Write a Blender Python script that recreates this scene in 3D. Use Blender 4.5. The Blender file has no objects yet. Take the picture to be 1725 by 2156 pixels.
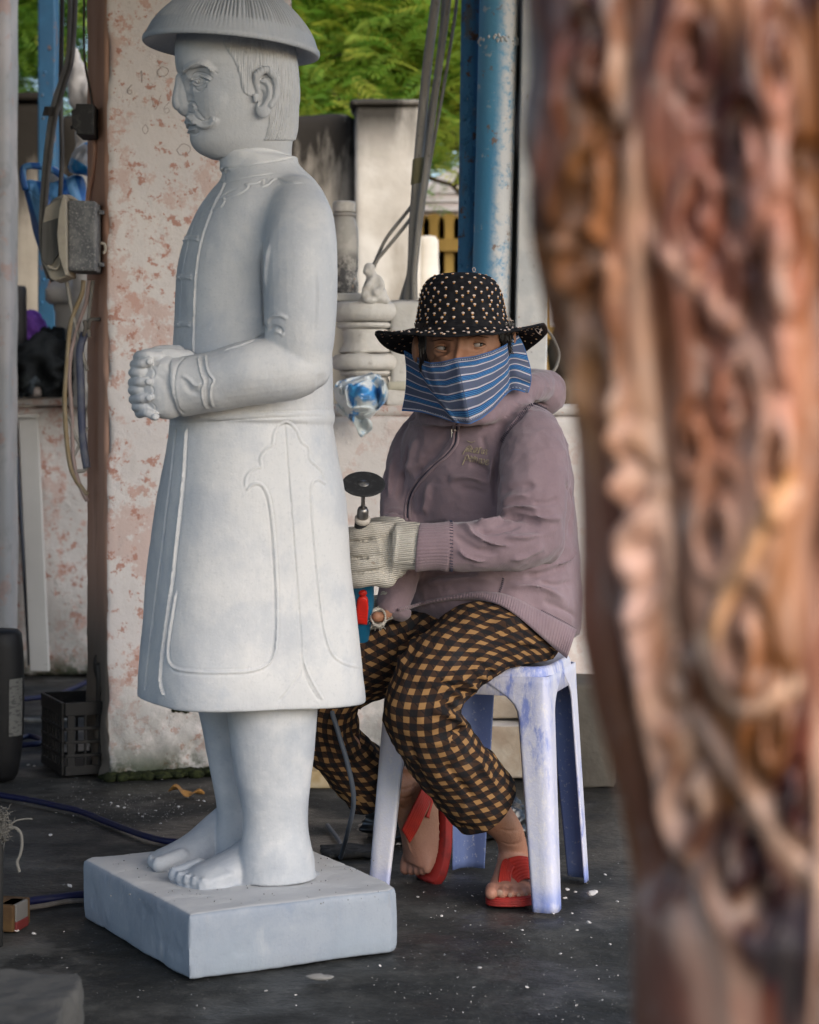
import bpy, bmesh, math, random
import numpy as np
from mathutils import Vector, Matrix
from mathutils.bvhtree import BVHTree

random.seed(7)
rng = np.random.default_rng(11)
R = math.radians
S = bpy.context.scene
COL = S.collection

# ------------------------------------------------------------------ camera, light, exposure
F, CX, HY, CAMH = 4500.0, 862.5, 890.0, 0.91      # focal length in picture units, principal point, eye height
cam_d = bpy.data.cameras.new('camera')
cam_d.sensor_fit = 'HORIZONTAL'
cam_d.sensor_width = 24.0
cam_d.lens = 24.0 * F / 1725.0
cam_d.shift_y = -188.0 / 1725.0
cam_d.clip_start = 0.05
cam_d.clip_end = 600
cam_d.dof.use_dof = True
cam_d.dof.focus_distance = 4.12
cam_d.dof.aperture_fstop = (cam_d.lens / 1000.0) / 0.0115
cam = bpy.data.objects.new('camera', cam_d)
cam.location = (0, 0, CAMH)
cam.rotation_euler = (R(90), 0, 0)
COL.objects.link(cam)
S.camera = cam

SUN_EL, SUN_AZ = 31.0, 141.0          # degrees; azimuth clockwise from +Y
w = bpy.data.worlds.new('World'); S.world = w; w.use_nodes = True
nt = w.node_tree
bg = nt.nodes['Background']
sky = nt.nodes.new('ShaderNodeTexSky')
sky.sky_type = 'NISHITA'; sky.sun_disc = False
sky.sun_elevation = R(SUN_EL); sky.sun_rotation = R(SUN_AZ)
sky.air_density = 1.0; sky.dust_density = 1.8; sky.ozone_density = 1.0
nt.links.new(sky.outputs['Color'], bg.inputs['Color'])
bg.inputs['Strength'].default_value = 0.15
sd = bpy.data.lights.new('sun', 'SUN')
sd.energy = 1.4; sd.angle = R(60); sd.color = (1.0, 0.985, 0.97)
sun = bpy.data.objects.new('sun', sd); COL.objects.link(sun)
_d = Vector((math.sin(R(SUN_AZ)) * math.cos(R(SUN_EL)), math.cos(R(SUN_AZ)) * math.cos(R(SUN_EL)), math.sin(R(SUN_EL))))
sun.rotation_euler = _d.to_track_quat('Z', 'Y').to_euler()
sun.location = _d * 20
S.view_settings.view_transform = 'Standard'
S.view_settings.look = 'None'
S.view_settings.gamma = 1.0
S.view_settings.use_curve_mapping = False
S.view_settings.exposure = 0.82

# ------------------------------------------------------------------ helpers
def at(px, py, Y):
    return np.array([(px - CX) * Y / F, Y, CAMH - (py - HY) * Y / F])
def gnd(px, py, z=0.0):
    Y = (CAMH - z) * F / (py - HY)
    return at(px, py, Y)
def proj(V):
    V = np.asarray(V)
    return CX + V[..., 0] * F / V[..., 1], HY + (CAMH - V[..., 2]) * F / V[..., 1]
def lerp(a, b, t): return a + (b - a) * t
def smooth(e0, e1, x):
    t = np.clip((x - e0) / (e1 - e0), 0, 1); return t * t * (3 - 2 * t)
def spline(pts, n):
    """Catmull-Rom through rows of pts, n samples."""
    P = np.asarray(pts, float)
    m = len(P)
    if m == 2:
        t = np.linspace(0, 1, n)[:, None]; return P[0] * (1 - t) + P[1] * t
    Q = np.vstack([2 * P[0] - P[1], P, 2 * P[-1] - P[-2]])
    t = np.linspace(0, m - 1 - 1e-9, n); i = t.astype(int); u = (t - i)[:, None]
    a, b, c, d = Q[i], Q[i + 1], Q[i + 2], Q[i + 3]
    return 0.5 * (2 * b + (c - a) * u + (2 * a - 5 * b + 4 * c - d) * u ** 2 + (3 * b - a - 3 * c + d) * u ** 3)
def interp_table(tab, n):
    """smooth resampling of table rows along their first column"""
    return spline(tab, n)
def vnoise(Pn, seed=0):
    Pn = np.asarray(Pn, float)
    i = np.floor(Pn).astype(np.int64); f = Pn - i; f = f * f * (3 - 2 * f)
    def h(x, y, z):
        n = (x * 374761393 + y * 668265263 + z * 1442695041 + seed * 974634777) & 0xffffffff
        n = ((n ^ (n >> 13)) * 1274126177) & 0xffffffff
        n = (n ^ (n >> 16)) & 0xffff
        return n / 65535.0 * 2 - 1
    x, y, z = i[:, 0], i[:, 1], i[:, 2]
    fx, fy, fz = f[:, 0], f[:, 1], f[:, 2]
    def L(a, b, t): return a + (b - a) * t
    return L(L(L(h(x, y, z), h(x + 1, y, z), fx), L(h(x, y + 1, z), h(x + 1, y + 1, z), fx), fy),
             L(L(h(x, y, z + 1), h(x + 1, y, z + 1), fx), L(h(x, y + 1, z + 1), h(x + 1, y + 1, z + 1), fx), fy), fz)
def fbm(Pn, oct=4, seed=0):
    s = 0; a = 1; Pn = np.asarray(Pn, float)
    for k in range(oct):
        s = s + a * vnoise(Pn, seed + k); a *= 0.5; Pn = Pn * 2.03
    return s

class G:
    """collects geometry; build() links it as ONE mesh object"""
    def __init__(self): self.v = []; self.f = []; self.n = 0; self.mi = []; self.cur = 0
    def add(self, v, f):
        v = np.asarray(v, float).reshape(-1, 3); b = self.n
        self.v.append(v); self.n += len(v)
        for q in f: self.f.append(tuple(int(i) + b for i in q)); self.mi.append(self.cur)
        return self
    def box(self, c, s, rz=0.0, rot=None, taper=1.0):
        x, y, z = np.asarray(s) / 2.0
        v = np.array([[-x, -y, -z], [x, -y, -z], [x, y, -z], [-x, y, -z], [-x * taper, -y * taper, z], [x * taper, -y * taper, z], [x * taper, y * taper, z], [-x * taper, y * taper, z]])
        if rot is not None: v = v @ np.array(rot).T
        if rz:
            cz, sz = math.cos(rz), math.sin(rz); v = v @ np.array([[cz, -sz, 0], [sz, cz, 0], [0, 0, 1]]).T
        return self.add(v + np.asarray(c), [(3, 2, 1, 0), (4, 5, 6, 7), (0, 1, 5, 4), (1, 2, 6, 5), (2, 3, 7, 6), (3, 0, 4, 7)])
    def loft(self, rings, cap=True, closed=True):
        rings = [np.asarray(r) for r in rings]; m = len(rings[0]); f = []
        for i in range(len(rings) - 1):
            for j in range(m if closed else m - 1):
                k = (j + 1) % m
                f.append((i * m + j, i * m + k, (i + 1) * m + k, (i + 1) * m + j))
        if cap and closed:
            f.append(tuple(range(m - 1, -1, -1))); o = (len(rings) - 1) * m
            f.append(tuple(range(o, o + m)))
        return self.add(np.vstack(rings), f)
    def tube(self, pts, r, n=10, cap=True, flat=1.0, up=None, round_ends=False):
        P = np.asarray(pts, float); rr = np.broadcast_to(np.asarray(r, float), (len(P),)).copy()
        T = np.gradient(P, axis=0); T /= np.linalg.norm(T, axis=1)[:, None] + 1e-12
        if round_ends:
            P = np.vstack([P[0] - T[0] * rr[0] * .95, P[0] - T[0] * rr[0] * .7, P[0] - T[0] * rr[0] * .3, P[0:], P[-1] + T[-1] * rr[-1] * .3, P[-1] + T[-1] * rr[-1] * .7, P[-1] + T[-1] * rr[-1] * .95])
            T = np.vstack([T[0], T[0], T[0], T, T[-1], T[-1], T[-1]])
            rr = np.concatenate([[rr[0] * .3, rr[0] * .71, rr[0] * .95], rr, [rr[-1] * .95, rr[-1] * .71, rr[-1] * .3]])
        u = np.array(up if up is not None else ([0, 0, 1] if abs(T[0][2]) < .9 else [0, 1, 0]), float)
        rings = []; a = np.linspace(0, 2 * np.pi, n, endpoint=False)
        for i in range(len(P)):
            u = u - T[i] * u.dot(T[i]); u /= np.linalg.norm(u) + 1e-12
            b = np.cross(T[i], u)
            rings.append(P[i] + rr[i] * (np.cos(a)[:, None] * b + flat * np.sin(a)[:, None] * u))
        return self.loft(rings, cap)
    def ell(self, c, r, rot=None, n=16, m=10):
        th = np.linspace(0, np.pi, m + 1)[1:-1]; a = np.linspace(0, 2 * np.pi, n, endpoint=False)
        rows = [np.stack([np.cos(a) * math.sin(t), np.sin(a) * math.sin(t), np.full(n, -math.cos(t))], 1) for t in th]
        v = np.vstack(rows + [[[0, 0, -1]], [[0, 0, 1]]]) * np.broadcast_to(np.asarray(r, float), (3,))
        if rot is not None: v = v @ np.asarray(rot).T
        f = []; k = len(th)
        for i in range(k - 1):
            for j in range(n): f.append((i * n + j, i * n + (j + 1) % n, (i + 1) * n + (j + 1) % n, (i + 1) * n + j))
        for j in range(n):
            f.append((k * n, (j + 1) % n, j)); f.append((k * n + 1, (k - 1) * n + j, (k - 1) * n + (j + 1) % n))
        return self.add(v + np.asarray(c), f)
    def lathe(self, prof, c=(0, 0, 0), n=32, rot=None, cap=True, sx=1, sy=1):
        a = np.linspace(0, 2 * np.pi, n, endpoint=False); c = np.asarray(c, float)
        rings = []
        for r, z in prof:
            v = np.stack([np.cos(a) * r * sx, np.sin(a) * r * sy, np.full(n, z)], 1)
            if rot is not None: v = v @ np.asarray(rot).T
            rings.append(v + c)
        return self.loft(rings, cap)
    def prism(self, poly, z0, z1):
        poly = np.asarray(poly, float); m = len(poly)
        return self.loft([np.c_[poly, np.full(m, z0)], np.c_[poly, np.full(m, z1)]])
    def grid(self, P, thick=None):
        """P: (a,b,3) sheet"""
        a, b = P.shape[:2]; f = []
        for i in range(a - 1):
            for j in range(b - 1): f.append((i * b + j, i * b + j + 1, (i + 1) * b + j + 1, (i + 1) * b + j))
        return self.add(P.reshape(-1, 3), f)
    def build(self, name, mats, parent=None, smoothf=False, bevel=0, sub=0, solid=0, seg=2, angle=None):
        v = np.vstack(self.v)
        return link_mesh(name, v, self.f, mats, parent, smoothf, bevel, sub, solid, self.mi, seg, angle)

def link_mesh(name, v, f, mats, parent=None, smoothf=False, bevel=0, sub=0, solid=0, mi=None, seg=2, angle=None, uv=None, attrs=None):
    base = np.array(parent['_b']) if parent is not None and '_b' in parent else np.zeros(3)
    me = bpy.data.meshes.new(name)
    me.from_pydata((np.asarray(v) - base).tolist(), [], [tuple(map(int, q)) for q in f])
    if not isinstance(mats, (list, tuple)): mats = [mats]
    for m in mats: me.materials.append(m)
    if mi is not None and any(mi): me.polygons.foreach_set('material_index', mi)
    if smoothf: me.polygons.foreach_set('use_smooth', [True] * len(me.polygons))
    if uv is not None:
        l = me.uv_layers.new(name='UVMap'); vi = np.zeros(len(me.loops), int); me.loops.foreach_get('vertex_index', vi)
        l.data.foreach_set('uv', np.asarray(uv)[vi].ravel() if len(uv) == len(v) else np.asarray(uv).ravel())
    if attrs:
        for k, val in attrs.items():
            val = np.asarray(val, float)
            if val.ndim == 1:
                a = me.attributes.new(k, 'FLOAT', 'POINT'); a.data.foreach_set('value', val)
            else:
                a = me.attributes.new(k, 'FLOAT_COLOR', 'POINT'); a.data.foreach_set('color', np.c_[val, np.ones(len(val))].ravel() if val.shape[1] == 3 else val.ravel())
    me.update()
    o = bpy.data.objects.new(name, me); COL.objects.link(o)
    if parent is not None: o.parent = parent; o['_b'] = base.tolist()
    if solid:
        m = o.modifiers.new('solid', 'SOLIDIFY'); m.thickness = solid; m.offset = 0
    if bevel:
        m = o.modifiers.new('bevel', 'BEVEL'); m.width = bevel; m.segments = seg; m.limit_method = 'ANGLE'; m.angle_limit = R(35)
    if sub:
        m = o.modifiers.new('sub', 'SUBSURF'); m.levels = sub; m.render_levels = sub
    return o
def tag(o, label=None, cat=None, group=None, kind=None):
    if label: o['label'] = label
    if cat: o['category'] = cat
    if group: o['group'] = group
    if kind: o['kind'] = kind
    return o
def thing(name, base, label, cat, group=None):
    o = bpy.data.objects.new(name, None); COL.objects.link(o); o.empty_display_size = .05
    o.location = [float(x) for x in base]; o['_b'] = [float(x) for x in base]
    return tag(o, label, cat, group)
def dup(root, loc, rz=0.0, label=None, scale=None):
    r = root.copy(); COL.objects.link(r); r.location = loc; r.rotation_euler = (0, 0, rz)
    if scale is not None: r.scale = scale
    if label: r['label'] = label
    for ch in list(root.children):
        c = ch.copy(); COL.objects.link(c); c.parent = r
    return r

# ---- sculpting on dense meshes
def fuse(g, voxel, smooth_it=2):
    o = g.build('tmp', []) if False else None
    me = bpy.data.meshes.new('tmp'); me.from_pydata(np.vstack(g.v).tolist(), [], g.f); me.update()
    bm = bmesh.new(); bm.from_mesh(me); bmesh.ops.recalc_face_normals(bm, faces=bm.faces); bm.to_mesh(me); bm.free()
    o = bpy.data.objects.new('tmp', me); COL.objects.link(o)
    m = o.modifiers.new('r', 'REMESH'); m.mode = 'VOXEL'; m.voxel_size = voxel; m.adaptivity = 0
    dg = bpy.context.evaluated_depsgraph_get(); ev = o.evaluated_get(dg); me2 = ev.to_mesh()
    V = np.zeros(len(me2.vertices) * 3); me2.vertices.foreach_get('co', V); V = V.reshape(-1, 3)
    Fq = np.zeros(len(me2.loops), int); me2.loops.foreach_get('vertex_index', Fq)
    Fq = Fq.reshape(-1, 4)
    ev.to_mesh_clear(); bpy.data.objects.remove(o); bpy.data.meshes.remove(me)
    if smooth_it: V = lap(V, Fq, smooth_it)
    return V, Fq
def lap(V, Fq, it, lam=.5, mask=None):
    e = np.vstack([Fq[:, [0, 1]], Fq[:, [1, 2]], Fq[:, [2, 3]], Fq[:, [3, 0]]])
    n = len(V); cnt = np.bincount(e[:, 0], minlength=n) + np.bincount(e[:, 1], minlength=n)
    cnt = np.maximum(cnt, 1)
    for _ in range(it):
        A = np.empty_like(V)
        for k in range(3):
            A[:, k] = (np.bincount(e[:, 0], V[e[:, 1], k], n) + np.bincount(e[:, 1], V[e[:, 0], k], n)) / cnt
        d = lam * (A - V)
        if mask is not None: d = d * mask[:, None]
        V = V + d
    return V
def normals(V, Fq):
    a = V[Fq[:, 2]] - V[Fq[:, 0]]; b = V[Fq[:, 3]] - V[Fq[:, 1]]; fn = np.cross(a, b)
    N = np.zeros_like(V)
    for k in range(4):
        for c in range(3): N[:, c] += np.bincount(Fq[:, k], fn[:, c], len(V))
    return N / (np.linalg.norm(N, axis=1)[:, None] + 1e-12)
def bvh(V, Fq): return BVHTree.FromPolygons(V.tolist(), Fq.tolist())
CAMV = Vector((0, 0, CAMH))
def cast(tree, px, py):
    d = Vector(at(px, py, 1.0)) - CAMV
    h = tree.ray_cast(CAMV, d.normalized())
    return None if h[0] is None else np.array(h[0])
def cast_line(tree, pts, n=40):
    out = []
    for p in spline(pts, n):
        q = cast(tree, p[0], p[1])
        if q is not None: out.append(q)
    L = np.array(out)
    for _ in range(3):
        if len(L) > 4:
            M = L.copy(); ok = (np.linalg.norm(L[1:-1] - L[:-2], axis=1) < .03) & (np.linalg.norm(L[2:] - L[1:-1], axis=1) < .03)
            M[1:-1][ok] = (L[:-2] * .25 + L[1:-1] * .5 + L[2:] * .25)[ok]; L = M
    return L
def dist_poly(V, L):
    """distance from each V to polyline L, and parameter"""
    D = np.full(len(V), 1e9); Tt = np.zeros(len(V)); m = len(L)
    for i in range(m - 1):
        a, b = L[i], L[i + 1]; ab = b - a; q = ab.dot(ab)
        if q < 1e-12: continue
        if q > .05 ** 2: continue                       # a jump of the cast between two surfaces
        t = np.clip((V - a) @ ab / q, 0, 1); d = np.linalg.norm(V - a - t[:, None] * ab, axis=1)
        k = d < D; D[k] = d[k]; Tt[k] = (i + t[k]) / (m - 1)
    return D, Tt
def ridge(V, N, L, wid, h, fade=.08, sharp=1.0, groove=0.0):
    """raise (h>0) or cut (h<0) the surface along polyline L"""
    if len(L) < 2: return V
    lo, hi = L.min(0) - wid * 3, L.max(0) + wid * 3
    k = np.where(np.all((V > lo) & (V < hi), axis=1))[0]
    if len(k) == 0: return V
    D, T = dist_poly(V[k], L)
    p = np.exp(-(D / wid) ** 2 * 2) ** sharp
    if groove: p = p - groove * np.exp(-((D - wid * 1.5) / (wid * .6)) ** 2)
    e = smooth(0, fade, T) * smooth(0, fade, 1 - T) if fade else 1
    V = V.copy(); V[k] += N[k] * (h * p * e)[:, None]
    return V
def blob(V, N, c, r, h, dirv=None):
    c = np.asarray(c); rr = np.broadcast_to(np.asarray(r, float), (3,))
    d = np.linalg.norm((V - c) / rr, axis=1); k = d < 1
    V = V.copy(); wgt = (1 - d[k] ** 2) ** 2
    V[k] += (N[k] if dirv is None else np.asarray(dirv)) * (h * wgt)[:, None]
    return V

# ---- materials
def new_mat(name):
    m = bpy.data.materials.new(name); m.use_nodes = True
    return m, m.node_tree, m.node_tree.nodes['Principled BSDF']
def rgb(c): return (c[0], c[1], c[2], 1.0)
def srgb(r, g, b):
    return tuple(((x / 255.0) / 12.92 if x / 255.0 < .04045 else ((x / 255.0 + .055) / 1.055) ** 2.4) for x in (r, g, b))
class MB:
    """small material builder: layers of noise mixed over a base colour"""
    def __init__(self, name, base, rough=.7, spec=.35, metal=0.0, coord='pos'):
        self.m, self.t, self.b = new_mat(name); t = self.t
        self.b.inputs['Roughness'].default_value = rough
        self.b.inputs['Specular IOR Level'].default_value = spec
        self.b.inputs['Metallic'].default_value = metal
        if coord == 'pos':
            self.co = t.nodes.new('ShaderNodeNewGeometry').outputs['Position']
        elif coord == 'uv':
            self.co = t.nodes.new('ShaderNodeTexCoord').outputs['UV']
        else:
            self.co = t.nodes.new('ShaderNodeTexCoord').outputs['Object']
        n = t.nodes.new('ShaderNodeRGB'); n.outputs[0].default_value = rgb(base); self.c = n.outputs[0]
        self.h = None
    def map(self, sc=(1, 1, 1), rot=(0, 0, 0), loc=(0, 0, 0)):
        n = self.t.nodes.new('ShaderNodeMapping'); n.inputs['Scale'].default_value = sc; n.inputs['Rotation'].default_value = rot; n.inputs['Location'].default_value = loc
        self.t.links.new(self.co, n.inputs['Vector']); return n.outputs[0]
    def fac(self, kind='noise', scale=10, detail=4, lo=.4, hi=.6, stretch=(1, 1, 1), rough=.55, dist=0.0, rot=(0, 0, 0), loc=(0, 0, 0)):
        t = self.t; vec = self.map(stretch, rot, loc)
        if kind == 'noise':
            n = t.nodes.new('ShaderNodeTexNoise'); n.inputs['Scale'].default_value = scale; n.inputs['Detail'].default_value = detail
            n.inputs['Roughness'].default_value = rough; n.inputs['Distortion'].default_value = dist; o = n.outputs['Fac']
        elif kind == 'vor':
            n = t.nodes.new('ShaderNodeTexVoronoi'); n.inputs['Scale'].default_value = scale; o = n.outputs['Distance']
        elif kind == 'crack':
            n = t.nodes.new('ShaderNodeTexVoronoi'); n.feature = 'DISTANCE_TO_EDGE'; n.inputs['Scale'].default_value = scale; o = n.outputs['Distance']
        elif kind == 'wave':
            n = t.nodes.new('ShaderNodeTexWave'); n.inputs['Scale'].default_value = scale; n.inputs['Distortion'].default_value = dist; n.inputs['Detail'].default_value = detail; o = n.outputs['Fac']
        elif kind in 'xyz':
            n = t.nodes.new('ShaderNodeSeparateXYZ'); t.links.new(vec, n.inputs[0]); o = n.outputs['XYZ'.index(kind.upper())]
        elif kind == 'nz':
            g = t.nodes.new('ShaderNodeNewGeometry'); n = t.nodes.new('ShaderNodeSeparateXYZ'); t.links.new(g.outputs['Normal'], n.inputs[0]); o = n.outputs[2]
        elif kind.startswith('attr:'):
            n = t.nodes.new('ShaderNodeAttribute'); n.attribute_name = kind[5:]; o = n.outputs['Fac']
        elif kind == 'rand':
            n = t.nodes.new('ShaderNodeObjectInfo'); o = n.outputs['Random']
        if kind in ('noise', 'vor', 'crack', 'wave'): t.links.new(vec, n.inputs['Vector'])
        r = t.nodes.new('ShaderNodeMapRange'); r.clamp = True; r.interpolation_type = 'SMOOTHSTEP'
        r.inputs['From Min'].default_value = lo; r.inputs['From Max'].default_value = hi
        t.links.new(o, r.inputs['Value']); return r.outputs[0]
    def op(self, a, b, kind='MULTIPLY'):
        n = self.t.nodes.new('ShaderNodeMath'); n.operation = kind; n.use_clamp = True
        for i, x in enumerate((a, b)):
            if isinstance(x, (int, float)): n.inputs[i].default_value = x
            else: self.t.links.new(x, n.inputs[i])
        return n.outputs[0]
    def mix(self, fac, col, amount=1.0, blend='MIX'):
        t = self.t; n = t.nodes.new('ShaderNodeMix'); n.data_type = 'RGBA'; n.blend_type = blend
        if amount != 1.0: fac = self.op(fac, amount)
        if isinstance(fac, (int, float)): n.inputs[0].default_value = fac
        else: t.links.new(fac, n.inputs[0])
        t.links.new(self.c, n.inputs[6])
        if isinstance(col, tuple): n.inputs[7].default_value = rgb(col)
        else: t.links.new(col, n.inputs[7])
        self.c = n.outputs[2]; return self
    def layer(self, col, amount=1.0, **k): return self.mix(self.fac(**k), col, amount)
    def vcol(self, name='col', fac=1.0):
        n = self.t.nodes.new('ShaderNodeAttribute'); n.attribute_name = name
        return self.mix(fac, n.outputs['Color'])
    def bump(self, strength=.3, distance=.002, **k):
        t = self.t; f = self.fac(**{**dict(lo=0, hi=1), **k})
        n = t.nodes.new('ShaderNodeBump'); n.inputs['Strength'].default_value = strength; n.inputs['Distance'].default_value = distance
        t.links.new(f, n.inputs['Height'])
        if self.h is not None: t.links.new(self.h, n.inputs['Normal'])
        self.h = n.outputs[0]; return self
    def rough(self, r0, r1, **k):
        f = self.fac(**k); r = self.t.nodes.new('ShaderNodeMapRange')
        r.inputs["To Min"].default_value = r0; r.inputs["To Max"].default_value = r1
        self.t.links.new(f, r.inputs['Value']); self.t.links.new(r.outputs[0], self.b.inputs['Roughness']); return self
    def done(self):
        self.t.links.new(self.c, self.b.inputs['Base Color'])
        if self.h is not None: self.t.links.new(self.h, self.b.inputs['Normal'])
        return self.m
# ------------------------------------------------------------------ materials of the setting
m_ground = (MB('floor_concrete', (.024, .025, .0245), .85, .2)
    .layer((.052, .050, .045), .75, scale=1.6, detail=6, lo=.42, hi=.66)
    .layer((.012, .0125, .012), .9, scale=2.7, detail=7, lo=.5, hi=.68, loc=(3, 1, 0))
    .layer((.02, .021, .02), .7, scale=5, detail=8, lo=.56, hi=.7, stretch=(1, .35, 1), loc=(7, 4, 0))
    .layer((.085, .082, .076), .5, scale=38, detail=5, lo=.6, hi=.75)
    .layer((.30, .29, .28), .6, scale=150, detail=3, lo=.66, hi=.74)
    .layer((.085, .083, .078), .7, scale=3.4, detail=9, rough=.68, lo=.54, hi=.66, loc=(9, 2, 0))
    .layer((.012, .012, .012), .8, scale=1.1, detail=8, rough=.66, lo=.54, hi=.64, loc=(4, 8, 0))
    .layer((.115, .113, .105), .65, scale=2.3, detail=9, rough=.7, lo=.52, hi=.72, loc=(1, 5, 0))
    .rough(.38, .92, scale=3.1, detail=5, lo=.38, hi=.62)
    .bump(.55, .006, scale=26, detail=6).bump(.45, .003, scale=120, detail=4).done())
def plaster(name, pink=.55, base=(.60, .555, .54), seed=0.0, mould=True, speck=True, dampz=.34):
    b = MB(name, base, .9, .15)
    b.layer((.66, .62, .6), .6, scale=3, detail=5, lo=.45, hi=.65, loc=(seed, 0, 0))
    b.layer((.53, .375, .335), pink, scale=5.0, detail=12, rough=.76, lo=.530, hi=.565, loc=(seed + 4, 2, 0))
    b.layer((.50, .31, .26), pink * 1.15, scale=13, detail=10, rough=.74, lo=.565, hi=.595, loc=(seed + 1, 7, 0))
    if speck:
        b.layer((.40, .19, .14), .85, scale=30, detail=9, rough=.72, lo=.565, hi=.60, loc=(seed, 5, 1))
        b.layer((.30, .24, .22), .5, scale=75, detail=6, rough=.7, lo=.64, hi=.70, loc=(seed, 9, 1), stretch=(1, 1, .6))
    b.layer((.36, .33, .31), .45, scale=11, detail=8, lo=.6, hi=.8, loc=(2, seed, 0), stretch=(1, 1, .3))
    if mould:
        zf = b.fac('z', lo=dampz, hi=dampz - .2); nz = b.fac(scale=9, detail=8, rough=.7, lo=.36, hi=.58)
        b.mix(b.op(zf, nz), (.33, .33, .32), .7)
        zf = b.fac('z', lo=.12, hi=.0); nz = b.fac(scale=14, detail=8, rough=.7, lo=.36, hi=.56, loc=(5, 5, 5))
        b.mix(b.op(zf, nz), (.035, .05, .025), .95)
    return b.bump(.5, .004, scale=30, detail=7, rough=.65).bump(.5, .003, scale=6, detail=9, rough=.68, lo=.5, hi=.62, loc=(seed + 4, 2, 0)).done()
m_pillar = plaster('pillar_plaster', .7, (.60, .56, .55))
m_lowwall = plaster('low_wall_plaster', .7, (.56, .53, .51), 3.0)
m_brown = (MB('brown_paint', (.50, .29, .215), .85, .15)
    .layer((.56, .35, .27), .8, scale=6, detail=6, lo=.4, hi=.65, stretch=(1, 1, .25))
    .layer((.32, .18, .13), .6, scale=25, detail=6, lo=.55, hi=.75, stretch=(1, 1, .15))
    .layer((.12, .115, .10), .9, kind='z', lo=.62, hi=.28).bump(.3, .003, scale=60, detail=6, stretch=(1, 1, .3)).done())
def _bwall(name, base, top, lo, hi):
    b = MB(name, base, .95, .1)
    b.layer((.45, .40, .33), .7, scale=2.2, detail=6, lo=.42, hi=.62)
    b.layer((.26, .22, .17), .6, scale=5, detail=8, lo=.52, hi=.72, stretch=(1, 1, .35))
    zf = b.fac('z', lo=lo, hi=hi); n1 = b.fac(scale=3.2, detail=9, rough=.68, lo=.34, hi=.60, stretch=(1.6, 1, .32)); n2 = b.op(b.fac('z', lo=hi - .35, hi=hi + .35), b.fac(scale=2.4, detail=9, rough=.7, lo=.25, hi=.6, stretch=(2, 1, .4), loc=(3, 3, 3)))
    b.mix(b.op(b.op(zf, n1), b.op(n2, .8), 'ADD'), top, .97)
    return b.bump(.5, .01, scale=8, detail=8).done()
m_bwall = _bwall('boundary_wall_cement', (.40, .36, .30), (.022, .019, .016), 1.35, 2.1)
m_pilast = _bwall('pilaster_cement', (.66, .62, .55), (.04, .036, .03), 1.92, 2.3)
m_post = MB('post_plaster', (.25, .25, .25), .9).layer((.33, .31, .305), .7, scale=5, detail=7, lo=.42, hi=.62).layer((.30, .19, .16), .6, scale=8, detail=9, rough=.7, lo=.56, hi=.62).layer((.14, .14, .14), .5, scale=14, detail=8, lo=.55, hi=.7).done()
m_bluepole = (MB('old_blue_paint', (.022, .085, .165), .6, .4)
    .layer((.03, .13, .24), .7, scale=4, detail=4, lo=.4, hi=.6)
    .layer((.16, .085, .045), .9, scale=22, detail=7, rough=.7, lo=.56, hi=.63, stretch=(1, 1, .6)).bump(.4, .004, scale=22, detail=7).done())
m_bluedark = (MB('rusty_blue_pipe', (.045, .17, .33), .65, .35)
    .layer((.10, .10, .095), .8, scale=9, detail=7, rough=.7, lo=.5, hi=.60, stretch=(1, 1, .4))
    .layer((.09, .045, .025), .95, scale=24, detail=7, rough=.7, lo=.57, hi=.63)
    .layer((.36, .35, .33), .7, scale=40, detail=6, rough=.7, lo=.63, hi=.68).bump(.9, .006, scale=26, detail=8, rough=.7).done())
def _pipe():
    b = MB('peeling_blue_pipe', (.065, .26, .46), .5, .45)
    b.layer((.12, .34, .53), .7, scale=5, detail=6, lo=.4, hi=.65, stretch=(1, 1, .4))
    g = b.fac('attr:wear', lo=.36, hi=.74); n = b.fac(scale=46, detail=8, rough=.75, lo=.34, hi=.58)
    n2 = b.fac(scale=7, detail=7, rough=.7, lo=.4, hi=.6)
    b.mix(b.op(b.op(g, n), b.op(b.op(g, n2), b.op(g, .8)), 'ADD'), (.56, .56, .56), .95)
    b.layer((.22, .12, .065), .85, scale=24, detail=8, rough=.72, lo=.60, hi=.64); b.layer((.50, .52, .54), .7, scale=17, detail=9, rough=.75, lo=.58, hi=.64, loc=(2, 2, 2))
    return b.bump(.5, .003, scale=46, detail=8, rough=.7).done()
m_bluepipe = _pipe()
m_greypost = (MB('worn_white_steel', (.50, .51, .52), .65, .35)
    .layer((.62, .61, .60), .8, scale=12, detail=7, lo=.4, hi=.6)
    .layer((.17, .155, .15), .85, scale=34, detail=6, rough=.7, lo=.63, hi=.68)
    .layer((.30, .19, .12), .7, scale=18, detail=7, rough=.7, lo=.64, hi=.70).bump(.4, .003, scale=34, detail=6).done())
m_cable = MB('dusty_cable', (.25, .235, .215), .85, .2).layer((.36, .34, .31), .7, scale=30, detail=5, lo=.4, hi=.65, stretch=(1, 1, .3)).done()
m_cabledark = MB('dark_cable', (.09, .08, .073), .85, .2).layer((.17, .155, .14), .7, scale=30, detail=5, lo=.4, hi=.65, stretch=(1, 1, .3)).done()
m_conduit = MB('grey_conduit', (.28, .265, .245), .75, .25).layer((.40, .38, .35), .7, scale=24, detail=6, lo=.42, hi=.62, stretch=(1, 1, .25)).layer((.12, .11, .10), .5, scale=60, detail=4, lo=.6, hi=.72).done()

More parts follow.
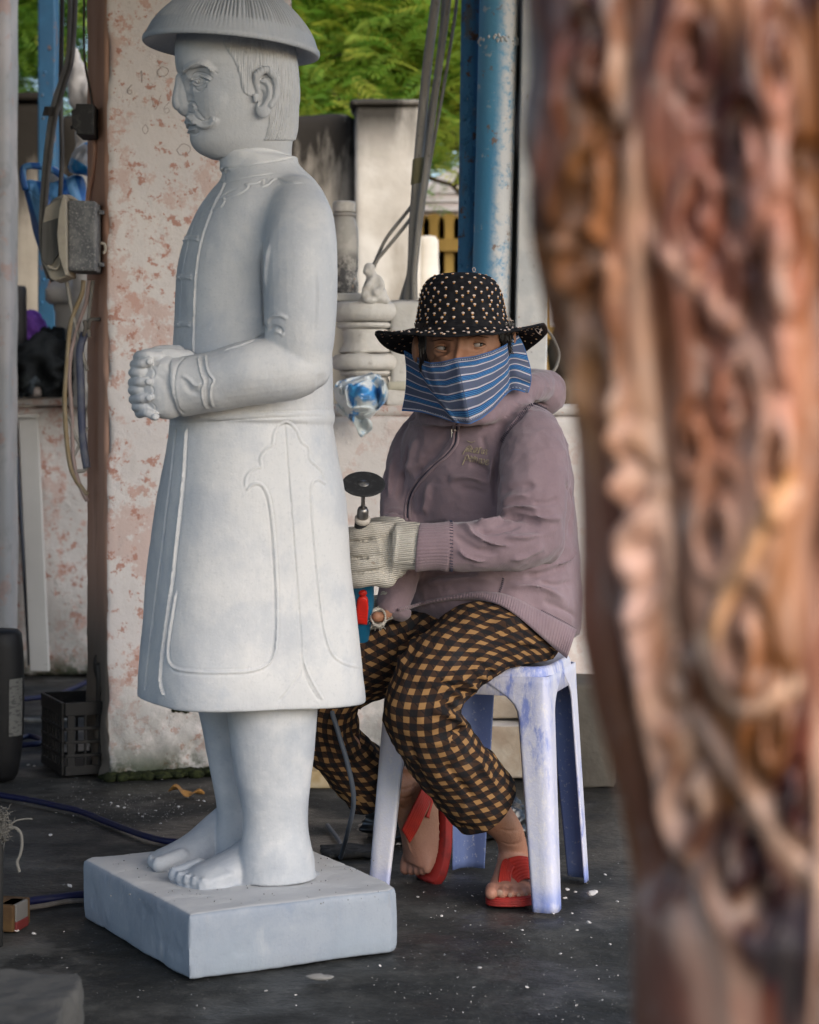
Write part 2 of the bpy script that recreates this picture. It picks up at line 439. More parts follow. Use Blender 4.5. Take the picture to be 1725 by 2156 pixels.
# ------------------------------------------------------------------ ground
def ground():
    g = G()
    xs = np.concatenate([[-60, -20, -8], np.linspace(-3, 3, 90), [8, 20, 60]]); ys = np.concatenate([[-20, -4, 1], np.linspace(2.2, 8.5, 95), [11, 20, 60, 120]])
    X, Y = np.meshgrid(xs, ys, indexing='ij'); P = np.stack([X, Y, np.zeros_like(X)], -1)
    n = fbm(P.reshape(-1, 3) * 1.3, 3, 3).reshape(X.shape) * .004
    inside = (np.abs(X) < 3) & (Y > 2.2) & (Y < 8.5); P[..., 2] = np.where(inside, n - .004, -.004)
    g.grid(P); o = g.build('ground', m_ground, smoothf=True); tag(o, kind='structure')
ground()

# ------------------------------------------------------------------ plastered pillar (painted brown on one side)
PA = R(20); pc = gnd(222, 1637); pf = np.array([math.cos(PA), math.sin(PA), 0]); pb = np.array([-math.sin(PA), math.cos(PA), 0])
PW, PD = .503, .25
def pillar():
    b = pc + pf * PW / 2 + pb * PD / 2
    t = thing('pillar', (b[0], b[1], 0), 'thick plastered pillar with flaking white and pink paint and one brown side', 'pillar')
    g = G(); g.box(b + np.array([0, 0, 1.7]), (PW, PD, 3.6), rz=PA)
    V, Fq = fuse(g, .0125, 0); N = normals(V, Fq)
    n = fbm(V * 14, 4, 5); low = smooth(.3, .02, V[:, 2])
    L = (V - b); u = np.abs(L @ pf) / (PW / 2); v = np.abs(L @ pb) / (PD / 2)
    edge = smooth(.9, 1, u) * smooth(.8, 1, v)
    V = V + N * (n * (.0015 + .010 * low) + edge * (np.minimum(fbm(V * 9, 4, 9), 0) * .018 - .002) + .008 * low * fbm(V * 30, 2, 2))[:, None]
    fc = V[Fq].mean(1) - b; Nf = N[Fq].mean(1)
    mi = ((Nf @ -pf) > .75).astype(int)
    o = link_mesh('shaft', V, Fq, [m_pillar, m_brown], t, True, mi=mi.tolist())
    # pencil scribbles on the plaster: stroke digits
    D = {'2': [(0, .8), (.3, 1), (.6, .75), (0, 0), (.65, 0)], '8': [(.3, .5), (0, .8), (.3, 1), (.6, .8), (0, .25), (.3, 0), (.6, .25), (.3, .5)], '3': [(0, 1), (.6, 1), (.25, .6), (.6, .3), (.3, 0), (0, .1)],
         '5': [(.6, 1), (0, 1), (0, .6), (.5, .55), (.5, .1), (0, 0)], '6': [(.5, 1), (0, .4), (.2, 0), (.5, .2), (.3, .45), (.05, .3)], '0': [(.3, 1), (0, .5), (.3, 0), (.6, .5), (.3, 1)], '1': [(.2, .8), (.35, 1), (.35, 0)],
         'V': [(0, 1), (.3, 0), (.7, 1)], 'C': [(.6, .9), (.2, 1), (0, .5), (.2, 0), (.6, .1)], 'B': [(0, 0), (0, 1), (.5, .8), (0, .55), (.6, .3), (0, 0)], 'o': [(.0, .4), (.5, .9), (1.1, .6), (.9, .1), (.3, 0), (0, .4)]}
    g = G()
    def onface(px, py):
        d = at(px, py, 1.0) - np.array([0, 0, CAMH]); nrm = np.array([math.sin(PA), -math.cos(PA), 0])
        k = ((pc - np.array([0, 0, CAMH])) @ nrm) / (d @ nrm); return np.array([0, 0, CAMH]) + d * k + nrm * .0012
    for s, x, y, h in [('C', 394, 100, 12), ('B', 410, 100, 10), ('2', 398, 121, 12), ('8', 407, 121, 12), ('3', 425, 121, 12), ('5', 435, 121, 12), ('2', 447, 120, 11), ('V', 318, 200, 30), ('6', 345, 214, 24), ('0', 362, 207, 22), ('5', 378, 212, 22), ('5', 394, 209, 20), ('2', 412, 207, 18), ('o', 330, 138, 22), ('o', 372, 300, 26), ('1', 290, 150, 24), ('0', 300, 262, 20), ('6', 268, 178, 20)]:
        L = [onface(x + a * h, y + h - b * h) for a, b in D[s]]
        g.tube(spline(L, len(L) * 4), .0006, 4)
    g.build('pencil_scribble', MB('pencil', (.23, .17, .16), .9, .1).done(), t)
    g = G()                                              # moss patch on the shaft and along its foot
    for k in range(70):
        q = onface(rng.normal(386, 11), rng.normal(1490, 3.5)); g.ell(q, (.007, .005, .004 + .004 * rng.random()), n=6, m=4)
    for k in range(420):
        s = rng.random(); q = pc + pf * s * PW; off = np.array([math.sin(PA), -math.cos(PA), 0]) * abs(rng.normal(.006, .02)); g.ell(q + off + [0, 0, .002], (.012 + .014 * rng.random(), .012, .004 + .010 * rng.random()), n=6, m=4)
    tag(g.build('moss', MB('moss', (.016, .020, .010), .95, .1).layer((.04, .048, .018), .7, scale=60, lo=.45, hi=.65).done(), t, True), kind='stuff')
    g = G(); pts = [(209, 1395), (210, 1440), (207, 1500), (206, 1560)]    # dried drip of dark paint on the brown face
    def onside(px, py):
        d = at(px, py, 1.0) - np.array([0, 0, CAMH]); nrm = -pf
        k = ((pc - np.array([0, 0, CAMH])) @ nrm) / (d @ nrm); return np.array([0, 0, CAMH]) + d * k + nrm * .0015
    L = np.array([onside(*p) for p in pts]); g.tube(spline(L, 14), np.linspace(.011, .003, 14), 6, flat=.3)
    L = np.array([onside(*p) for p in [(206, 1430), (203, 1380)]]); g.tube(spline(L, 6), [.003, .006, .009, .009, .007, .003], 6, flat=.3)
    g.build('paint_drip', MB('drip', (.03, .027, .025), .6).done(), t, True)
pillar()

# ------------------------------------------------------------------ low walls, boundary wall, posts
def rough_box(name, c, s, rz, mat, parent, vox=.02, amp=.004, sm=1, seed=1, cut=None):
    g = G(); g.box(c, s, rz=rz); V, Fq = fuse(g, vox, sm); N = normals(V, Fq)
    V = V + N * (fbm(V * 7, 4, seed) * amp)[:, None]
    return link_mesh(name, V, Fq, mat, parent, True)
def low_walls():
    # far low wall on the left, receding part of the workshop parapet
    t = thing('low_wall', (-1.6, 7.78, 0), 'low pink and white flaking parapet wall at left behind the leaning board', 'wall')
    rough_box('wall_body', (-1.75, 7.80, .485), (1.9, .22, .97), 0, m_lowwall, t, .025)
    rough_box('coping', (-1.75, 7.80, .992), (1.94, .27, .045), 0, m_lowwall, t, .015, .003)
    t = thing('low_wall', (.05, 5.86, 0), 'low whitewashed parapet wall behind the seated person, with faint pink patches', 'wall')
    rough_box('wall_body', (.15, 5.86, .465), (1.55, .24, .93), 0, plaster('parapet_plaster', .32, (.63, .59, .57), 6.0, True, False), t, .02)
    rough_box('coping', (.15, 5.87, .944), (1.58, .26, .03), 0, m_lowwall, t, .012, .003)
low_walls()
def boundary():
    t = thing('boundary_wall', (-.2, 9.1, 0), 'tall cement boundary wall blackened by mould along its top', 'wall')
    zl = CAMH + (HY - 205) * 9.0 / F; zr = CAMH + (HY - 232) * 9.0 / F
    x0 = (748 - CX) * 9.0 / F; x1 = (886 - CX) * 8.9 / F
    rough_box('panel', (-3.2, 9.12, zl / 2), (3.4, .16, zl), 0, m_bwall, t, .05, .008)
    rough_box('panel', ((-1.5 + x0) / 2, 9.125, zr / 2), (x0 + 1.5, .15, zr), 0, m_bwall, t, .04, .008)
    zp = CAMH + (HY - 221) * 8.9 / F
    rough_box('pilaster', ((x0 + x1) / 2, 9.06, zp / 2), (x1 - x0, .32, zp), 0, m_pilast, t, .022, .006, seed=3)
    rough_box('pilaster_cap', ((x0 + x1) / 2 - .01, 9.06, zp + .011), (x1 - x0 + .03, .36, .03), 0, m_pilast, t, .015, .005, seed=4)
    rough_box('buttress', ((x1 + .035), 9.16, .9), (.085, .2, 1.62), 0, m_pilast, t, .025, .004, seed=6)
    rough_box('cap', (-3.2, 9.12, zl + .012), (3.42, .2, .035), 0, m_bwall, t, .025, .006)
boundary()
def posts():
    X = (9 - CX) * 7.3 / F
    t = thing('plaster_post', (X - .11, 7.45, 0), 'grey plaster post cut off by the left edge of the view', 'post')
    rough_box('post', (X - .108, 7.42, 1.6), (.24, .2, 3.6), 0, m_post, t, .02, .004)
    Y = 8.4; g = G(); X0, X1 = at(84, 300, Y)[0], at(121, 300, Y)[0]
    g.box(((X0 + X1) / 2, Y, 1.7), (X1 - X0, .1, 3.6), rz=0); 
    t = thing('blue_pole', ((X0 + X1) / 2, Y, 0), 'square blue painted pole behind the hanging cables at left', 'pole')
    g.build('shaft', m_bluepole, t, bevel=.006)
    g = G()
    for k in range(14): g.ell(((X0 + X1) / 2 + rng.uniform(-.03, .03), Y - .05, 1.2 + k * .09), (.006, .004, .006), n=6, m=4)
    tag(g.build('rust_blister', m_bluedark, t, True), kind='stuff')
    # blue pipes right of centre
    Y = 5.75
    def pipe(name, a, b, r, label, mat, wear=False, collar=None):
        A, B = at(*a, Y), at(*b, Y); d = (B - A) / (A[2] - B[2]); top = A - d * .9; bot = B + d * (B[2] + .0)
        t = thing(name, (bot[0], bot[1], 0), label, 'pipe')
        g = G(); n = 40; zs = np.linspace(0, 1, 60); pts = top + (bot - top) * zs[:, None]
        g.tube(pts, r, n); v = np.vstack(g.v)
        at_ = None
        o = g.build('tube', mat, t, True)
        if wear:
            ax = bot[:2]; V = np.zeros(len(o.data.vertices) * 3); o.data.vertices.foreach_get('co', V); V = V.reshape(-1, 3)
            zz = V[:, 2]; cx = np.interp(zz + 0, [0, top[2]], [0, top[0] - bot[0]])
            wv = (V[:, 0] - cx) / r * .5 + .5; wv = wv * .9 + .14 * smooth(1.9, 1.1, zz)
            a_ = o.data.attributes.new('wear', 'FLOAT', 'POINT'); a_.data.foreach_set('value', wv)
        if collar is not None:
            g = G(); q = at(collar[0], collar[1], Y); g2 = []
            for k in range(60):
                a_ = rng.uniform(0, 2 * math.pi); g.ell(q + [math.cos(a_) * r, math.sin(a_) * r + 0, rng.normal(0, .005)], (.004, .004, .003 + .004 * rng.random()), n=7, m=5)
            tag(g.build('weld_seam', m_greypost, t, True), kind='stuff')
        return t
    pipe('blue_pipe', (1051, 0), (1036, 580), .052, 'thick sky blue steel pipe with white worn paint along its right side', m_bluepipe, True, (1049, 88))
    Y = 5.83
    t = pipe('blue_pipe', (993, 0), (985, 580), .0275, 'thin dark blue pipe covered in rust blisters, left of the thick pipe', m_bluedark)
    g = G()
    for k in range(60):
        py = abs(rng.normal(330, 150)) ; px = lerp(993, 985, py / 580) + rng.normal(2, 9); q = at(px, py, Y - .026); g.ell(q, (.004 + .004 * rng.random(), .004, .004 + .006 * rng.random()), n=6, m=4)
    tag(g.build('rust_blister', m_bluedark, t, True), kind='stuff')
    Y = 5.70
    A0, A1, B0, B1 = at(1101, 0, Y), at(1150, 0, Y), at(1084, 800, Y), at(1146, 800, Y)
    t = thing('steel_post', (B0[0] + .04, Y + .1, 0), 'worn whitish steel post with rust specks right of the blue pipes', 'post')
    g = G(); ext = (A0 - B0) / (A0[2] - B0[2])
    def row(z): 
        x0 = B0[0] + ext[0] * (z - B0[2]); return [[x0, Y, z], [x0 + .085, Y, z], [x0 + .085, Y + .16, z], [x0, Y + .16, z]]
    g.loft([row(z) for z in np.linspace(.0, 3.2, 20)]); g.build('post', m_greypost, t, bevel=.005)
    g = G()
    def row(z):
        x0 = B0[0] + ext[0] * (z - B0[2]) - .0135; return [[x0, Y + .06, z], [x0 + .012, Y + .06, z], [x0 + .012, Y + .09, z], [x0, Y + .09, z]]
    g.loft([row(z) for z in np.linspace(.0, 3.2, 20)]); g.build('rubber_seal', MB('rubber', (.012, .012, .012), .7).done(), t)
posts()

# ------------------------------------------------------------------ trees, far house, picket fence, hill
def leaf_mat(name, c1, c2, tr=.45):
    b = MB(name, c1, .55, .3, coord='pos')
    b.mix(b.fac('attr:tone', lo=0, hi=1), c2)
    m = b.done(); t = m.node_tree; tl = t.nodes.new('ShaderNodeBsdfTranslucent'); mx = t.nodes.new('ShaderNodeMixShader'); mx.inputs[0].default_value = tr
    t.links.new(b.c, tl.inputs['Color']); t.links.new(b.b.outputs[0], mx.inputs[1]); t.links.new(tl.outputs[0], mx.inputs[2])
    t.links.new(mx.outputs[0], t.nodes['Material Output'].inputs['Surface']); return m
m_leaf1 = leaf_mat('feathery_leaf', (.24, .44, .07), (.64, .62, .10), .6)
m_leaf2 = leaf_mat('dark_leaf', (.11, .25, .035), (.34, .48, .06), .55)
m_bark = MB('bark', (.07, .05, .035), .9, .1).layer((.13, .10, .07), .7, scale=12, detail=6, lo=.4, hi=.6, stretch=(1, 1, .25)).bump(.5, .01, scale=14, detail=6).done()
def frond_mesh(n, boxes, size, droop, mat, name, parent, npair=8, seed=0):
    """bipinnate sprays: narrow leaflets on both sides of a drooping stalk"""
    r = np.random.default_rng(seed); VV = []; FF = []; TT = []; base = 0
    for i in range(n):
        c = boxes(r); L = size * r.uniform(.6, 1.25); yaw = r.uniform(0, 2 * math.pi); pit = r.uniform(-.5, .35)
        d = np.array([math.cos(yaw) * math.cos(pit), math.sin(yaw) * math.cos(pit), math.sin(pit)]); up = np.array([0, 0, 1.0]) + r.normal(0, .35, 3)
        s = np.cross(d, up); s /= np.linalg.norm(s); nn = np.cross(s, d); tone = np.clip(r.normal(.36, .3) + (.4 if r.random() < .12 else 0), 0, 1)
        for k in range(npair):
            u = k / (npair - 1); p = c + d * L * u + np.array([0, 0, -droop * L * u * u]); l = L * .42 * math.sin(math.pi * (.12 + .85 * u)) + .01
            for sg in (-1, 1):
                ld = s * sg * .9 + d * .5; ld /= np.linalg.norm(ld); wv = np.cross(nn, ld) * L * .034
                tip = p + ld * l - np.array([0, 0, .12 * l]); mid = p + ld * l * .5
                VV += [p, mid + wv, tip, mid - wv]; FF.append((base, base + 1, base + 2, base + 3)); base += 4
                TT += [np.clip(tone + r.normal(0, .06), 0, 1)] * 4
    o = link_mesh(name, np.array(VV), FF, mat, parent, attrs={'tone': np.array(TT)}); tag(o, kind='stuff'); return o
def branches(g, a, b, r0, r1, wob=.06, n=12, seed=0):
    r = np.random.default_rng(seed); P = np.linspace(a, b, n); P[1:-1] += r.normal(0, wob, (n - 2, 3)); P = spline(P, n * 2); g.tube(P, np.linspace(r0, r1, len(P)), 7)
def tree(base, label, crownbox, n, size, seed, mat, brs, trunk_h, group='trees behind the boundary wall'):
    t = thing('tree', base, label, 'tree', group)
    g = G(); b = np.array(base, float); branches(g, b, b + [.1, 0, trunk_h], .16, .10, .04, seed=seed); g.build('trunk', m_bark, t, True)
    for k, (p, q, r0, r1) in enumerate(brs):
        g = G(); branches(g, np.array(p, float), np.array(q, float), r0, r1, .05, seed=seed + k + 1); g.build('branch', m_bark, t, True)
    frond_mesh(n, crownbox, size, .35, mat, 'crown', t, seed=seed)
def ell_box(c, r, hollow=.25, clumps=14, seed=1):
    q = np.random.default_rng(seed); C = []
    for k in range(clumps):
        d = q.normal(size=3); d /= np.linalg.norm(d); C.append(np.array(c) + d * np.array(r) * q.uniform(hollow, .95))
    def f(rr):
        k = C[rr.integers(len(C))]; return k + rr.normal(0, 1, 3) * np.array(r) * .23
    return f
tree((.9, 12.6, 0), 'bright green feathery tree hanging over the wall, left of the blue pipes', ell_box((-.15, 12.4, 3.3), (1.5, 1.0, .95), .2, 26, 3), 6200, .21, 21, m_leaf1,
     [((.9, 12.6, 1.9), (-.2, 12.5, 3.2), .07, .03), ((.4, 12.5, 2.6), (.35, 12.0, 3.6), .05, .02), ((-.2, 12.5, 2.95), (-1.0, 12.3, 3.05), .04, .012), ((.25, 12.3, 2.85), (-.45, 11.9, 2.75), .03, .01), ((.8, 12.4, 2.2), (.1, 12.1, 2.35), .03, .01)], 2.0)
tree((-.9, 15.5, 0), 'darker broad tree farther back, seen between hat and pipes', ell_box((-.2, 15.3, 3.6), (2.0, 1.0, 1.6), .1, 34, 5), 4600, .28, 33, m_leaf1,
     [((-.9, 15.5, 1.9), (.2, 15.4, 4.0), .12, .05), ((-.5, 15.4, 2.6), (-1.6, 15.3, 4.2), .09, .03)], 2.2)
tree((-2.9, 13.5, 0), 'green tree at far left showing bits of white sky', ell_box((-2.35, 13.4, 3.5), (.9, .6, .75), .2, 16, 9), 1900, .20, 43, m_leaf2,
     [((-2.9, 13.5, 1.9), (-2.3, 13.3, 3.8), .06, .02), ((-2.8, 13.5, 2.2), (-2.45, 13.3, 3.4), .025, .012), ((-2.7, 13.5, 2.1), (-2.0, 13.2, 2.6), .03, .01)], 2.0)
def bush(c, r, n, label, seed, mat=m_leaf2, size=.16):
    t = thing('bush', (c[0], c[1], 0), label, 'bush'); frond_mesh(n, ell_box(c, r, .0, 12, seed), size, .3, mat, 'foliage', t, 8, seed)
bush((-2.45, 12.6, 2.05), (.42, .25, .28), 420, 'low dark bush at far left just above the wall top', 17)
def far_house():
    Y = 14.3
    t = thing('house', (.4, Y + 1, 0), 'pale house with white gable roof far behind the ochre fence', 'house')
    m_w = MB('white_render', (.72, .66, .66), .8).layer((.6, .52, .52), .5, scale=3, lo=.4, hi=.7).done()
    m_rf = MB('pale_roof', (.60, .55, .56), .6).layer((.75, .72, .73), .6, scale=4, lo=.4, hi=.6).done()
    a, b = at(880, 600, Y), at(1180, 425, Y)
    g = G(); g.box(((a[0] + b[0]) / 2, Y + .6, b[2] / 2), (b[0] - a[0], 1.2, b[2])); g.build('wall', m_w, t)
    pk = at(1030, 335, Y); ev = at(878, 412, Y)
    g = G(); P0 = [[ev[0], Y - .15, ev[2] - .06], [pk[0], Y - .15, pk[2] - .06], [pk[0] * 2 - ev[0], Y - .15, ev[2] - .06], [pk[0] * 2 - ev[0], Y - .15, ev[2] + .03], [pk[0], Y - .15, pk[2] + .06], [ev[0], Y - .15, ev[2] + .03]]
    P0 = np.array(P0); P1 = P0 + [0, 1.6, 0]; g.loft([P0, P1]); g.build('roof', m_rf, t)
    for k in range(6):
        g = G(); z0 = at(900, 398 + k * 9, Y)[2]; g.box((.45, Y - .06 - .03 * (k % 2), z0), (1.1, .10, .022)); g.build('cladding_board', m_rf if k % 2 else m_w, t)
far_house()
def picket():
    Y = 13.2; m_o = MB('ochre_wood', (.47, .29, .075), .7).layer((.36, .21, .05), .7, scale=8, lo=.4, hi=.65, stretch=(1, 1, .15)).done()
    t = thing('picket_fence', (.3, Y, 0), 'ochre wooden picket fence seen in the gap beside the cables', 'fence')
    for k in range(-1, 8):
        x = at(914 + k * 32, 500, Y)[0] + .0; w_ = .066
        if k in (0,): pass
        top = at(0, 449, Y)[2]; c = [(-w_, 0.2)] + [(-w_ * math.cos(a_), top - .06 + .06 * math.sin(a_)) for a_ in np.linspace(0, math.pi, 9)] + [(w_, .2)]
        g = G(); A = np.array([[x + p, Y, z] for p, z in c]); g.loft([A, A + [0, .03, 0]]); g.build('picket', m_o, t)
    for z in (at(0, 517, Y)[2], at(0, 700, Y)[2]):
        g = G(); g.box((.42, Y - .03, z), (1.7, .045, .075)); g.build('rail', m_o, t)
picket()
g = G(); xs = np.linspace(-60, 60, 60); P = np.stack([np.stack([xs, np.full(60, 95.0), np.zeros(60)], 1), np.stack([xs, np.full(60, 110.0), 10 + 3 * np.sin(xs * .11) + 1.2 * np.sin(xs * .31 + 1)], 1), np.stack([xs, np.full(60, 140.0), 13 + 4 * np.sin(xs * .07 + 2)], 1)]); g.grid(P)
tag(g.build('hills', MB('far_forest', (.10, .20, .19), .9, .1).layer((.16, .27, .25), .8, scale=.9, detail=6, lo=.4, hi=.6).done(), smoothf=True), kind='structure')

# ------------------------------------------------------------------ unseen roofs and wall, added above and left of the view for shade
def shade_cover():
    m = MB('shade_roof_tin', (.20, .19, .18), .7, .3).layer((.12, .10, .09), .6, scale=3, detail=5, lo=.45, hi=.65).done()
    g = G(); n = 90; xs = np.linspace(-4.2, 2.2, n); P = np.stack([np.stack([xs, np.full(n, y), z + .018 * np.sin(xs * 42)], 1) for y, z in ((.7, 2.45), (5.45, 2.95))]); g.grid(P)
    tag(g.build('added_shade_roof', m, None, True, solid=.004), kind='structure')  # unseen roof, added to shade the upper parts and foreground
    g = G(); n = 60; xs = np.linspace(-4.2, -1.02, n); P = np.stack([np.stack([xs, np.full(n, y), z + .018 * np.sin(xs * 42)], 1) for y, z in ((5.40, 2.99), (8.9, 3.2))]); g.grid(P)
    tag(g.build('added_side_shade_roof', m, None, True, solid=.004), kind='structure')  # unseen second piece, added to darken the left background
    g = G(); g.box((-3.0, 6.7, 1.4), (.15, 4.0, 2.8)); tag(g.build('added_shade_wall', MB('shade_wall_render', (.30, .27, .25), .9).done()), kind='structure')  # unseen wall, added to keep sky light off the left side
shade_cover()
# ------------------------------------------------------------------ marble statue
def marble(name, extra=False, tone=1.0, cool=0.0):
    b = MB(name, (.565, .562, .562), .62, .3)
    b.layer((.425, .445, .48), .7, scale=6, detail=8, rough=.66, lo=.42, hi=.62, dist=.3)
    b.layer((.62, .61, .605), .7, scale=7, detail=7, rough=.62, lo=.5, hi=.7, loc=(3, 2, 0), stretch=(1, 1, .6))
    b.layer((.36, .40, .47), .6, scale=13, detail=7, rough=.65, lo=.58, hi=.76, loc=(1, 7, 0), stretch=(1, 1, .45))
    b.layer((.62, .615, .61), .3, scale=120, detail=3, lo=.55, hi=.75)
    b.layer((.40, .41, .43), .3, scale=170, detail=2, lo=.58, hi=.72)
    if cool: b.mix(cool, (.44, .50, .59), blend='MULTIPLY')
    if tone < 1: b.mix(b.op(b.fac('z', lo=.50, hi=.36), b.fac(scale=5, detail=5, lo=.2, hi=.55)), (.62, .66, .72), .9, 'MULTIPLY')  # legs: bluer rough stone, plus darkness painted in for dimmer light low down
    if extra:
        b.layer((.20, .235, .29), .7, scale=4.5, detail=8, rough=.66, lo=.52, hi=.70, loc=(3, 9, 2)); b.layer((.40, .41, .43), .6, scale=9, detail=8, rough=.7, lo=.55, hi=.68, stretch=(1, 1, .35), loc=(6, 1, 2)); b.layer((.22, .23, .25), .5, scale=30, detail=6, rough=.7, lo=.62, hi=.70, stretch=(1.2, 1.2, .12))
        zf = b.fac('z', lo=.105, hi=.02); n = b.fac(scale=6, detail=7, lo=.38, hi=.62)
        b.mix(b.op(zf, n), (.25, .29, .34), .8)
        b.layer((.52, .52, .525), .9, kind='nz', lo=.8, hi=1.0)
    return b.rough(.5, .75, scale=9, detail=4, lo=.4, hi=.6).bump(.22, .0014, scale=260, detail=4).bump(.25, .003, scale=45, detail=6).bump(.25, .0015, scale=90, detail=5, stretch=(1, 1, .15)).done()
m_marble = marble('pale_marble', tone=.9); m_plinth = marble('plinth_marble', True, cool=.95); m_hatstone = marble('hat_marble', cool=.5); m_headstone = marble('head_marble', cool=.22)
SY = 3.80; TH = R(25); sF = np.array([-math.cos(TH), -math.sin(TH), 0]); sL = np.array([math.sin(TH), -math.cos(TH), 0])
PZ = .107
statue = thing('marble_statue', (-.31, 3.79, 0), 'pale marble statue of a moustached man in long coat and domed hat', 'statue')

def sring(py, L, Rr, Y=SY, ratio=1.0, pw=2.3, tilt=0.0, n=64, yaw=TH):
    """horizontal section of the statue: image limits L..Rr at height py, lateral/front ratio, superellipse power"""
    a = np.linspace(0, 2 * np.pi, n, endpoint=False)
    u = np.sign(np.cos(a)) * np.abs(np.cos(a)) ** (2 / pw); v = np.sign(np.sin(a)) * np.abs(np.sin(a)) ** (2 / pw) * ratio
    f = np.array([-math.cos(yaw), -math.sin(yaw)]); l = np.array([math.sin(yaw), -math.cos(yaw)])
    q = u[:, None] * f + v[:, None] * l
    s = (Rr - L) / 2 * Y / F / np.abs(q[:, 0]).max(); q = q * s
    c = at((L + Rr) / 2, py, Y)
    z = c[2] - tilt * q[:, 0]
    return np.c_[c[0] + q[:, 0], c[1] + q[:, 1], z]

def mirror(P):
    c = np.array([at(512, 0, SY)[0], SY, 0]); P = np.asarray(P); d = (P - c) @ sL
    return P - 2 * d[..., None] * sL

def build_plinth():
    top = [(399, 1925), (288, 1868), (177, 1810), (192, 1803), (371, 1784), (510, 1777), (660, 1787), (756, 1827), (815, 1853), (834, 1867), (822, 1873)]
    P = np.array([gnd(x, y, PZ)[:2] for x, y in top]); c = P.mean(0); g = G()
    prof = [(1.0, -.004), (1.012, .02), (1.012, .05), (1.008, .09), (1.0, PZ)]
    g.loft([np.c_[c + (P - c) * s, np.full(len(P), z)] for s, z in prof]); V, Fq = fuse(g, .0045, 2); N = normals(V, Fq)
    V = V + N * (fbm(V * 8, 4, 3) * .0022 + np.minimum(fbm(V * 26, 3, 8), -.35) * .002)[:, None]
    V[:, 2] = np.maximum(V[:, 2], -.004)
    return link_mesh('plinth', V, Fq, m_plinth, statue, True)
build_plinth()

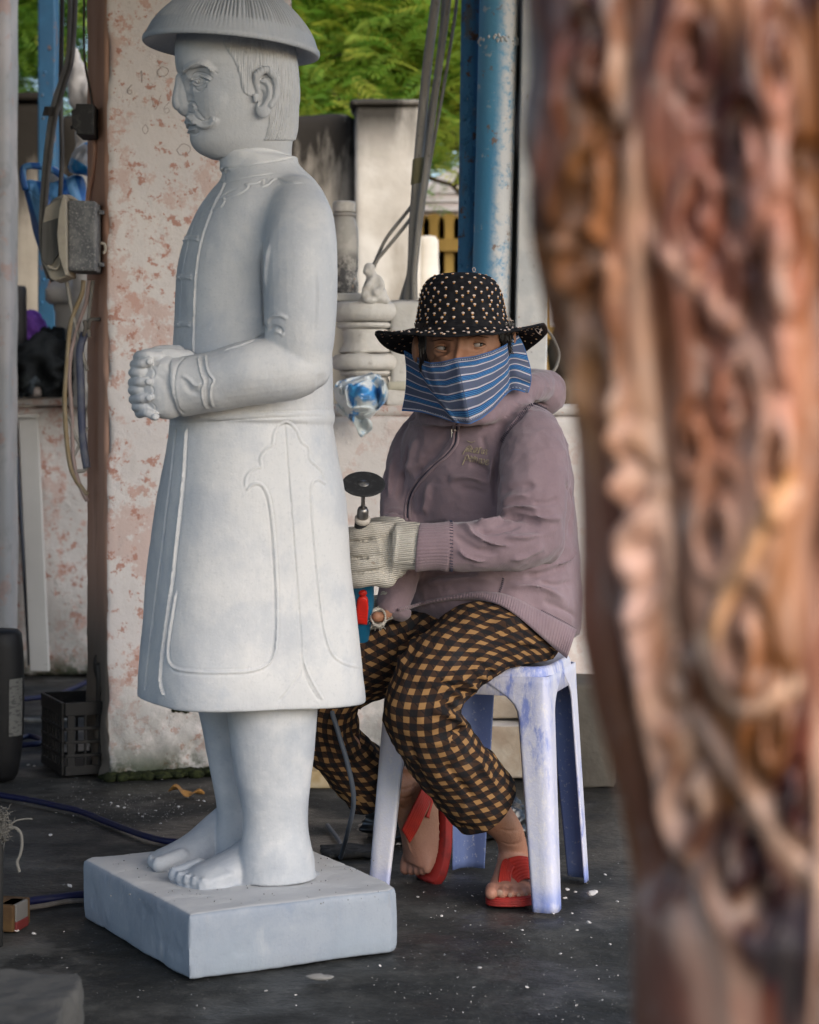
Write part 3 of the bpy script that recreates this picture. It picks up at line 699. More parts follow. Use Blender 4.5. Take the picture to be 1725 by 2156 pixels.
def build_figure():
    g = G()
    T = [(330, 476, 628), (345, 474, 630), (365, 468, 648), (381, 461, 664), (396, 447, 674), (416, 431, 684), (440, 415, 692), (487, 393, 697), (526, 379, 699), (574, 370, 700), (640, 366, 700), (717, 364, 699), (800, 357, 701), (850, 352, 703), (876, 350, 704)]
    T = interp_table(T, 44); g.loft([sring(p, l, r, ratio=float(np.interp(p, [330, 400, 460, 876], [.9, 1.15, 1.12, .98])), pw=2.25) for p, l, r in T])
    # belt
    B = interp_table([(861, 352, 704), (864, 348, 706), (873, 347, 707), (882, 348, 706), (886, 351, 705)], 12); g.loft([sring(p, l, r, ratio=.98, pw=2.25, tilt=.03) for p, l, r in B])
    # skirt of the coat
    T = [(870, 358, 702), (895, 356, 703), (955, 348, 712), (1041, 332, 727), (1126, 319, 735), (1211, 308, 742), (1300, 300, 752), (1400, 291, 763), (1462, 287, 770), (1472, 288, 769)]
    T = interp_table(T, 60); g.loft([sring(p, l, r, ratio=float(np.interp(p, [870, 1200, 1472], [.98, .88, .84])), pw=float(np.interp(p, [870, 1472], [2.3, 3.2])), tilt=float(np.interp(p, [870, 1300, 1472], [0, .0, .02])), n=96) for p, l, r in T])
    # collar, neck
    g.loft([sring(p, l, r, ratio=.8, pw=2.1, tilt=.125) for p, l, r in interp_table([(372, 463, 640), (355, 464, 632), (336, 461, 625), (329, 461, 623), (326, 466, 618)], 14)])
    g.loft([sring(p, l, r, ratio=.8, pw=2.1) for p, l, r in [(350, 470, 615), (320, 470, 612), (300, 450, 611), (270, 440, 610)]])
    # near arm and its mirror image
    up = [np.r_[at(628, 424, 3.715), 60 / 1222], np.r_[at(632, 470, 3.675), 74 / 1228], np.r_[at(633, 540, 3.63), 79 / 1240], np.r_[at(634, 640, 3.62), 77 / 1240], np.r_[at(632, 720, 3.62), 73 / 1240], np.r_[at(633, 768, 3.62), 64 / 1240]]
    up = spline(up, 26)
    fo = [np.r_[at(648, 770, 3.62), 58 / 1240], np.r_[at(600, 779, 3.61), 66 / 1240], np.r_[at(530, 784, 3.61), 69 / 1240], np.r_[at(460, 801, 3.62), 64 / 1240], np.r_[at(420, 808, 3.63), 63 / 1240], np.r_[at(384, 814, 3.64), 64 / 1240]]
    fo = spline(fo, 26); elb = at(664, 783, 3.62)
    for mir in (False, True):
        M_ = mirror if mir else (lambda q: q)
        g.tube(M_(up[:, :3]), up[:, 3], 28, round_ends=True); fq = fo[:15] if mir else fo; g.tube(M_(fq[:, :3]), fq[:, 3] * np.linspace(1, .8 if mir else 1, len(fq)), 28)
        g.ell(M_(elb), .0275, n=20, m=14)
        if not mir: g.tube(M_(np.array([at(368, 816, 3.64), at(374, 815, 3.64), at(384, 813, 3.64)])), [.049, .0525, .052], 28)
        if mir:
            g.tube(np.array([mirror(fo[13, :3]), at(352, 806, 3.70)]), [.040, .030], 16, round_ends=True)
    # legs and feet
    def leg(T, Y, hip): g.loft([sring(p, l, r, Y=Y(p), ratio=.86, pw=2.1, n=40) for p, l, r in interp_table(T, 40)])
    leg([(1440, 478, 671), (1480, 476, 669), (1560, 486, 664), (1635, 495, 656), (1700, 508, 650), (1750, 511, 650), (1790, 504, 657), (1836, 500, 664), (1850, 498, 666)], lambda p: 3.755, None)
    leg([(1440, 410, 570), (1480, 416, 566), (1560, 431, 562), (1635, 444, 560), (1700, 455, 556), (1745, 456, 556), (1800, 450, 560), (1822, 450, 562)], lambda p: 3.90, None)
    def foot(heel, toe, w, toes):
        h = np.array([heel[0], heel[1]]); t_ = np.array([toe[0], toe[1]]); d = t_ - h; L = np.linalg.norm(d); d /= L; s = np.array([-d[1], d[0]]); rings = []
        for t, hw, hh in spline([(0, .022, .045), (.06, .034, .075), (.25, .041, .11), (.45, .042, .088), (.65, .047, .056), (.82, .052, .038), (.93, .050, .03), (1.0, .044, .02)], 26):
            a = np.linspace(0, np.pi, 15); c = h + d * L * t
            top = np.c_[c[0] + s[0] * np.cos(a) * hw, c[1] + s[1] * np.cos(a) * hw, PZ + np.sin(a) ** .8 * hh]
            rings.append(np.vstack([top, [[c[0] - s[0] * hw, c[1] - s[1] * hw, PZ - .012], [c[0] + s[0] * hw, c[1] + s[1] * hw, PZ - .012]]]))
        g.loft(rings)
        for k, (lat, f_, r) in enumerate(toes):
            c = h + d * (L * .985 + f_) + s * lat; q = np.array([c[0], c[1], PZ + r * .72]); b_ = np.r_[d, -.12] * .022
            g.tube([q - b_ * 1.6 + [0, 0, .004], q, q + b_ * .35], [r * 1.05, r, r * .95], 12, round_ends=True)
            g.ell(q + np.r_[d, 0] * .012 + [0, 0, r * .78], (.006, .006, .0022), n=8, m=6)
    tl = [(.034, .006, .0165), (.014, .004, .0125), (-.006, -.001, .012), (-.024, -.008, .0115), (-.040, -.018, .011)]
    hn = gnd(652, 1834, PZ); tn = gnd(398, 1862, PZ); foot(hn, tn, .05, [(-a, b, c) for a, b, c in tl])
    hf = gnd(540, 1800, PZ); tf = gnd(330, 1826, PZ); foot(hf, tf, .05, tl)
    # carve fillet where feet meet the plinth
    g.ell((*(hn[:2] * .5 + tn[:2] * .5), PZ - .010), (.15, .075, .016), rot=np.array([[math.cos(.45), -math.sin(.45), 0], [math.sin(.45), math.cos(.45), 0], [0, 0, 1]]))
    V, Fq = fuse(g, .0023, 1); V = lap(V, Fq, 4, .5, 1 - np.exp(-(((proj(V)[1] - 1466) / 12) ** 2)))
    msk = np.zeros(len(V))
    for q, r in ((at(600, 400, 3.70), .11), (at(560, 470, 3.66), .075), (mirror(at(600, 400, 3.70)), .11), (mirror(at(560, 470, 3.66)), .075)): msk = np.maximum(msk, smooth(r, r * .45, np.linalg.norm(V - q, axis=1)))
    V = lap(V, Fq, 160, .5, msk)
    for q, r in ((at(690, 770, 3.64), .05), (at(520, 845, 3.62), .03)): msk = smooth(r, r * .4, np.linalg.norm(V - q, axis=1)); V = lap(V, Fq, 40, .5, msk)
    # ---------------- sculpt coat detail from carved lines
    tree = bvh(V, Fq); N = normals(V, Fq)
    K = SY / F
    carve = [
        # hem border and curved front panel
        ([(372, 1240), (363, 1300), (354, 1365), (358, 1398), (380, 1411), (440, 1416), (520, 1414), (556, 1404), (575, 1385), (582, 1340), (583, 1280), (581, 1211), (575, 1120), (568, 1060), (558, 1030), (545, 1018), (530, 1022), (519, 1033)], 3.2, 2.4, .02),
        ([(519, 1033), (517, 1012), (524, 996), (540, 985), (551, 983), (548, 966), (556, 950), (566, 941), (574, 936), (577, 912), (588, 895), (600, 889), (612, 892), (626, 908), (634, 930), (650, 942), (652, 968), (672, 985), (682, 1003), (684, 1018), (672, 1010), (660, 1013), (655, 1030), (657, 1080), (664, 1160), (672, 1240), (682, 1320), (697, 1372), (716, 1392), (742, 1402), (764, 1404)], 3.0, 2.2, .02),
        ([(600, 889), (603, 940), (610, 1030), (618, 1130), (626, 1230), (633, 1320), (638, 1400), (650, 1440), (672, 1476)], 2.0, -3.0, .02),
        ([(638, 1395), (632, 1420), (610, 1452), (588, 1476)], 2.2, -2.6, .05),
        ([(641, 1395), (655, 1430), (680, 1474)], 3.0, 2.2, .05),
        # placket edges down the front
        ([(394, 900), (388, 990), (378, 1090), (366, 1200), (352, 1310), (340, 1400), (338, 1440), (345, 1466)], 3.2, 3.6, .02),
        ([(371, 900), (362, 990), (348, 1100), (334, 1210), (318, 1330), (307, 1420), (303, 1452)], 4.5, -5.5, .02),
        ([(407, 748), (407, 690), (409, 630), (413, 570), (421, 520), (434, 475), (452, 430), (468, 400), (474, 384)], 3.0, 2.2, .03),
        ([(377, 700), (379, 640), (385, 570), (395, 520), (409, 470), (428, 430), (450, 400)], 2.4, -2.0, .03),
        # cloud collar line across shoulder and chest
        ([(416, 462), (436, 447), (462, 438), (473, 424), (470, 416), (478, 414), (494, 411), (512, 404), (523, 393), (518, 388), (530, 388), (546, 384), (556, 378), (552, 392), (566, 388), (580, 376), (596, 380), (612, 386), (640, 385)], 2.2, 1.7, .03),
        ([(420, 455), (445, 432), (464, 418), (480, 405), (500, 398)], 2, -1.5, .1),
        # collar edge and front clasp
        ([(458, 356), (500, 352), (560, 342), (627, 330)], 2.4, -2.2, .03), ([(463, 383), (475, 384), (520, 374), (580, 366)], 2.4, -1.8, .1), ([(474, 384), (473, 366), (468, 350)], 2.2, -1.8, .1), ([(462, 357), (474, 356), (476, 364), (464, 366)], 3, 2.4, .1),
        # belt
        ([(349, 879), (420, 877), (520, 869), (620, 865), (704, 862)], 1.8, -2.2, 0), ([(351, 890), (420, 890), (520, 882), (620, 878), (704, 876)], 1.8, -2.6, 0),
        # cuff
        ([(417, 751), (420, 772), (424, 790), (430, 806), (424, 822), (429, 850), (436, 862)], 2.2, 2.0, .03), ([(432, 746), (434, 770), (440, 788), (450, 800), (444, 812), (443, 838), (450, 860)], 2.2, 2.0, .03), ([(425, 750), (428, 775), (436, 798), (434, 815), (436, 846), (443, 860)], 2.0, -1.8, .03),
        ([(390, 752), (375, 768), (368, 795), (368, 830), (376, 860), (388, 872)], 2.2, -1.5, .03), ([(379, 790), (395, 797), (412, 812), (428, 806)], 5, 2.2, .2), ([(382, 785), (400, 822), (422, 826)], 8, -2.0, .3),
        # folds: arm pit, elbow, forearm on body
        ([(553, 500), (551, 560), (554, 620), (557, 680), (562, 696)], 4.5, -4.5, .2), ([(570, 500), (562, 560), (560, 620)], 8, 3, .3), ([(562, 690), (572, 668), (590, 664), (608, 672)], 4, 3.5, .2), ([(564, 698), (575, 688), (590, 692), (596, 704)], 3.5, -3.5, .2), ([(600, 708), (588, 698), (574, 700)], 5, 3, .3), ([(566, 702), (520, 722), (470, 738)], 3.2, -3.0, .15),
        # right sleeve back crease
        ([(668, 560), (672, 620), (668, 700)], 7, 1.4, .3),
    ]
    for pts, wd, h, fd in carve:
        L = cast_line(tree, pts, max(30, len(pts) * 7)); V = ridge(V, N, L, wd * K, h * K * (1.25 if pts[0][1] > 870 and pts[0][0] > 500 else 1.8), fd, groove=.35 if h > 0 and wd < 4 else 0)
    for bx, by in ((386, 583), (384, 682), (401, 502)):         # frog fasteners
        for d_ in (-4, 4): V = ridge(V, N, cast_line(tree, [(bx - 16, by + d_ + 2), (bx, by + d_ * .5), (bx + 18, by + d_)], 20), 3.0 * K, 5.0 * K, .05)
        q = cast(tree, bx - 6, by + 1); V = blob(V, N, q, 8 * K, 6 * K)
    # shallow tool marks and unevenness of hand-rubbed stone
    N = normals(V, Fq); V = V + N * (fbm(V * 9, 3, 7) * .0016 + fbm(V * 60, 2, 5) * .00025)[:, None]
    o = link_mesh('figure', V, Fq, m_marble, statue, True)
    return tree
build_figure()

def build_hands():
    g = G()
    # clasped hands: near hand block, far fingers wrapped round it
    hy = 3.64
    g.ell(at(352, 815, hy), (.047, .040, .055), n=24, m=16); g.ell(at(326, 812, hy + .01), (.036, .036, .056), n=24, m=16); g.ell(at(372, 812, hy), (.034, .042, .048), n=20, m=14)
    pxl = lambda x, y, dy=0.0: at(x, y, hy + dy)
    for (x0, y0, x1, y1, r) in [(290, 768, 312, 761, 11.5), (286, 806, 310, 803, 11.5), (288, 841, 311, 837, 11.5), (300, 870, 324, 877, 11)]:
        L = spline([pxl(x0 - 6, y0, .045), pxl(x0 - 4, y0, .012), pxl(x0 + 8, y0 - 2, -.020), pxl(x1 + 2, y1, -.026)], 14)
        g.tube(L, np.linspace(r / 1236, r * .86 / 1236, 14), 14, round_ends=True)
        g.ell(pxl(x1 + 4, y1, -.036), (.0072, .003, .0065), n=12, m=8)             # finger nail
    for (x0, y0, r) in [(290, 748, 10), (278, 784, 10.5), (277, 821, 10.5), (284, 857, 10)]:
        L = spline([pxl(x0 + 45, y0 + 3, -.012), pxl(x0 + 22, y0, -.016), pxl(x0 + 7, y0, -.003), pxl(x0 + 3, y0 + 1, .025), pxl(x0 + 22, y0 + 3, .05)], 16)
        g.tube(L, r / 1236, 14, round_ends=True)
    g.tube(spline([pxl(395, 752, .0), pxl(350, 746, .0), pxl(312, 746, .012), pxl(290, 752, .02)], 12), np.linspace(16, 11, 12) / 1236, 14, round_ends=True)
    g.tube(spline([pxl(375, 742, .05), pxl(340, 740, .05), pxl(315, 745, .04)], 12), np.linspace(16, 11, 12) / 1236, 14, round_ends=True)
    g.tube(np.array([at(396, 812, 3.64), at(360, 813, 3.645)]), [.040, .042], 24, round_ends=True)
    V, Fq = fuse(g, .0013, 3); N = normals(V, Fq); tree = bvh(V, Fq); K = 3.62 / F
    for pts, w_, h in [([(330, 768), (345, 772), (360, 790)], 8, 2), ([(326, 790), (345, 800), (352, 830)], 9, -2.0), ([(318, 772), (326, 784), (322, 796)], 2.5, -2), ([(318, 812), (324, 822), (320, 830)], 2.5, -2), ([(320, 848), (328, 858), (326, 868)], 2.5, -2)]: V = ridge(V, N, cast_line(tree, pts, 30), w_ * K, h * K, .2)
    for x, y in ((315, 761), (313, 803), (314, 837), (327, 877)):
        q = cast(tree, x, y)
        if q is not None:
            a = np.linspace(0, 2 * np.pi, 24); L = np.array([p for p in (cast(tree, x + 7 * math.cos(t), y + 8.5 * math.sin(t)) for t in a) if p is not None]); V = ridge(V, N, L, 1.6 * K, -1.6 * K, 0)
    link_mesh('clasped_hands', V, Fq, m_marble, statue, True)
build_hands()

def build_head():
    g = G()
    # ---------------- head
    psi = R(15); Y = 3.79; k = Y / F; hF = np.array([-math.cos(psi), -math.sin(psi), 0]); hL = np.array([math.sin(psi), -math.cos(psi), 0]); C = at(500, 0, Y); zc = lambda v: CAMH - (v - HY) * k
    def hp0(px, lat, v):                                  # from midline side view (front px), lateral px, height px
        f = (500 - px) / math.cos(psi)
        return np.array([C[0], C[1], 0]) + (hF * f + hL * lat) * k + np.array([0, 0, zc(v)])
    def hp(px, lat, v):                                   # point at lateral offset lat that shows at (px, v); mirrored for lat < 0
        l = abs(lat) * k; a_ = (px - CX) / F; cs, sn = math.cos(psi), math.sin(psi)
        f = (C[0] + l * sn - a_ * C[1] + a_ * l * cs) / (cs - a_ * sn)
        q = np.array([C[0], C[1], 0]) + hF * f + hL * l; q[2] = CAMH - (v - HY) * q[1] / F
        if lat < 0: q = q - 2 * hL * l
        return q
    HT = [(45, 384, 606, 84), (70, 377, 611, 89), (100, 373, 614, 94), (140, 374, 618, 97), (165, 381, 621, 97), (200, 389, 622, 96), (230, 393, 620, 93), (258, 395, 618, 87), (280, 402, 616, 80), (300, 404, 612, 71), (314, 411, 611, 62), (326, 425, 611, 52), (336, 448, 611, 48)]
    rings = []
    for v, fr, bk, hw in interp_table(HT, 44):
        a = np.linspace(0, 2 * np.pi, 64, endpoint=False); c = (fr + bk) / 2; ra = (bk - fr) / 2
        ca, sa = np.cos(a), np.sin(a); pwf = np.where(ca > 0, 2.15, 2.5)
        u = np.sign(ca) * np.abs(ca) ** (2 / pwf) * ra; l = np.sign(sa) * np.abs(sa) ** (2 / pwf) * hw
        l = l * np.where(ca > 0, 1 - .10 * ca ** 2 * (v > 150), 1)
        rings.append(np.array([hp0(c - uu * 1.0, ll, v) for uu, ll in zip(u, l)]))
    g.loft(rings)
    for sg in (1, -1):
        tb = lambda pts, r, n=14, **kw: g.tube(spline([hp(p[0], sg * p[1], p[2]) for p in pts], n), np.interp(np.linspace(0, 1, n), np.linspace(0, 1, len(np.atleast_1d(r))), np.atleast_1d(r)) * k, 12, round_ends=True, **kw)
        # ear: helix, antihelix, lobe, tragus, back plate
        tb([(547, 97, 196), (541, 99, 178), (543, 106, 160), (556, 110, 148), (571, 111, 153), (581, 111, 174), (579, 110, 202), (570, 109, 222)], [5, 6, 7, 7, 7, 7, 6.5, 6], 40)
        g.ell(hp(554, sg * 102, 230), np.array([16, 8, 19]) * k, n=16, m=12)
        g.ell(hp(558, sg * 95, 190), np.array([23, 12, 40]) * k, n=20, m=14)
        tb([(552, 107, 170), (565, 109, 178), (568, 109, 200), (557, 107, 222)], [4, 6, 6.5, 4], 22)
        g.ell(hp(538, sg * 102, 206), np.array([6, 6, 10]) * k, n=12, m=8)
    nose = spline([hp0(384, 0, 168), hp0(382, 0, 185), hp0(379, 0, 204), hp0(379, 0, 221), hp0(386, 0, 231)], 16)
    g.tube(nose, np.interp(np.linspace(0, 1, 16), [0, .3, .7, .88, 1], [11, 11, 13, 14, 10]) * k, 14, round_ends=True)
    g.tube(spline([hp0(392, 0, 170), hp0(391, 0, 190), hp0(391, 0, 212), hp0(396, 0, 228)], 12), np.interp(np.linspace(0, 1, 12), [0, 1], [15, 22]) * k, 14, round_ends=True)
    for sg in (1, -1): g.ell(hp(402, sg * 16, 226), np.array([12, 9, 9.5]) * k, n=14, m=10)
    V, Fq = fuse(g, .00115, 6)
    # ---------------- sculpt head detail
    tree = bvh(V, Fq); N = normals(V, Fq)
    def side(px, v, sg=1):                                # surface point of the near half that shows at (px, v), or its mirror image
        q = cast(tree, px, v)
        if q is None or sg == 1: return q
        d = (q - C * np.array([1, 1, 0])) @ hL; h = tree.find_nearest(Vector(q - 2 * d * hL)); return np.array(h[0])
    def sl(pts, n=30, sg=1): return np.array([q for q in (side(p[0], p[1], sg) for p in spline(pts, n)) if q is not None])
    head = (V[:, 2] > zc(345)) & (V[:, 2] < zc(40))
    loc = (V - np.array([C[0], C[1], 0])); lat = (loc @ hL) / k; fpx, vpx = proj(V + np.where(lat < 0, -2 * lat * k, 0)[:, None] * hL)
    # hair shell: outline in side view
    hl = np.array([(40, 462), (88, 470), (104, 478), (122, 490), (142, 500), (165, 506), (182, 508), (194, 513), (202, 524), (206, 545), (207, 556), (240, 566), (262, 566), (288, 560), (293, 556)])
    xl = np.interp(vpx, hl[:, 0], hl[:, 1]); ear = np.exp(-(((fpx - 558) / 30) ** 2 + ((vpx - 196) / 52) ** 2) ** 3) * (np.abs(lat) > 70)
    m = smooth(-1.5, 2.5, fpx - xl) * smooth(296, 292, vpx) * head * (1 - ear)
    ang = np.arctan2(lat, -(loc @ hF) / k - 5); st = np.sin(ang * 95 + fbm(np.c_[ang * 18, vpx * .012, vpx * 0], 3, 4) * 7) * .5 + vnoise(np.c_[ang * 60, vpx * .02, vpx * 0], 2) * .6 + .35 * vnoise(np.c_[ang * 140, vpx * .03, vpx * 0], 6)
    V = V + N * (m * (3.6 + 2.3 * st) * k)[:, None]
    # face
    for sg in (1, -1):
        N = normals(V, Fq); tree = bvh(V, Fq)
        P = lambda x, v: side(x, v, sg)
        V = blob(V, N, P(416, 166), 30 * k, -10 * k)                    # eye socket
        V = blob(V, N, P(397, 180), 17 * k, -6 * k); N = normals(V, Fq); tree = bvh(V, Fq)
        L = sl([(387, 154), (392, 147), (403, 138), (420, 133), (435, 136), (444, 145), (453, 157)], 40, sg)
        V = ridge(V, N, L, 8.5 * k, 9.5 * k, .15)
        V = blob(V, N, P(445, 212), 42 * k, 5 * k); V = blob(V, N, P(402, 205), 14 * k, -2.5 * k); N = normals(V, Fq)
        V = blob(V, N, P(419, 170), (18 * k, 18 * k, 13 * k), 9.0 * k); N = normals(V, Fq); tree = bvh(V, Fq)      # eyeball and lids
        for pts, wd, hh in [([(403, 170), (408, 163), (419, 159.5), (432, 162), (447, 170)], 2.8, 4.6), ([(401, 164), (408, 155), (420, 152), (436, 156), (450, 166)], 1.8, -3.2), ([(405, 169), (410, 165), (419, 163.5), (430, 166), (438, 170)], 1.4, -3.0), ([(405, 172), (411, 178), (420, 180), (431, 175), (438, 170)], 2.2, 3.2), ([(406, 171), (412, 175.5), (420, 177), (429, 173)], 1.2, -2.2),
                            ([(407, 181), (413, 188), (422, 190), (436, 180)], 2.8, -3.2), ([(399, 174), (403, 171), (407, 170)], 1.8, -2.4),
                            ([(413, 236), (415, 226), (409, 216), (400, 214), (394, 219)], 2.2, -4.0), ([(408, 232), (410, 224), (404, 219)], 3.5, 3.0), ([(396, 236), (403, 238), (410, 236)], 2.2, -4), ([(416, 232), (422, 242), (432, 252)], 4, -1.8)]:
            V = ridge(V, N, sl(pts, 30, sg), wd * k, hh * k, .1)
        tree = bvh(V, Fq); N = normals(V, Fq); q = P(416, 170.5); V = blob(V, N, q, 6.2 * k, 1.0 * k); a_ = np.linspace(0, 2 * np.pi, 20); L = np.array([P(416 + 5.2 * math.cos(t), 170.5 + 5.2 * math.sin(t)) for t in a_]); V = ridge(V, N, L, 1.3 * k, -2.8 * k, 0); V = blob(V, N, P(416, 170.5), 3.0 * k, -3.6 * k)
        # brow hair strokes
        for i in range(16):
            t = i / 15; x = 384 + 64 * t; y = np.interp(t, [0, .25, .5, .8, 1], [155, 140, 133, 139, 152]); V = ridge(V, N, sl([(x - 3, y + 7), (x + 4, y), (x + 12, y - 5 + 9 * t)], 12, sg), 1.1 * k, -2.0 * k, .2)
        # moustache
        L = sl([(394, 243), (404, 249), (414, 257), (427, 265), (441, 264), (451, 256), (455, 246)], 50, sg)
        V = ridge(V, N, L, 9.5 * k, 8 * k, .12); N = normals(V, Fq); tree = bvh(V, Fq)
        for d_ in (-7, -4.5, -2, .5, 3, 5.5, 8):
            L = sl([(394, 243 + d_ * .4), (404, 249 + d_ * .7), (414, 257 + d_), (427, 265 + d_), (441, 264 + d_ * .9), (450, 256 + d_ * .6), (454, 248 + d_ * .2)], 40, sg); V = ridge(V, N, L, 1.1 * k, -1.3 * k, .05)
        L = sl([(406, 240), (414, 248), (425, 254), (437, 252), (446, 242)], 30, sg); V = ridge(V, N, L, 2 * k, -2.5 * k, .2)
        L = sl([(393, 266), (403, 266), (414, 263)], 24, sg); V = ridge(V, N, L, 1.8 * k, -5.5 * k, .2)
        L = sl([(392, 260), (402, 259), (412, 259)], 24, sg); V = ridge(V, N, L, 3.2 * k, 3 * k, .25)
        L = sl([(397, 273), (405, 273), (416, 269)], 24, sg); V = ridge(V, N, L, 4 * k, 5.5 * k, .25)
        L = sl([(401, 282), (410, 282), (422, 276)], 24, sg); V = ridge(V, N, L, 3.5 * k, -3.5 * k, .3)
        # ear hollow
        tree = bvh(V, Fq); N = normals(V, Fq)
        L = sl([(548, 168), (556, 160), (570, 164), (575, 184), (571, 212)], 26, sg); V = ridge(V, N, L, 2.6 * k, -3.4 * k, .1)
        L = sl([(548, 186), (553, 200), (549, 216), (543, 226)], 20, sg); V = ridge(V, N, L, 5 * k, -6 * k, .25)
        # ear edge, hair tip line
        L = sl([(531, 166), (536, 150), (556, 138), (578, 148), (589, 176), (585, 212)], 40, sg); V = ridge(V, N, L, 2.2 * k, -2.2 * k, .1)
    link_mesh('head', V, Fq, m_headstone, statue, True)
build_head()

def build_hat():
    Y = 3.79; k = Y / F; c = at(487, 99, Y); Rr = 186 * k; H = 140 * k
    til = R(4.9); ax = np.array([0, 1.0, 0]); rot = np.array([[math.cos(til), 0, math.sin(til)], [0, 1, 0], [-math.sin(til), 0, math.cos(til)]])
    n = 720; a = np.linspace(0, 2 * np.pi, n, endpoint=False); rings = []
    pl = np.zeros(n); r_ = np.random.default_rng(4)
    for q in np.cumsum(r_.uniform(.035, .062, 200)):
        if q > 2 * np.pi: break
        pl -= np.exp(-((np.angle(np.exp(1j * (a - q)))) / .0085) ** 2) * r_.uniform(.45, 1.0)
    def ring(r, z, groove=0, rope=0):
        rr = r * (1 + 0 * a); zz = z + groove * pl * .0062 + rope * np.sin(a * 110 + z * 900) * .0009
        v = np.c_[np.cos(a) * (rr + groove * pl * .0034 + rope * np.sin(a * 110 + z * 900) * .0007), np.sin(a) * (rr + groove * pl * .0034), zz]
        return v @ rot.T + c
    prof = [(.0, .034, 0, 0), (.55, .030, 0, 0), (.80, .014, 0, 0), (.93, .001, 0, 0), (.985, -.0065, 0, .2), (1.0, -.0045, 0, 1), (1.004, .000, 0, 1), (.997, .0045, 0, 1), (.982, .0070, 0, .3)]
    for t in np.linspace(0.05, 1, 30):
        x = .975 * (1 - t) ** .9; x = max(x, .004); prof.append((x, .0070 + H * (1 - (x / .975) ** 1.5) ** (1 / 1.5), smooth(.05, .10, t) * (1 - .6 * smooth(.85, 1, t)), 0))
    prof[0] = (.004, .034, 0, 0)
    g = G(); g.loft([ring(Rr * r, z, gr, rp) for r, z, gr, rp in prof]); g.build('hat', m_hatstone, statue, True)
build_hat()
# ------------------------------------------------------------------ plastic stool
def m_stool_():
    b = MB('dusty_lilac_plastic', (.47, .48, .63), .5, .4)
    b.layer((.60, .60, .68), .9, scale=7, detail=7, rough=.65, lo=.36, hi=.6, stretch=(1, 1, .3))
    b.layer((.66, .64, .65), .7, scale=130, detail=6, rough=.75, lo=.50, hi=.64, stretch=(1, 1, .55)); b.layer((.62, .60, .61), .4, scale=6, detail=9, rough=.7, lo=.42, hi=.66, stretch=(1.6, 1.6, .35), loc=(4, 4, 4))
    b.layer((.11, .17, .50), .8, scale=10, detail=9, rough=.72, lo=.54, hi=.64, stretch=(1, 1, .35), loc=(2, 3, 1))
    b.layer((.30, .36, .66), .5, scale=5, detail=5, lo=.5, hi=.7, loc=(9, 3, 1))
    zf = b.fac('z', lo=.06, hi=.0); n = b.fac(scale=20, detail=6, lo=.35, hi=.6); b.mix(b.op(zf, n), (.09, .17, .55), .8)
    return b.bump(.35, .0015, scale=190, detail=5).done()
m_stool = m_stool_()
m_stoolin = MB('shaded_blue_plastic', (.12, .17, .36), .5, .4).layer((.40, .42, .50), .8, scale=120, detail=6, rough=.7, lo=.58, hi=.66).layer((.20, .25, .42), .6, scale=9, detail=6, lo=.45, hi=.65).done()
ZS = .452
ST = dict(A=np.array([.272, 3.955]), B=np.array([.362, 4.27]), C=np.array([.112, 4.385]), D=np.array([-.088, 4.10]))
STC = sum(ST.values()) / 4
def build_stool():
    t = thing('plastic_stool', (STC[0], STC[1], 0), 'dusty pale lilac plastic stool under the seated person', 'stool')
    top = {k: STC + (v - STC) * .84 for k, v in ST.items()}
    order = ['A', 'B', 'C', 'D']
    def rounded(pts, r, n=8):
        out = []; m = len(pts)
        for i in range(m):
            p, a, b = pts[i], pts[i - 1], pts[(i + 1) % m]; u = (a - p) / np.linalg.norm(a - p); v = (b - p) / np.linalg.norm(b - p)
            q = spline([p + u * r, p + (u + v) * r * .28, p + v * r], n)
            out += list(q)
        return np.array(out)
    P = rounded([top[k] for k in order], .05, 9); g = G()
    prof = [(.90, ZS - .010), (.97, ZS - .0), (.995, ZS - .006), (1.01, ZS - .016), (1.02, ZS - .055), (.995, ZS - .056), (.985, ZS - .02), (.90, ZS - .018)]
    g.loft([np.c_[STC + (P - STC) * s, np.full(len(P), z)] for s, z in prof]); g.build('seat', m_stool, t, True, angle=30)
    for i, k in enumerate(order):
        p, a, b = ST[k], ST[order[i - 1]], ST[order[(i + 1) % 4]]; u = (a - p) / np.linalg.norm(a - p); v = (b - p) / np.linalg.norm(b - p)
        rows = []; n = 34
        for j in range(n):
            f = j / (n - 1); z = lerp(0.0, ZS - .018, f); c = lerp(p, top[k] * 1.0 + (top[k] - STC) * .02, f)
            w_ = lerp(.044, .060, f) + .085 * smooth(.80, 1.02, f) ** 2.0 ; th = .0045
            cr = .018
            outer = [c + u * w_, c + u * (w_ * .7), c + u * cr, c + (u + v) * cr * .30, c + v * cr, c + v * (w_ * .7), c + v * w_]
            sc = spline(np.array(outer), 25)
            inn = np.array([q + (u + v) * th * .9 for q in sc[::-1]])
            ring = np.vstack([sc, inn]); rows.append(np.c_[ring, np.full(len(ring), z)])
        g = G(); g.loft(rows); 
        v_ = np.vstack(g.v); fc = [np.mean([v_[i_] for i_ in f_[:4]], axis=0) for f_ in g.f]
        m = len(rows[0]); mi = []
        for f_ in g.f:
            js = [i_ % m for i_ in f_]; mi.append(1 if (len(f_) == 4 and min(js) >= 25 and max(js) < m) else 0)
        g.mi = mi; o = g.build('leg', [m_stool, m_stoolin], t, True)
build_stool()

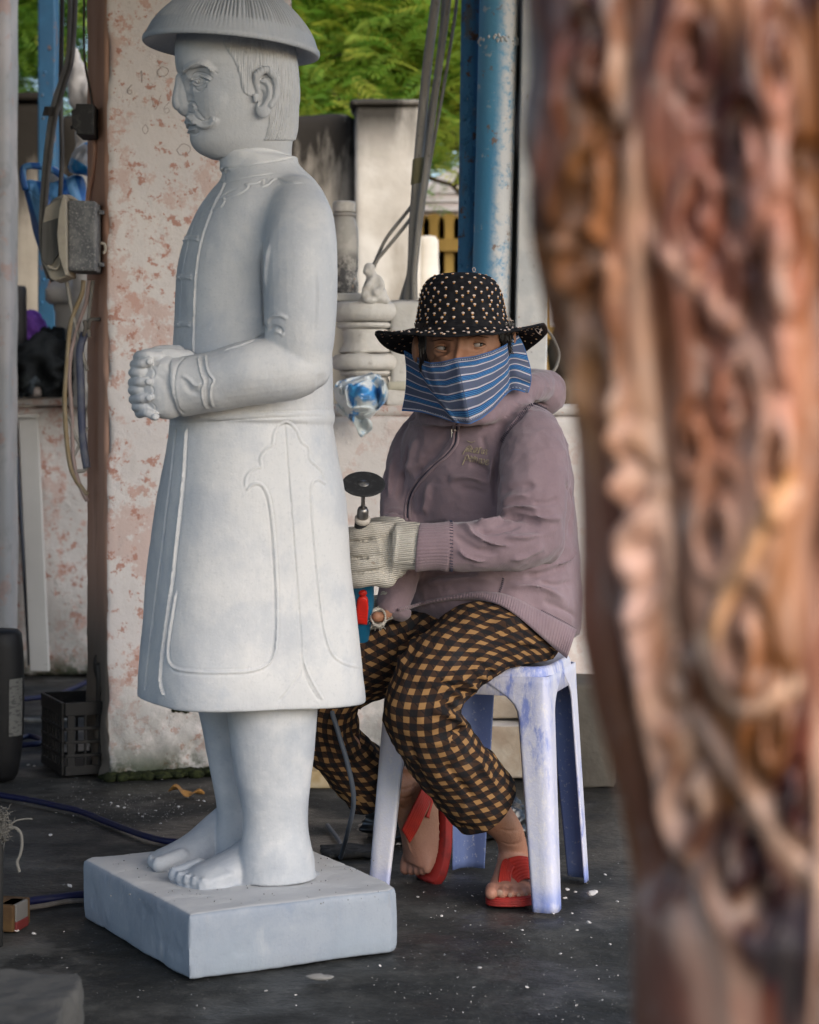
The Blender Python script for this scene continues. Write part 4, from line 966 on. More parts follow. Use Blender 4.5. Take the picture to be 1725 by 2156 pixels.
# ------------------------------------------------------------------ seated person
m_skin = (MB('tanned_skin', (.30, .145, .085), .55, .35).layer((.36, .19, .12), .7, scale=18, detail=5, lo=.4, hi=.65).layer((.20, .09, .055), .6, scale=45, detail=6, lo=.55, hi=.75)
          .layer((.36, .17, .13), .6, kind='z', lo=.16, hi=.02).bump(.3, .001, scale=260, detail=4).bump(.45, .0025, scale=60, detail=5, rough=.65).done())
def fabric(name, c, c2, weave=900, dust=None):
    b = MB(name, c, .92, .12).layer(c2, .8, scale=9, detail=6, lo=.4, hi=.68).layer(tuple(x * 1.18 for x in c), .5, scale=weave, detail=2, lo=.5, hi=.7)
    if dust: b.layer(dust, .6, scale=14, detail=8, rough=.7, lo=.60, hi=.78)
    b.b.inputs['Sheen Weight'].default_value = .25; b.b.inputs['Sheen Roughness'].default_value = .5
    return b.bump(.4, .0012, scale=weave * .8, detail=2).bump(.3, .004, scale=24, detail=6, rough=.62).bump(.2, .003, scale=70, detail=4, stretch=(1, 1, .5)).done()
m_hood = fabric('mauve_fleece', (.212, .152, .172), (.27, .20, .222), 700, (.35, .28, .30))
m_rib = fabric('mauve_rib_knit', (.208, .15, .17), (.27, .198, .216), 500, (.34, .27, .285))
m_seam = MB('dark_blue_thread', (.045, .045, .07), .9, .1).done()
m_black = MB('black_cotton', (.010, .010, .012), .9, .15).layer((.022, .022, .025), .8, scale=90, detail=3, lo=.4, hi=.65).bump(.3, .001, scale=700, detail=2).done()
m_dotw = MB('white_embroidery', (.66, .54, .48), .8).done(); m_doto = MB('orange_embroidery', (.48, .22, .045), .8).done()
def m_check_():
    b = MB('checked_cotton', (.014, .013, .014), .9, .12, coord='uv'); t = b.t
    sep = t.nodes.new('ShaderNodeSeparateXYZ'); t.links.new(b.map((1, 1, 1)), sep.inputs[0])
    def fr(o, off=0.0):
        a = t.nodes.new('ShaderNodeMath'); a.operation = 'ADD'; a.inputs[1].default_value = off; t.links.new(o, a.inputs[0])
        f = t.nodes.new('ShaderNodeMath'); f.operation = 'FRACT'; t.links.new(a.outputs[0], f.inputs[0]); return f.outputs[0]
    def lt(o, v):
        n = t.nodes.new('ShaderNodeMath'); n.operation = 'LESS_THAN'; n.inputs[1].default_value = v
        t.links.new(o, n.inputs[0]); return n.outputs[0]
    fu, fv = fr(sep.outputs[0]), fr(sep.outputs[1]); a, c = lt(fu, .46), lt(fv, .46)
    both = b.op(a, c); any_ = b.op(a, c, 'MAXIMUM'); xor = b.op(any_, both, 'SUBTRACT')
    b.mix(xor, (.043, .024, .016))
    s = t.nodes.new('ShaderNodeMath'); s.operation = 'ADD'; t.links.new(sep.outputs[0], s.inputs[0]); t.links.new(sep.outputs[1], s.inputs[1])
    d = lt(fr(s.outputs[0], .3), .13); b.mix(b.op(b.op(d, xor), .75), (.012, .011, .012))
    b.mix(both, (.27, .15, .062))
    geo = t.nodes.new('ShaderNodeNewGeometry'); b.co = geo.outputs['Position']
    b.layer((.045, .05, .055), .35, scale=16, detail=6, lo=.55, hi=.75).layer((.2, .18, .16), .3, scale=10, detail=8, rough=.7, lo=.62, hi=.8, loc=(2, 2, 2))
    return b.bump(.25, .001, scale=800, detail=2).bump(.3, .004, scale=30, detail=5).done()
m_check = m_check_()

person = thing('person', (.17, 4.15, 0), 'seated person in spotted black hat, striped mask, mauve hoodie and checked trousers', 'person')

def limb(rows, nr, m, period=None, circ=None, up=None, wr=0.0, seed=0, cap=False):
    Q = spline(rows, nr); P, r = Q[:, :3], Q[:, 3]; T = np.gradient(P, axis=0); T /= np.linalg.norm(T, axis=1)[:, None]
    u = np.array(up if up is not None else [0, 1, 0], float); V = []; a = np.linspace(0, 2 * np.pi, m, endpoint=False)
    for i in range(nr):
        u = u - T[i] * u.dot(T[i]); u /= np.linalg.norm(u); b = np.cross(T[i], u)
        V.append(P[i] + r[i] * (np.cos(a)[:, None] * u + np.sin(a)[:, None] * b))
    V = np.vstack(V); VA = V.reshape(nr, m, 3); s = np.vstack([np.zeros((1, m)), np.cumsum(np.linalg.norm(np.diff(VA, axis=0), axis=2), axis=0)]); s = s - s[int(nr * .6)]
    wdt = np.linalg.norm(np.roll(VA, -1, 1) - VA, axis=2).sum(1)
    Fq = []; UV = []
    for i in range(nr - 1):
        for j in range(m):
            k = (j + 1) % m; Fq.append((i * m + j, i * m + k, (i + 1) * m + k, (i + 1) * m + j))
            if period: UV += [(j / m * circ / period, s[i, j] / period), ((j + 1) / m * circ / period, s[i, k] / period), ((j + 1) / m * circ / period, s[i + 1, k] / period), (j / m * circ / period, s[i + 1, j] / period)]
    return V, np.array(Fq), np.array(UV) if period else None
def pr(px, py, Y, r): return np.r_[at(px, py, Y), r * Y / F]

def in_stool(V, pad=0.0):
    P = [STC + (ST[k] - STC) * (.84 + pad) for k in 'ABCD']; ins = np.ones(len(V))
    for i in range(4):
        a, b = P[i], P[(i + 1) % 4]; n = np.array([-(b - a)[1], (b - a)[0]]); n /= np.linalg.norm(n)
        ins = np.minimum(ins, smooth(-.012, .012, (V[:, :2] - a) @ n))
    return ins

def build_trousers():
    near = [pr(1178, 1318, 4.16, 52), pr(1120, 1330, 4.12, 80), pr(1040, 1345, 4.04, 87), pr(965, 1375, 3.97, 86), pr(915, 1425, 3.925, 85), pr(887, 1475, 3.90, 84), pr(893, 1530, 3.92, 84), pr(928, 1590, 3.97, 82), pr(972, 1640, 4.02, 80), pr(1014, 1688, 4.07, 79)]
    far = [pr(1080, 1310, 4.27, 70), pr(1000, 1322, 4.24, 78), pr(900, 1340, 4.17, 76), pr(800, 1390, 4.10, 74), pr(715, 1440, 4.06, 72), pr(688, 1492, 4.07, 66), pr(702, 1560, 4.12, 63), pr(742, 1618, 4.17, 67), pr(783, 1657, 4.21, 72)]
    VV, FF, UU = [], [], []; off = 0
    for rows, sd in ((near, 1), (far, 2)):
        V, Fq, UV = limb(rows, 170, 110, 0.0268, .4556, up=[0, .2, 1], seed=sd)
        N = normals(V, Fq)
        V = V + N * (fbm(V * np.array([8, 8, 11]) + sd, 3, sd) * .010 - np.abs(fbm(V * np.array([13, 13, 17]), 3, sd + 4)) * .0075)[:, None]
        Fq = np.vstack([Fq]); VV.append(V); FF.append(Fq + off); UU.append(UV); off += len(V)
    V, Fq, UV = np.vstack(VV), np.vstack(FF), np.vstack(UU); nn = len(VV[0])
    tree = bvh(V, Fq); N = normals(V, Fq); K = 3.97 / F
    for pts, w_, h in [
        ([(985, 1535), (962, 1515), (930, 1500), (905, 1497)], 7, 7), ([(992, 1520), (965, 1497), (935, 1480), (900, 1470)], 6, -7), ([(1000, 1490), (972, 1470), (940, 1452), (905, 1440), (880, 1437)], 7, 7), ([(1003, 1475), (975, 1455), (940, 1437), (900, 1425)], 6, -7),
        ([(1010, 1460), (985, 1440), (955, 1425)], 7, 6), ([(985, 1545), (960, 1540), (940, 1550)], 5, -5), ([(965, 1530), (955, 1560), (950, 1590)], 7, -3), ([(1040, 1440), (1010, 1420), (990, 1400)], 7, 4), ([(1050, 1425), (1020, 1402), (1000, 1375)], 6, -4),
        ([(1100, 1300), (1060, 1310), (1020, 1330)], 8, 4), ([(1110, 1325), (1070, 1335), (1030, 1350)], 7, -4), ([(1150, 1365), (1100, 1350), (1060, 1350)], 7, 4), ([(890, 1290), (860, 1330), (840, 1380), (825, 1430)], 8, -6), ([(905, 1295), (880, 1330), (858, 1380)], 8, 4),
        ([(860, 1560), (890, 1640), (935, 1700)], 10, -3), ([(990, 1570), (1020, 1620), (1050, 1660)], 9, 3), ([(930, 1600), (970, 1650), (1005, 1690)], 9, -3),
        ([(700, 1500), (720, 1560), (760, 1620)], 9, 4), ([(740, 1530), (770, 1580)], 8, -4), ([(800, 1340), (830, 1360), (850, 1400)], 8, 4)]:
        L = cast_line(tree, pts, 40); V = ridge(V, N, L, w_ * K, h * K * 2.0, .2)
    ins = in_stool(V) * smooth(.30, .40, V[:, 2]); V[:, 2] = np.where((V[:, 2] < ZS + .004), lerp(V[:, 2], ZS + .004 + (V[:, 2] - ZS) * .02, ins), V[:, 2])
    # doubled hem at both cuffs: turn the last ring inwards
    m = 110; Vn = [V]; off = len(V); Fx = []; Ux = []
    for last in (nn - m, len(V) - m):
        ring = V[last:last + m]; c = ring.mean(0); prev = V[last - 12 * m:last - 11 * m] 
        inn = c + (ring - c) * .93; dpt = c + (ring - c) * .88 + (prev.mean(0) - c) * 1.6
        Vn += [inn, dpt]
        for j in range(m):
            k = (j + 1) % m
            Fx += [(last + j, last + k, off + k, off + j), (off + j, off + k, off + m + k, off + m + j)]; Ux += [(j * .1, 0), (j * .1 + .1, 0), (j * .1 + .1, .3), (j * .1, .3)] * 2
        off += 2 * m
    V = np.vstack(Vn); Fq = np.vstack([Fq, np.array(Fx)]); UV = np.vstack([UV, np.array(Ux)])
    link_mesh('trousers', V, Fq, m_check, person, True, uv=UV)
    return V, Fq
TRV, TRF = build_trousers()

def build_hoodie():
    g = G(); wy = R(52)
    T = [(846, 945, 1090), (866, 905, 1130), (885, 868, 1160), (910, 850, 1180), (950, 846, 1196), (1000, 846, 1206), (1050, 848, 1212), (1100, 846, 1216), (1150, 842, 1219), (1200, 838, 1222), (1250, 836, 1224), (1290, 842, 1222), (1330, 880, 1219), (1372, 960, 1205)]
    T = interp_table(T, 50); g.loft([sring(p, l, r, Y=4.19, ratio=1.22, pw=2.2, yaw=wy) for p, l, r in T])
    near = [pr(1098, 890, 4.10, 52), pr(1118, 915, 4.06, 66), pr(1125, 960, 4.02, 74), pr(1124, 1020, 3.985, 77), pr(1120, 1080, 3.965, 75), pr(1118, 1130, 3.955, 68)]
    fore = [pr(1132, 1138, 3.96, 55), pr(1105, 1142, 3.94, 60), pr(1060, 1148, 3.92, 57), pr(1010, 1149, 3.91, 54), pr(965, 1150, 3.91, 52), pr(946, 1149, 3.91, 50)]
    for rows in (near, fore): Q = spline(rows, 30); g.tube(Q[:, :3], Q[:, 3], 26, round_ends=True)
    g.ell(at(1142, 1138, 3.97), np.array([50, 52, 56]) * 3.97 / F, n=20, m=14)
    far = [pr(900, 905, 4.27, 48), pr(868, 950, 4.26, 48), pr(850, 1010, 4.23, 45), pr(842, 1070, 4.19, 43), pr(845, 1110, 4.15, 44)]; ff = [pr(848, 1115, 4.15, 45), pr(850, 1170, 4.11, 44), pr(838, 1235, 4.07, 40), pr(824, 1275, 4.05, 36)]
    for rows in (far, ff): Q = spline(rows, 24); g.tube(Q[:, :3], Q[:, 3], 22, round_ends=True)
    # hood lying round the neck and on the back
    hood = [pr(962, 888, 4.02, 14), pr(1010, 880, 4.02, 20), pr(1060, 856, 4.07, 27), pr(1105, 826, 4.14, 33), pr(1135, 812, 4.24, 36), pr(1110, 815, 4.36, 40), pr(1030, 815, 4.42, 42), pr(950, 830, 4.38, 38), pr(900, 856, 4.26, 28), pr(900, 880, 4.12, 18), pr(945, 890, 4.03, 13)]
    Q = spline(hood, 60); g.tube(Q[:, :3], Q[:, 3], 18, round_ends=True)
    g.ell(at(1140, 830, 4.30), (.055, .06, .05), n=18, m=12)
    V, Fq = fuse(g, .0036, 9)
    tree = bvh(V, Fq); N = normals(V, Fq); K = 3.98 / F
    folds = [
        # sleeve bend folds
        ([(1052, 1084), (1080, 1070), (1110, 1068), (1140, 1074)], 6, 8), ([(1046, 1098), (1075, 1090), (1105, 1092), (1150, 1110)], 6, -7), ([(1002, 1097), (1020, 1104), (1048, 1100), (1060, 1090)], 7, 8), ([(1000, 1112), (1030, 1120), (1060, 1116), (1100, 1105)], 6, -6),
        ([(962, 1100), (985, 1112), (1000, 1130), (1040, 1146), (1090, 1150)], 7, 7), ([(955, 1120), (975, 1140), (1010, 1160), (1060, 1166)], 7, -5), ([(960, 1150), (985, 1172), (1030, 1186)], 7, 5), ([(1060, 1130), (1100, 1132), (1150, 1122)], 8, 5), ([(1070, 1180), (1110, 1172), (1150, 1150)], 8, 4),
        ([(1055, 1062), (1085, 1046), (1120, 1044)], 9, 5), ([(1050, 1040), (1090, 1024), (1140, 1022)], 10, -3), ([(1185, 1050), (1150, 1060), (1120, 1058)], 8, -3), ([(1190, 1090), (1150, 1092), (1120, 1084)], 7, 4),
        # line between sleeve and chest
        ([(1117, 852), (1092, 876), (1068, 905), (1052, 932), (1047, 960), (1042, 1000), (1041, 1040), (1046, 1075)], 5.5, -8), ([(1040, 950), (1034, 990), (1033, 1030)], 8, 4),
        # chest and belly folds
        ([(1038, 1000), (1010, 985), (985, 975)], 9, -5), ([(1036, 1022), (1005, 1008), (975, 1004), (940, 1010)], 10, 6), ([(1030, 1042), (1000, 1034), (960, 1030)], 9, -4), ([(1030, 960), (1018, 935), (1015, 915)], 8, -3),
        ([(950, 900), (925, 935), (885, 985), (868, 1010)], 14, -6), ([(880, 920), (868, 960), (860, 1010)], 12, 4), ([(905, 1010), (900, 1050), (892, 1090)], 14, 5), ([(862, 1120), (900, 1108), (950, 1100)], 9, -7), ([(880, 1230), (940, 1222), (1000, 1216), (1050, 1222)], 10, 5), ([(890, 1212), (950, 1208), (1010, 1204)], 8, -5),
        ([(1060, 1240), (1100, 1232), (1150, 1240), (1200, 1270)], 10, 5), ([(1100, 1215), (1150, 1208), (1200, 1190)], 8, -5), ([(1140, 1265), (1180, 1280), (1215, 1300)], 9, -4), ([(1190, 1000), (1207, 1060), (1200, 1140)], 9, -4), ([(1165, 1195), (1200, 1180), (1220, 1150)], 7, 4), ([(1130, 1225), (1170, 1232), (1215, 1225)], 7, -4),
        ([(830, 960), (822, 1010), (818, 1050)], 8, 4), ([(860, 930), (850, 990), (838, 1060)], 7, -5), ([(805, 1080), (830, 1075), (850, 1085)], 6, -4), ([(850, 870), (870, 895), (900, 905)], 9, 3),
        ([(1070, 845), (1100, 850), (1130, 848), (1165, 862)], 3, -4), ([(1075, 870), (1100, 862), (1130, 860)], 6, 2)]
    for pts, w_, h in folds:
        V = ridge(V, N, cast_line(tree, pts, 44), w_ * K, h * K * 2.0, .25)
    N = normals(V, Fq); V = V + N * (fbm(V * 13, 3, 21) * .0036 - np.abs(fbm(V * np.array([20, 20, 26]), 3, 15)) * .0035)[:, None]
    # cut the cloth off below the hem and the sleeve ends
    px, py = proj(V); hx = [820, 841, 892, 940, 988, 1061, 1134, 1180, 1215, 1240]; hyv = [1286, 1283, 1268, 1258, 1250, 1254, 1286, 1308, 1330, 1346]
    lim = np.interp(px, hx, hyv); keep = (py < lim + 6) | (V[:, 1] > 4.25)
    low = (~keep); V[low] = V[low]                       # hidden part stays but tucks in
    c = np.array([at(1040, 1300, 4.19)[0], 4.19]); d = V[low, :2] - c; V[low, :2] = c + d * np.clip(1 - (py[low] - lim[low]) / 260.0, .72, 1)[:, None]
    ins = in_stool(V); V[:, 2] = np.where(V[:, 2] < ZS + .012, lerp(V[:, 2], ZS + .012, 1.0), V[:, 2])
    link_mesh('hoodie', V, Fq, m_hood, person, True)
    tree = bvh(V, Fq); return V, Fq, tree
HV, HF, HTREE = build_hoodie()
_allV = np.vstack([HV, TRV]); _allF = np.vstack([HF, TRF + len(HV)]); ALLT = bvh(_allV, _allF)
def on(tree, px, py, lift=0.0, dflt=4.05):
    q = cast(tree, px, py); q = at(px, py, dflt) if q is None else q
    d = q - np.array([0, 0, CAMH]); d /= np.linalg.norm(d); return q - d * lift

def build_hoodie_trim():
    # ribbed hem band: strip lying over lap and hip, ribs are real ridges
    up = spline([(838, 1281), (866, 1274), (892, 1266), (940, 1256), (988, 1247), (1025, 1246), (1061, 1250), (1098, 1264), (1134, 1283), (1180, 1307), (1215, 1325)], 320)
    lo = spline([(840, 1288), (868, 1281), (894, 1273), (942, 1265), (985, 1263), (1020, 1266), (1055, 1276), (1090, 1298), (1130, 1332), (1166, 1364), (1194, 1387)], 320)
    def Yof(p): return np.array([on(ALLT, x, y, .0)[1] for x, y in p])
    mid = (up + lo) / 2; y0 = Yof(up); y1 = np.minimum(Yof(lo), y0 + .03); ym = np.minimum((y0 + y1) / 2, Yof(mid))
    def sm(y, n=31):
        yp = np.pad(y, n // 2, mode='edge'); yp = np.array([yp[i:i + n].min() * .5 + yp[i:i + n].mean() * .5 for i in range(len(y))]); return np.convolve(np.pad(yp, n // 2, mode='edge'), np.ones(n) / n, 'valid')
    y0, ym, y1 = sm(y0), sm(ym), sm(y1); rows = []
    for i in range(320):
        rb = .0009 * math.sin(i * 1.35)
        c = [at(*up[i], y0[i] + .006), at(*up[i], y0[i] - .004), at(*(up[i] * .85 + lo[i] * .15), lerp(y0[i], ym[i], .3) - .009 + rb), at(*mid[i], ym[i] - .011 + rb), at(*(up[i] * .15 + lo[i] * .85), lerp(ym[i], y1[i], .7) - .010 + rb), at(*lo[i], y1[i] - .005), at(*lo[i], y1[i] + .012), at(*(up[i] * .5 + lo[i] * .5), ym[i] + .012)]
        rows.append(c)
    g = G(); g.loft(rows); g.build('hem_band', m_rib, person, True)
    # ribbed cuff of the near sleeve
    g = G(); n = 150; a = np.linspace(0, 2 * np.pi, n, endpoint=False); rings = []
    for px, r, dy in [(952, 46, 0), (950, 52, 0), (944, 53, 0), (930, 50, 0), (910, 49, 1), (892, 50, 2), (882, 51, 3), (879, 49, 3), (880, 44, 3)]:
        c = at(px, 1150 + dy, 3.91); rr = r * 3.91 / F * (1 + .020 * np.sin(a * 42)); rings.append(np.c_[c[0] + 0 * a + .004 * np.sin(a + .5), c[1] + np.cos(a) * rr, c[2] + np.sin(a) * rr])
    g.loft(rings); g.build('cuff', m_rib, person, True)
    g = G()
    for k in range(44):                                  # overlock stitches where the cuff is sewn on
        b = k / 44 * 2 * math.pi; c = at(950, 1150, 3.91); r = 53.5 * 3.91 / F; p = c + [0, math.cos(b) * r, math.sin(b) * r]; g.tube([p + [.003, 0, 0], p + [-.003, 0, .001]], .0009, 5)
    tag(g.build('stitching', m_seam, person), kind='stuff')
    # stitched seams on shoulder and sleeve
    def stitch(pts, step=4.5, w_=5, name='stitching'):
        g = G(); L = spline(pts, 300); d = np.r_[0, np.cumsum(np.linalg.norm(np.diff(L, axis=0), axis=1))]
        for s in np.arange(0, d[-1], step):
            i = min(np.searchsorted(d, s), 298); p = L[i]; t = (L[i + 1] - p) / (np.linalg.norm(L[i + 1] - p) + 1e-9); nrm = np.array([-t[1], t[0]])
            g.tube([on(HTREE, *(p + nrm * w_ * .5), .0012), on(HTREE, *(p - nrm * w_ * .5 + t * 1.5), .0012)], .0008, 4)
        tag(g.build(name, m_seam, person), kind='stuff')
    stitch([(1150, 862), (1128, 852), (1117, 854), (1094, 876), (1070, 905), (1056, 930)], 4, 7)
    stitch([(1051, 1250), (1057, 1232), (1060, 1218)], 4, 5)
    stitch([(1140, 1286), (1180, 1306), (1212, 1326)], 4, 5)
    # zip: two tapes, teeth and pull
    Z = [(962, 893), (961, 915), (957, 936), (940, 958), (914, 980), (890, 1004), (872, 1028), (862, 1050), (858, 1075), (859, 1096)]
    for off in (-4.5, 4.5):
        L = [on(HTREE, x + off, y, .002) for x, y in spline(Z, 70)]; g = G(); g.tube(spline(L[::3], 70), .0026, 8, flat=.8); g.build('zip_tape', m_hood, person, True)
    L = [on(HTREE, x, y, .0022) for x, y in spline(Z, 60)]; g = G(); g.tube(spline(L[::3], 60), .0012, 6); g.build('zip_teeth', m_seam, person, True)
    m_metal = MB('zip_metal', (.62, .60, .56), .3, .5, 1.0).done(); g = G()
    q = on(HTREE, 957, 897, .006); g.box(q, (.006, .004, .009)); 
    for dx in (-.0032, .0032): g.box(q + [dx - .002, -.002, -.015], (.0016, .0016, .018))
    g.box(q + [-.002, -.002, -.0235], (.008, .0016, .0022)); g.box(q + [-.002, -.002, -.0125], (.0062, .0016, .0018)); g.build('zip_pull', m_metal, person, bevel=.0004)
    # worn cream embroidery, two script lines on the chest
    m_e = MB('faded_embroidery', (.36, .30, .21), .85).layer((.20, .15, .13), .7, scale=260, detail=4, lo=.42, hi=.6).done()
    # strokes in the zoomed frame: x 1780..2080, y 1700..1950 of the full photograph
    cv = lambda x, y: ((1780 + x / 5.75) * .5264, (1700 + y / 5.75) * .5264)
    strokes = [
        [(510, 365), (560, 385), (620, 400), (690, 372)], [(545, 470), (500, 520), (450, 600), (410, 680)],          # F
        [(500, 560), (530, 540), (515, 600), (490, 610), (500, 560)],                                                 # o
        [(560, 490), (555, 560), (545, 620)], [(560, 510), (590, 480), (615, 500)],                                   # r
        [(585, 590), (625, 560), (630, 520), (600, 520), (590, 600), (630, 630)],                                     # e
        [(655, 560), (670, 640), (720, 540)],                                                                          # v
        [(690, 620), (740, 570), (740, 520), (690, 550), (690, 640), (760, 640)],                                     # e
        [(790, 520), (780, 590), (765, 660)], [(790, 560), (830, 520), (850, 545)],                                    # r
        [(860, 560), (840, 640), (870, 660), (900, 570)], [(905, 570), (890, 660)], [(940, 555), (970, 590), (935, 620), (965, 660), (930, 690)],
        [(470, 720), (450, 800), (400, 920)], [(470, 730), (530, 690), (540, 760), (490, 800), (455, 790)],            # second line
        [(560, 800), (610, 760), (620, 715), (575, 740), (555, 820), (610, 830)],
        [(650, 740), (635, 850)], [(645, 790), (690, 720), (690, 780), (675, 850)], [(690, 790), (740, 740), (740, 800), (725, 860)],
        [(800, 770), (780, 880)], [(795, 810), (840, 770), (835, 850), (825, 890)], [(850, 830), (880, 790), (910, 800), (890, 880), (855, 900), (850, 830)],
        [(930, 870), (980, 850), (1005, 805), (960, 810), (930, 880), (960, 920), (1010, 885)]]
    for s in strokes:
        P2 = spline([cv(*p) for p in s], 16); g = G(); g.tube([on(HTREE, x, y, .0014) for x, y in P2], .00125, 5, flat=.8); g.build('embroidery', m_e, person, True)
build_hoodie_trim()

def build_body():
    g = G()
    g.ell(at(974, 728, 4.095), (.079, .098, .092), n=32, m=24)           # skull
    g.ell(at(970, 790, 4.04), (.058, .065, .062), n=24, m=18)            # jaw
    Q = spline([pr(985, 800, 4.12, 52), pr(1000, 850, 4.15, 54), pr(1010, 900, 4.19, 62)], 12); g.tube(Q[:, :3], Q[:, 3], 20)
    T = [(880, 920, 1110), (930, 900, 1145), (1050, 900, 1160), (1200, 895, 1170), (1290, 900, 1170), (1340, 915, 1180)]
    g.loft([sring(p, l, r, Y=4.19, ratio=1.15, pw=2.2, yaw=R(52)) for p, l, r in interp_table(T, 20)])
    for rows in ([pr(1108, 910, 4.06, 40), pr(1122, 1000, 4.0, 46), pr(1120, 1130, 3.96, 40)], [pr(1120, 1135, 3.96, 38), pr(1040, 1148, 3.92, 36), pr(946, 1150, 3.91, 30), pr(880, 1152, 3.92, 28), pr(830, 1155, 3.94, 34)],
                 [pr(900, 920, 4.27, 30), pr(858, 1010, 4.24, 22), pr(850, 1110, 4.16, 22)], [pr(850, 1115, 4.15, 22), pr(842, 1200, 4.10, 20), pr(814, 1285, 4.055, 14), pr(803, 1300, 4.035, 10)],
                 [pr(1150, 1325, 4.15, 55), pr(1040, 1350, 4.04, 62), pr(915, 1425, 3.93, 60), pr(887, 1478, 3.91, 58), pr(928, 1590, 3.97, 52), pr(1014, 1688, 4.07, 44), pr(1066, 1745, 4.115, 33), pr(1080, 1785, 4.135, 31), pr(1082, 1815, 4.145, 36)],
                 [pr(1080, 1315, 4.26, 50), pr(900, 1342, 4.17, 55), pr(722, 1442, 4.07, 52), pr(690, 1494, 4.08, 48), pr(744, 1620, 4.17, 43), pr(800, 1652, 4.215, 42), pr(838, 1668, 4.24, 40)]):
        Q = spline(rows, 40); g.tube(Q[:, :3], Q[:, 3], 20, round_ends=True)
    # near foot, flat on the sandal, toes towards the viewer
    zs = .0165
    def foot_mesh(rows, wdir, hdir, toes, spread, tl, tr):
        """rows: centre (bottom), half width, height along foot; section rises along hdir"""
        rings = []
        Q = spline([np.r_[c, w_, h_] for c, w_, h_ in rows], 30)
        for q in Q:
            a = np.linspace(0, np.pi, 15); c = q[:3]
            rings.append(np.vstack([c + wdir * (np.cos(a) * q[3])[:, None] + hdir * (np.sin(a) ** .8 * q[4])[:, None], c - wdir * q[3] - hdir * .004, c + wdir * q[3] - hdir * .004]))
        g.loft(rings)
        end = Q[-1, :3]; dr = Q[-1, :3] - Q[-5, :3]; dr /= np.linalg.norm(dr)
        for k in range(5):
            lt = spread[k]; b = end + wdir * lt - dr * .022 + hdir * tr[k] * .8; tipp = end + wdir * lt + dr * tl[k] + hdir * tr[k] * .75
            g.tube(spline([b, (b + tipp) / 2 + hdir * tr[k] * .35, tipp], 8), np.linspace(tr[k] * .9, tr[k], 8), 12, round_ends=True)
        return end, dr
    y_t, xt = 4.036, .188
    foot_mesh([(np.array([.203, 4.185, zs]), .020, .04), (np.array([.202, 4.165, zs]), .031, .075), (np.array([.2, 4.13, zs]), .034, .088), (np.array([.196, 4.10, zs]), .038, .062), (np.array([.193, 4.075, zs]), .042, .045), (np.array([.190, 4.055, zs]), .044, .032), (np.array([xt, y_t, zs]), .042, .022)],
              np.array([-1., -.08, 0]), np.array([0, 0, 1.]), None, [.033, .012, -.006, -.023, -.037], [.018, .016, .012, .007, 0.0], [.0125, .0095, .009, .0085, .008])
    # far foot: heel raised, resting on its toes
    hd = np.array([-.80, -.52, .12]); hd /= np.linalg.norm(hd); wd = np.array([-.50, .86, .1]); wd -= hd * hd.dot(wd); wd /= np.linalg.norm(wd)
    pts = [(892, 1618, 4.275, .024, .05), (897, 1650, 4.275, .030, .082), (901, 1690, 4.272, .034, .088), (902, 1730, 4.270, .037, .072), (899, 1765, 4.266, .041, .056), (893, 1795, 4.262, .043, .042), (886, 1818, 4.258, .041, .030)]
    foot_mesh([(at(a, b, c), d, e) for a, b, c, d, e in pts], wd, hd, None, [.030, .011, -.007, -.023, -.036], [.020, .018, .014, .009, .003], [.0125, .010, .0095, .009, .0085])
    # bare thumb end through the torn far glove
    g.tube(spline([at(816, 1292, 4.03), at(800, 1300, 4.015), at(793, 1298, 4.002)], 6), .0105, 12, round_ends=True)
    V, Fq = fuse(g, .0030, 3); tree = bvh(V, Fq); N = normals(V, Fq); K = 4.0 / F
    c_ = lambda x, y: cast(tree, x, y)
    # face
    for ex, ey in ((931, 733), (1007, 726)):
        V = blob(V, N, c_(ex, ey), .022, -.0105); V = blob(V, N, c_(ex, ey - 1), (.013, .02, .007), -.003)
    N = normals(V, Fq)
    for pts, w_, h in [([(945, 740), (955, 732), (960, 715)], 6, -2), ([(966, 700), (968, 725), (964, 750), (961, 765)], 8, 9), ([(905, 716), (925, 711), (948, 716)], 6, 5), ([(985, 712), (1008, 704), (1035, 708)], 6, 5),
                       ([(914, 745), (930, 753), (946, 748)], 4, 4), ([(912, 752), (930, 762), (950, 756)], 3, -3.5), ([(990, 737), (1008, 745), (1030, 738)], 4, 4), ([(986, 745), (1006, 754), (1036, 744)], 3, -3.5), ([(1003, 748), (1012, 752), (1030, 746)], 2, -3),
                       ([(905, 765), (915, 752), (905, 742)], 4, -1.5), ([(890, 775), (905, 768), (925, 772)], 7, 4), ([(1010, 760), (1030, 752), (1050, 735)], 8, 4)]:
        V = ridge(V, N, cast_line(tree, pts, 24), w_ * K, h * K, .25)
    tree2 = bvh(V, Fq); N = normals(V, Fq)
    # creases on ankles and toes
    for pts, w_, h in [([(1050, 1770), (1072, 1778), (1104, 1774)], 2.5, -2.5), ([(1050, 1745), (1075, 1750), (1104, 1745)], 2.5, -2), ([(820, 1650), (850, 1662), (880, 1650)], 3, -3), ([(822, 1664), (850, 1682), (885, 1668)], 3, -3), ([(830, 1690), (855, 1705), (880, 1700)], 3, -2.5), ([(838, 1720), (858, 1735), (885, 1730)], 3, 2.5), ([(850, 1750), (868, 1800)], 3, 2.5)]:
        V = ridge(V, N, cast_line(tree, pts, 24), w_ * K, h * K, .2)
    link_mesh('body', V, Fq, m_skin, person, True)
    # nails
    m_nail = MB('toe_nail', (.28, .17, .125), .45, .4).done()
    tr_ = bvh(V, Fq)
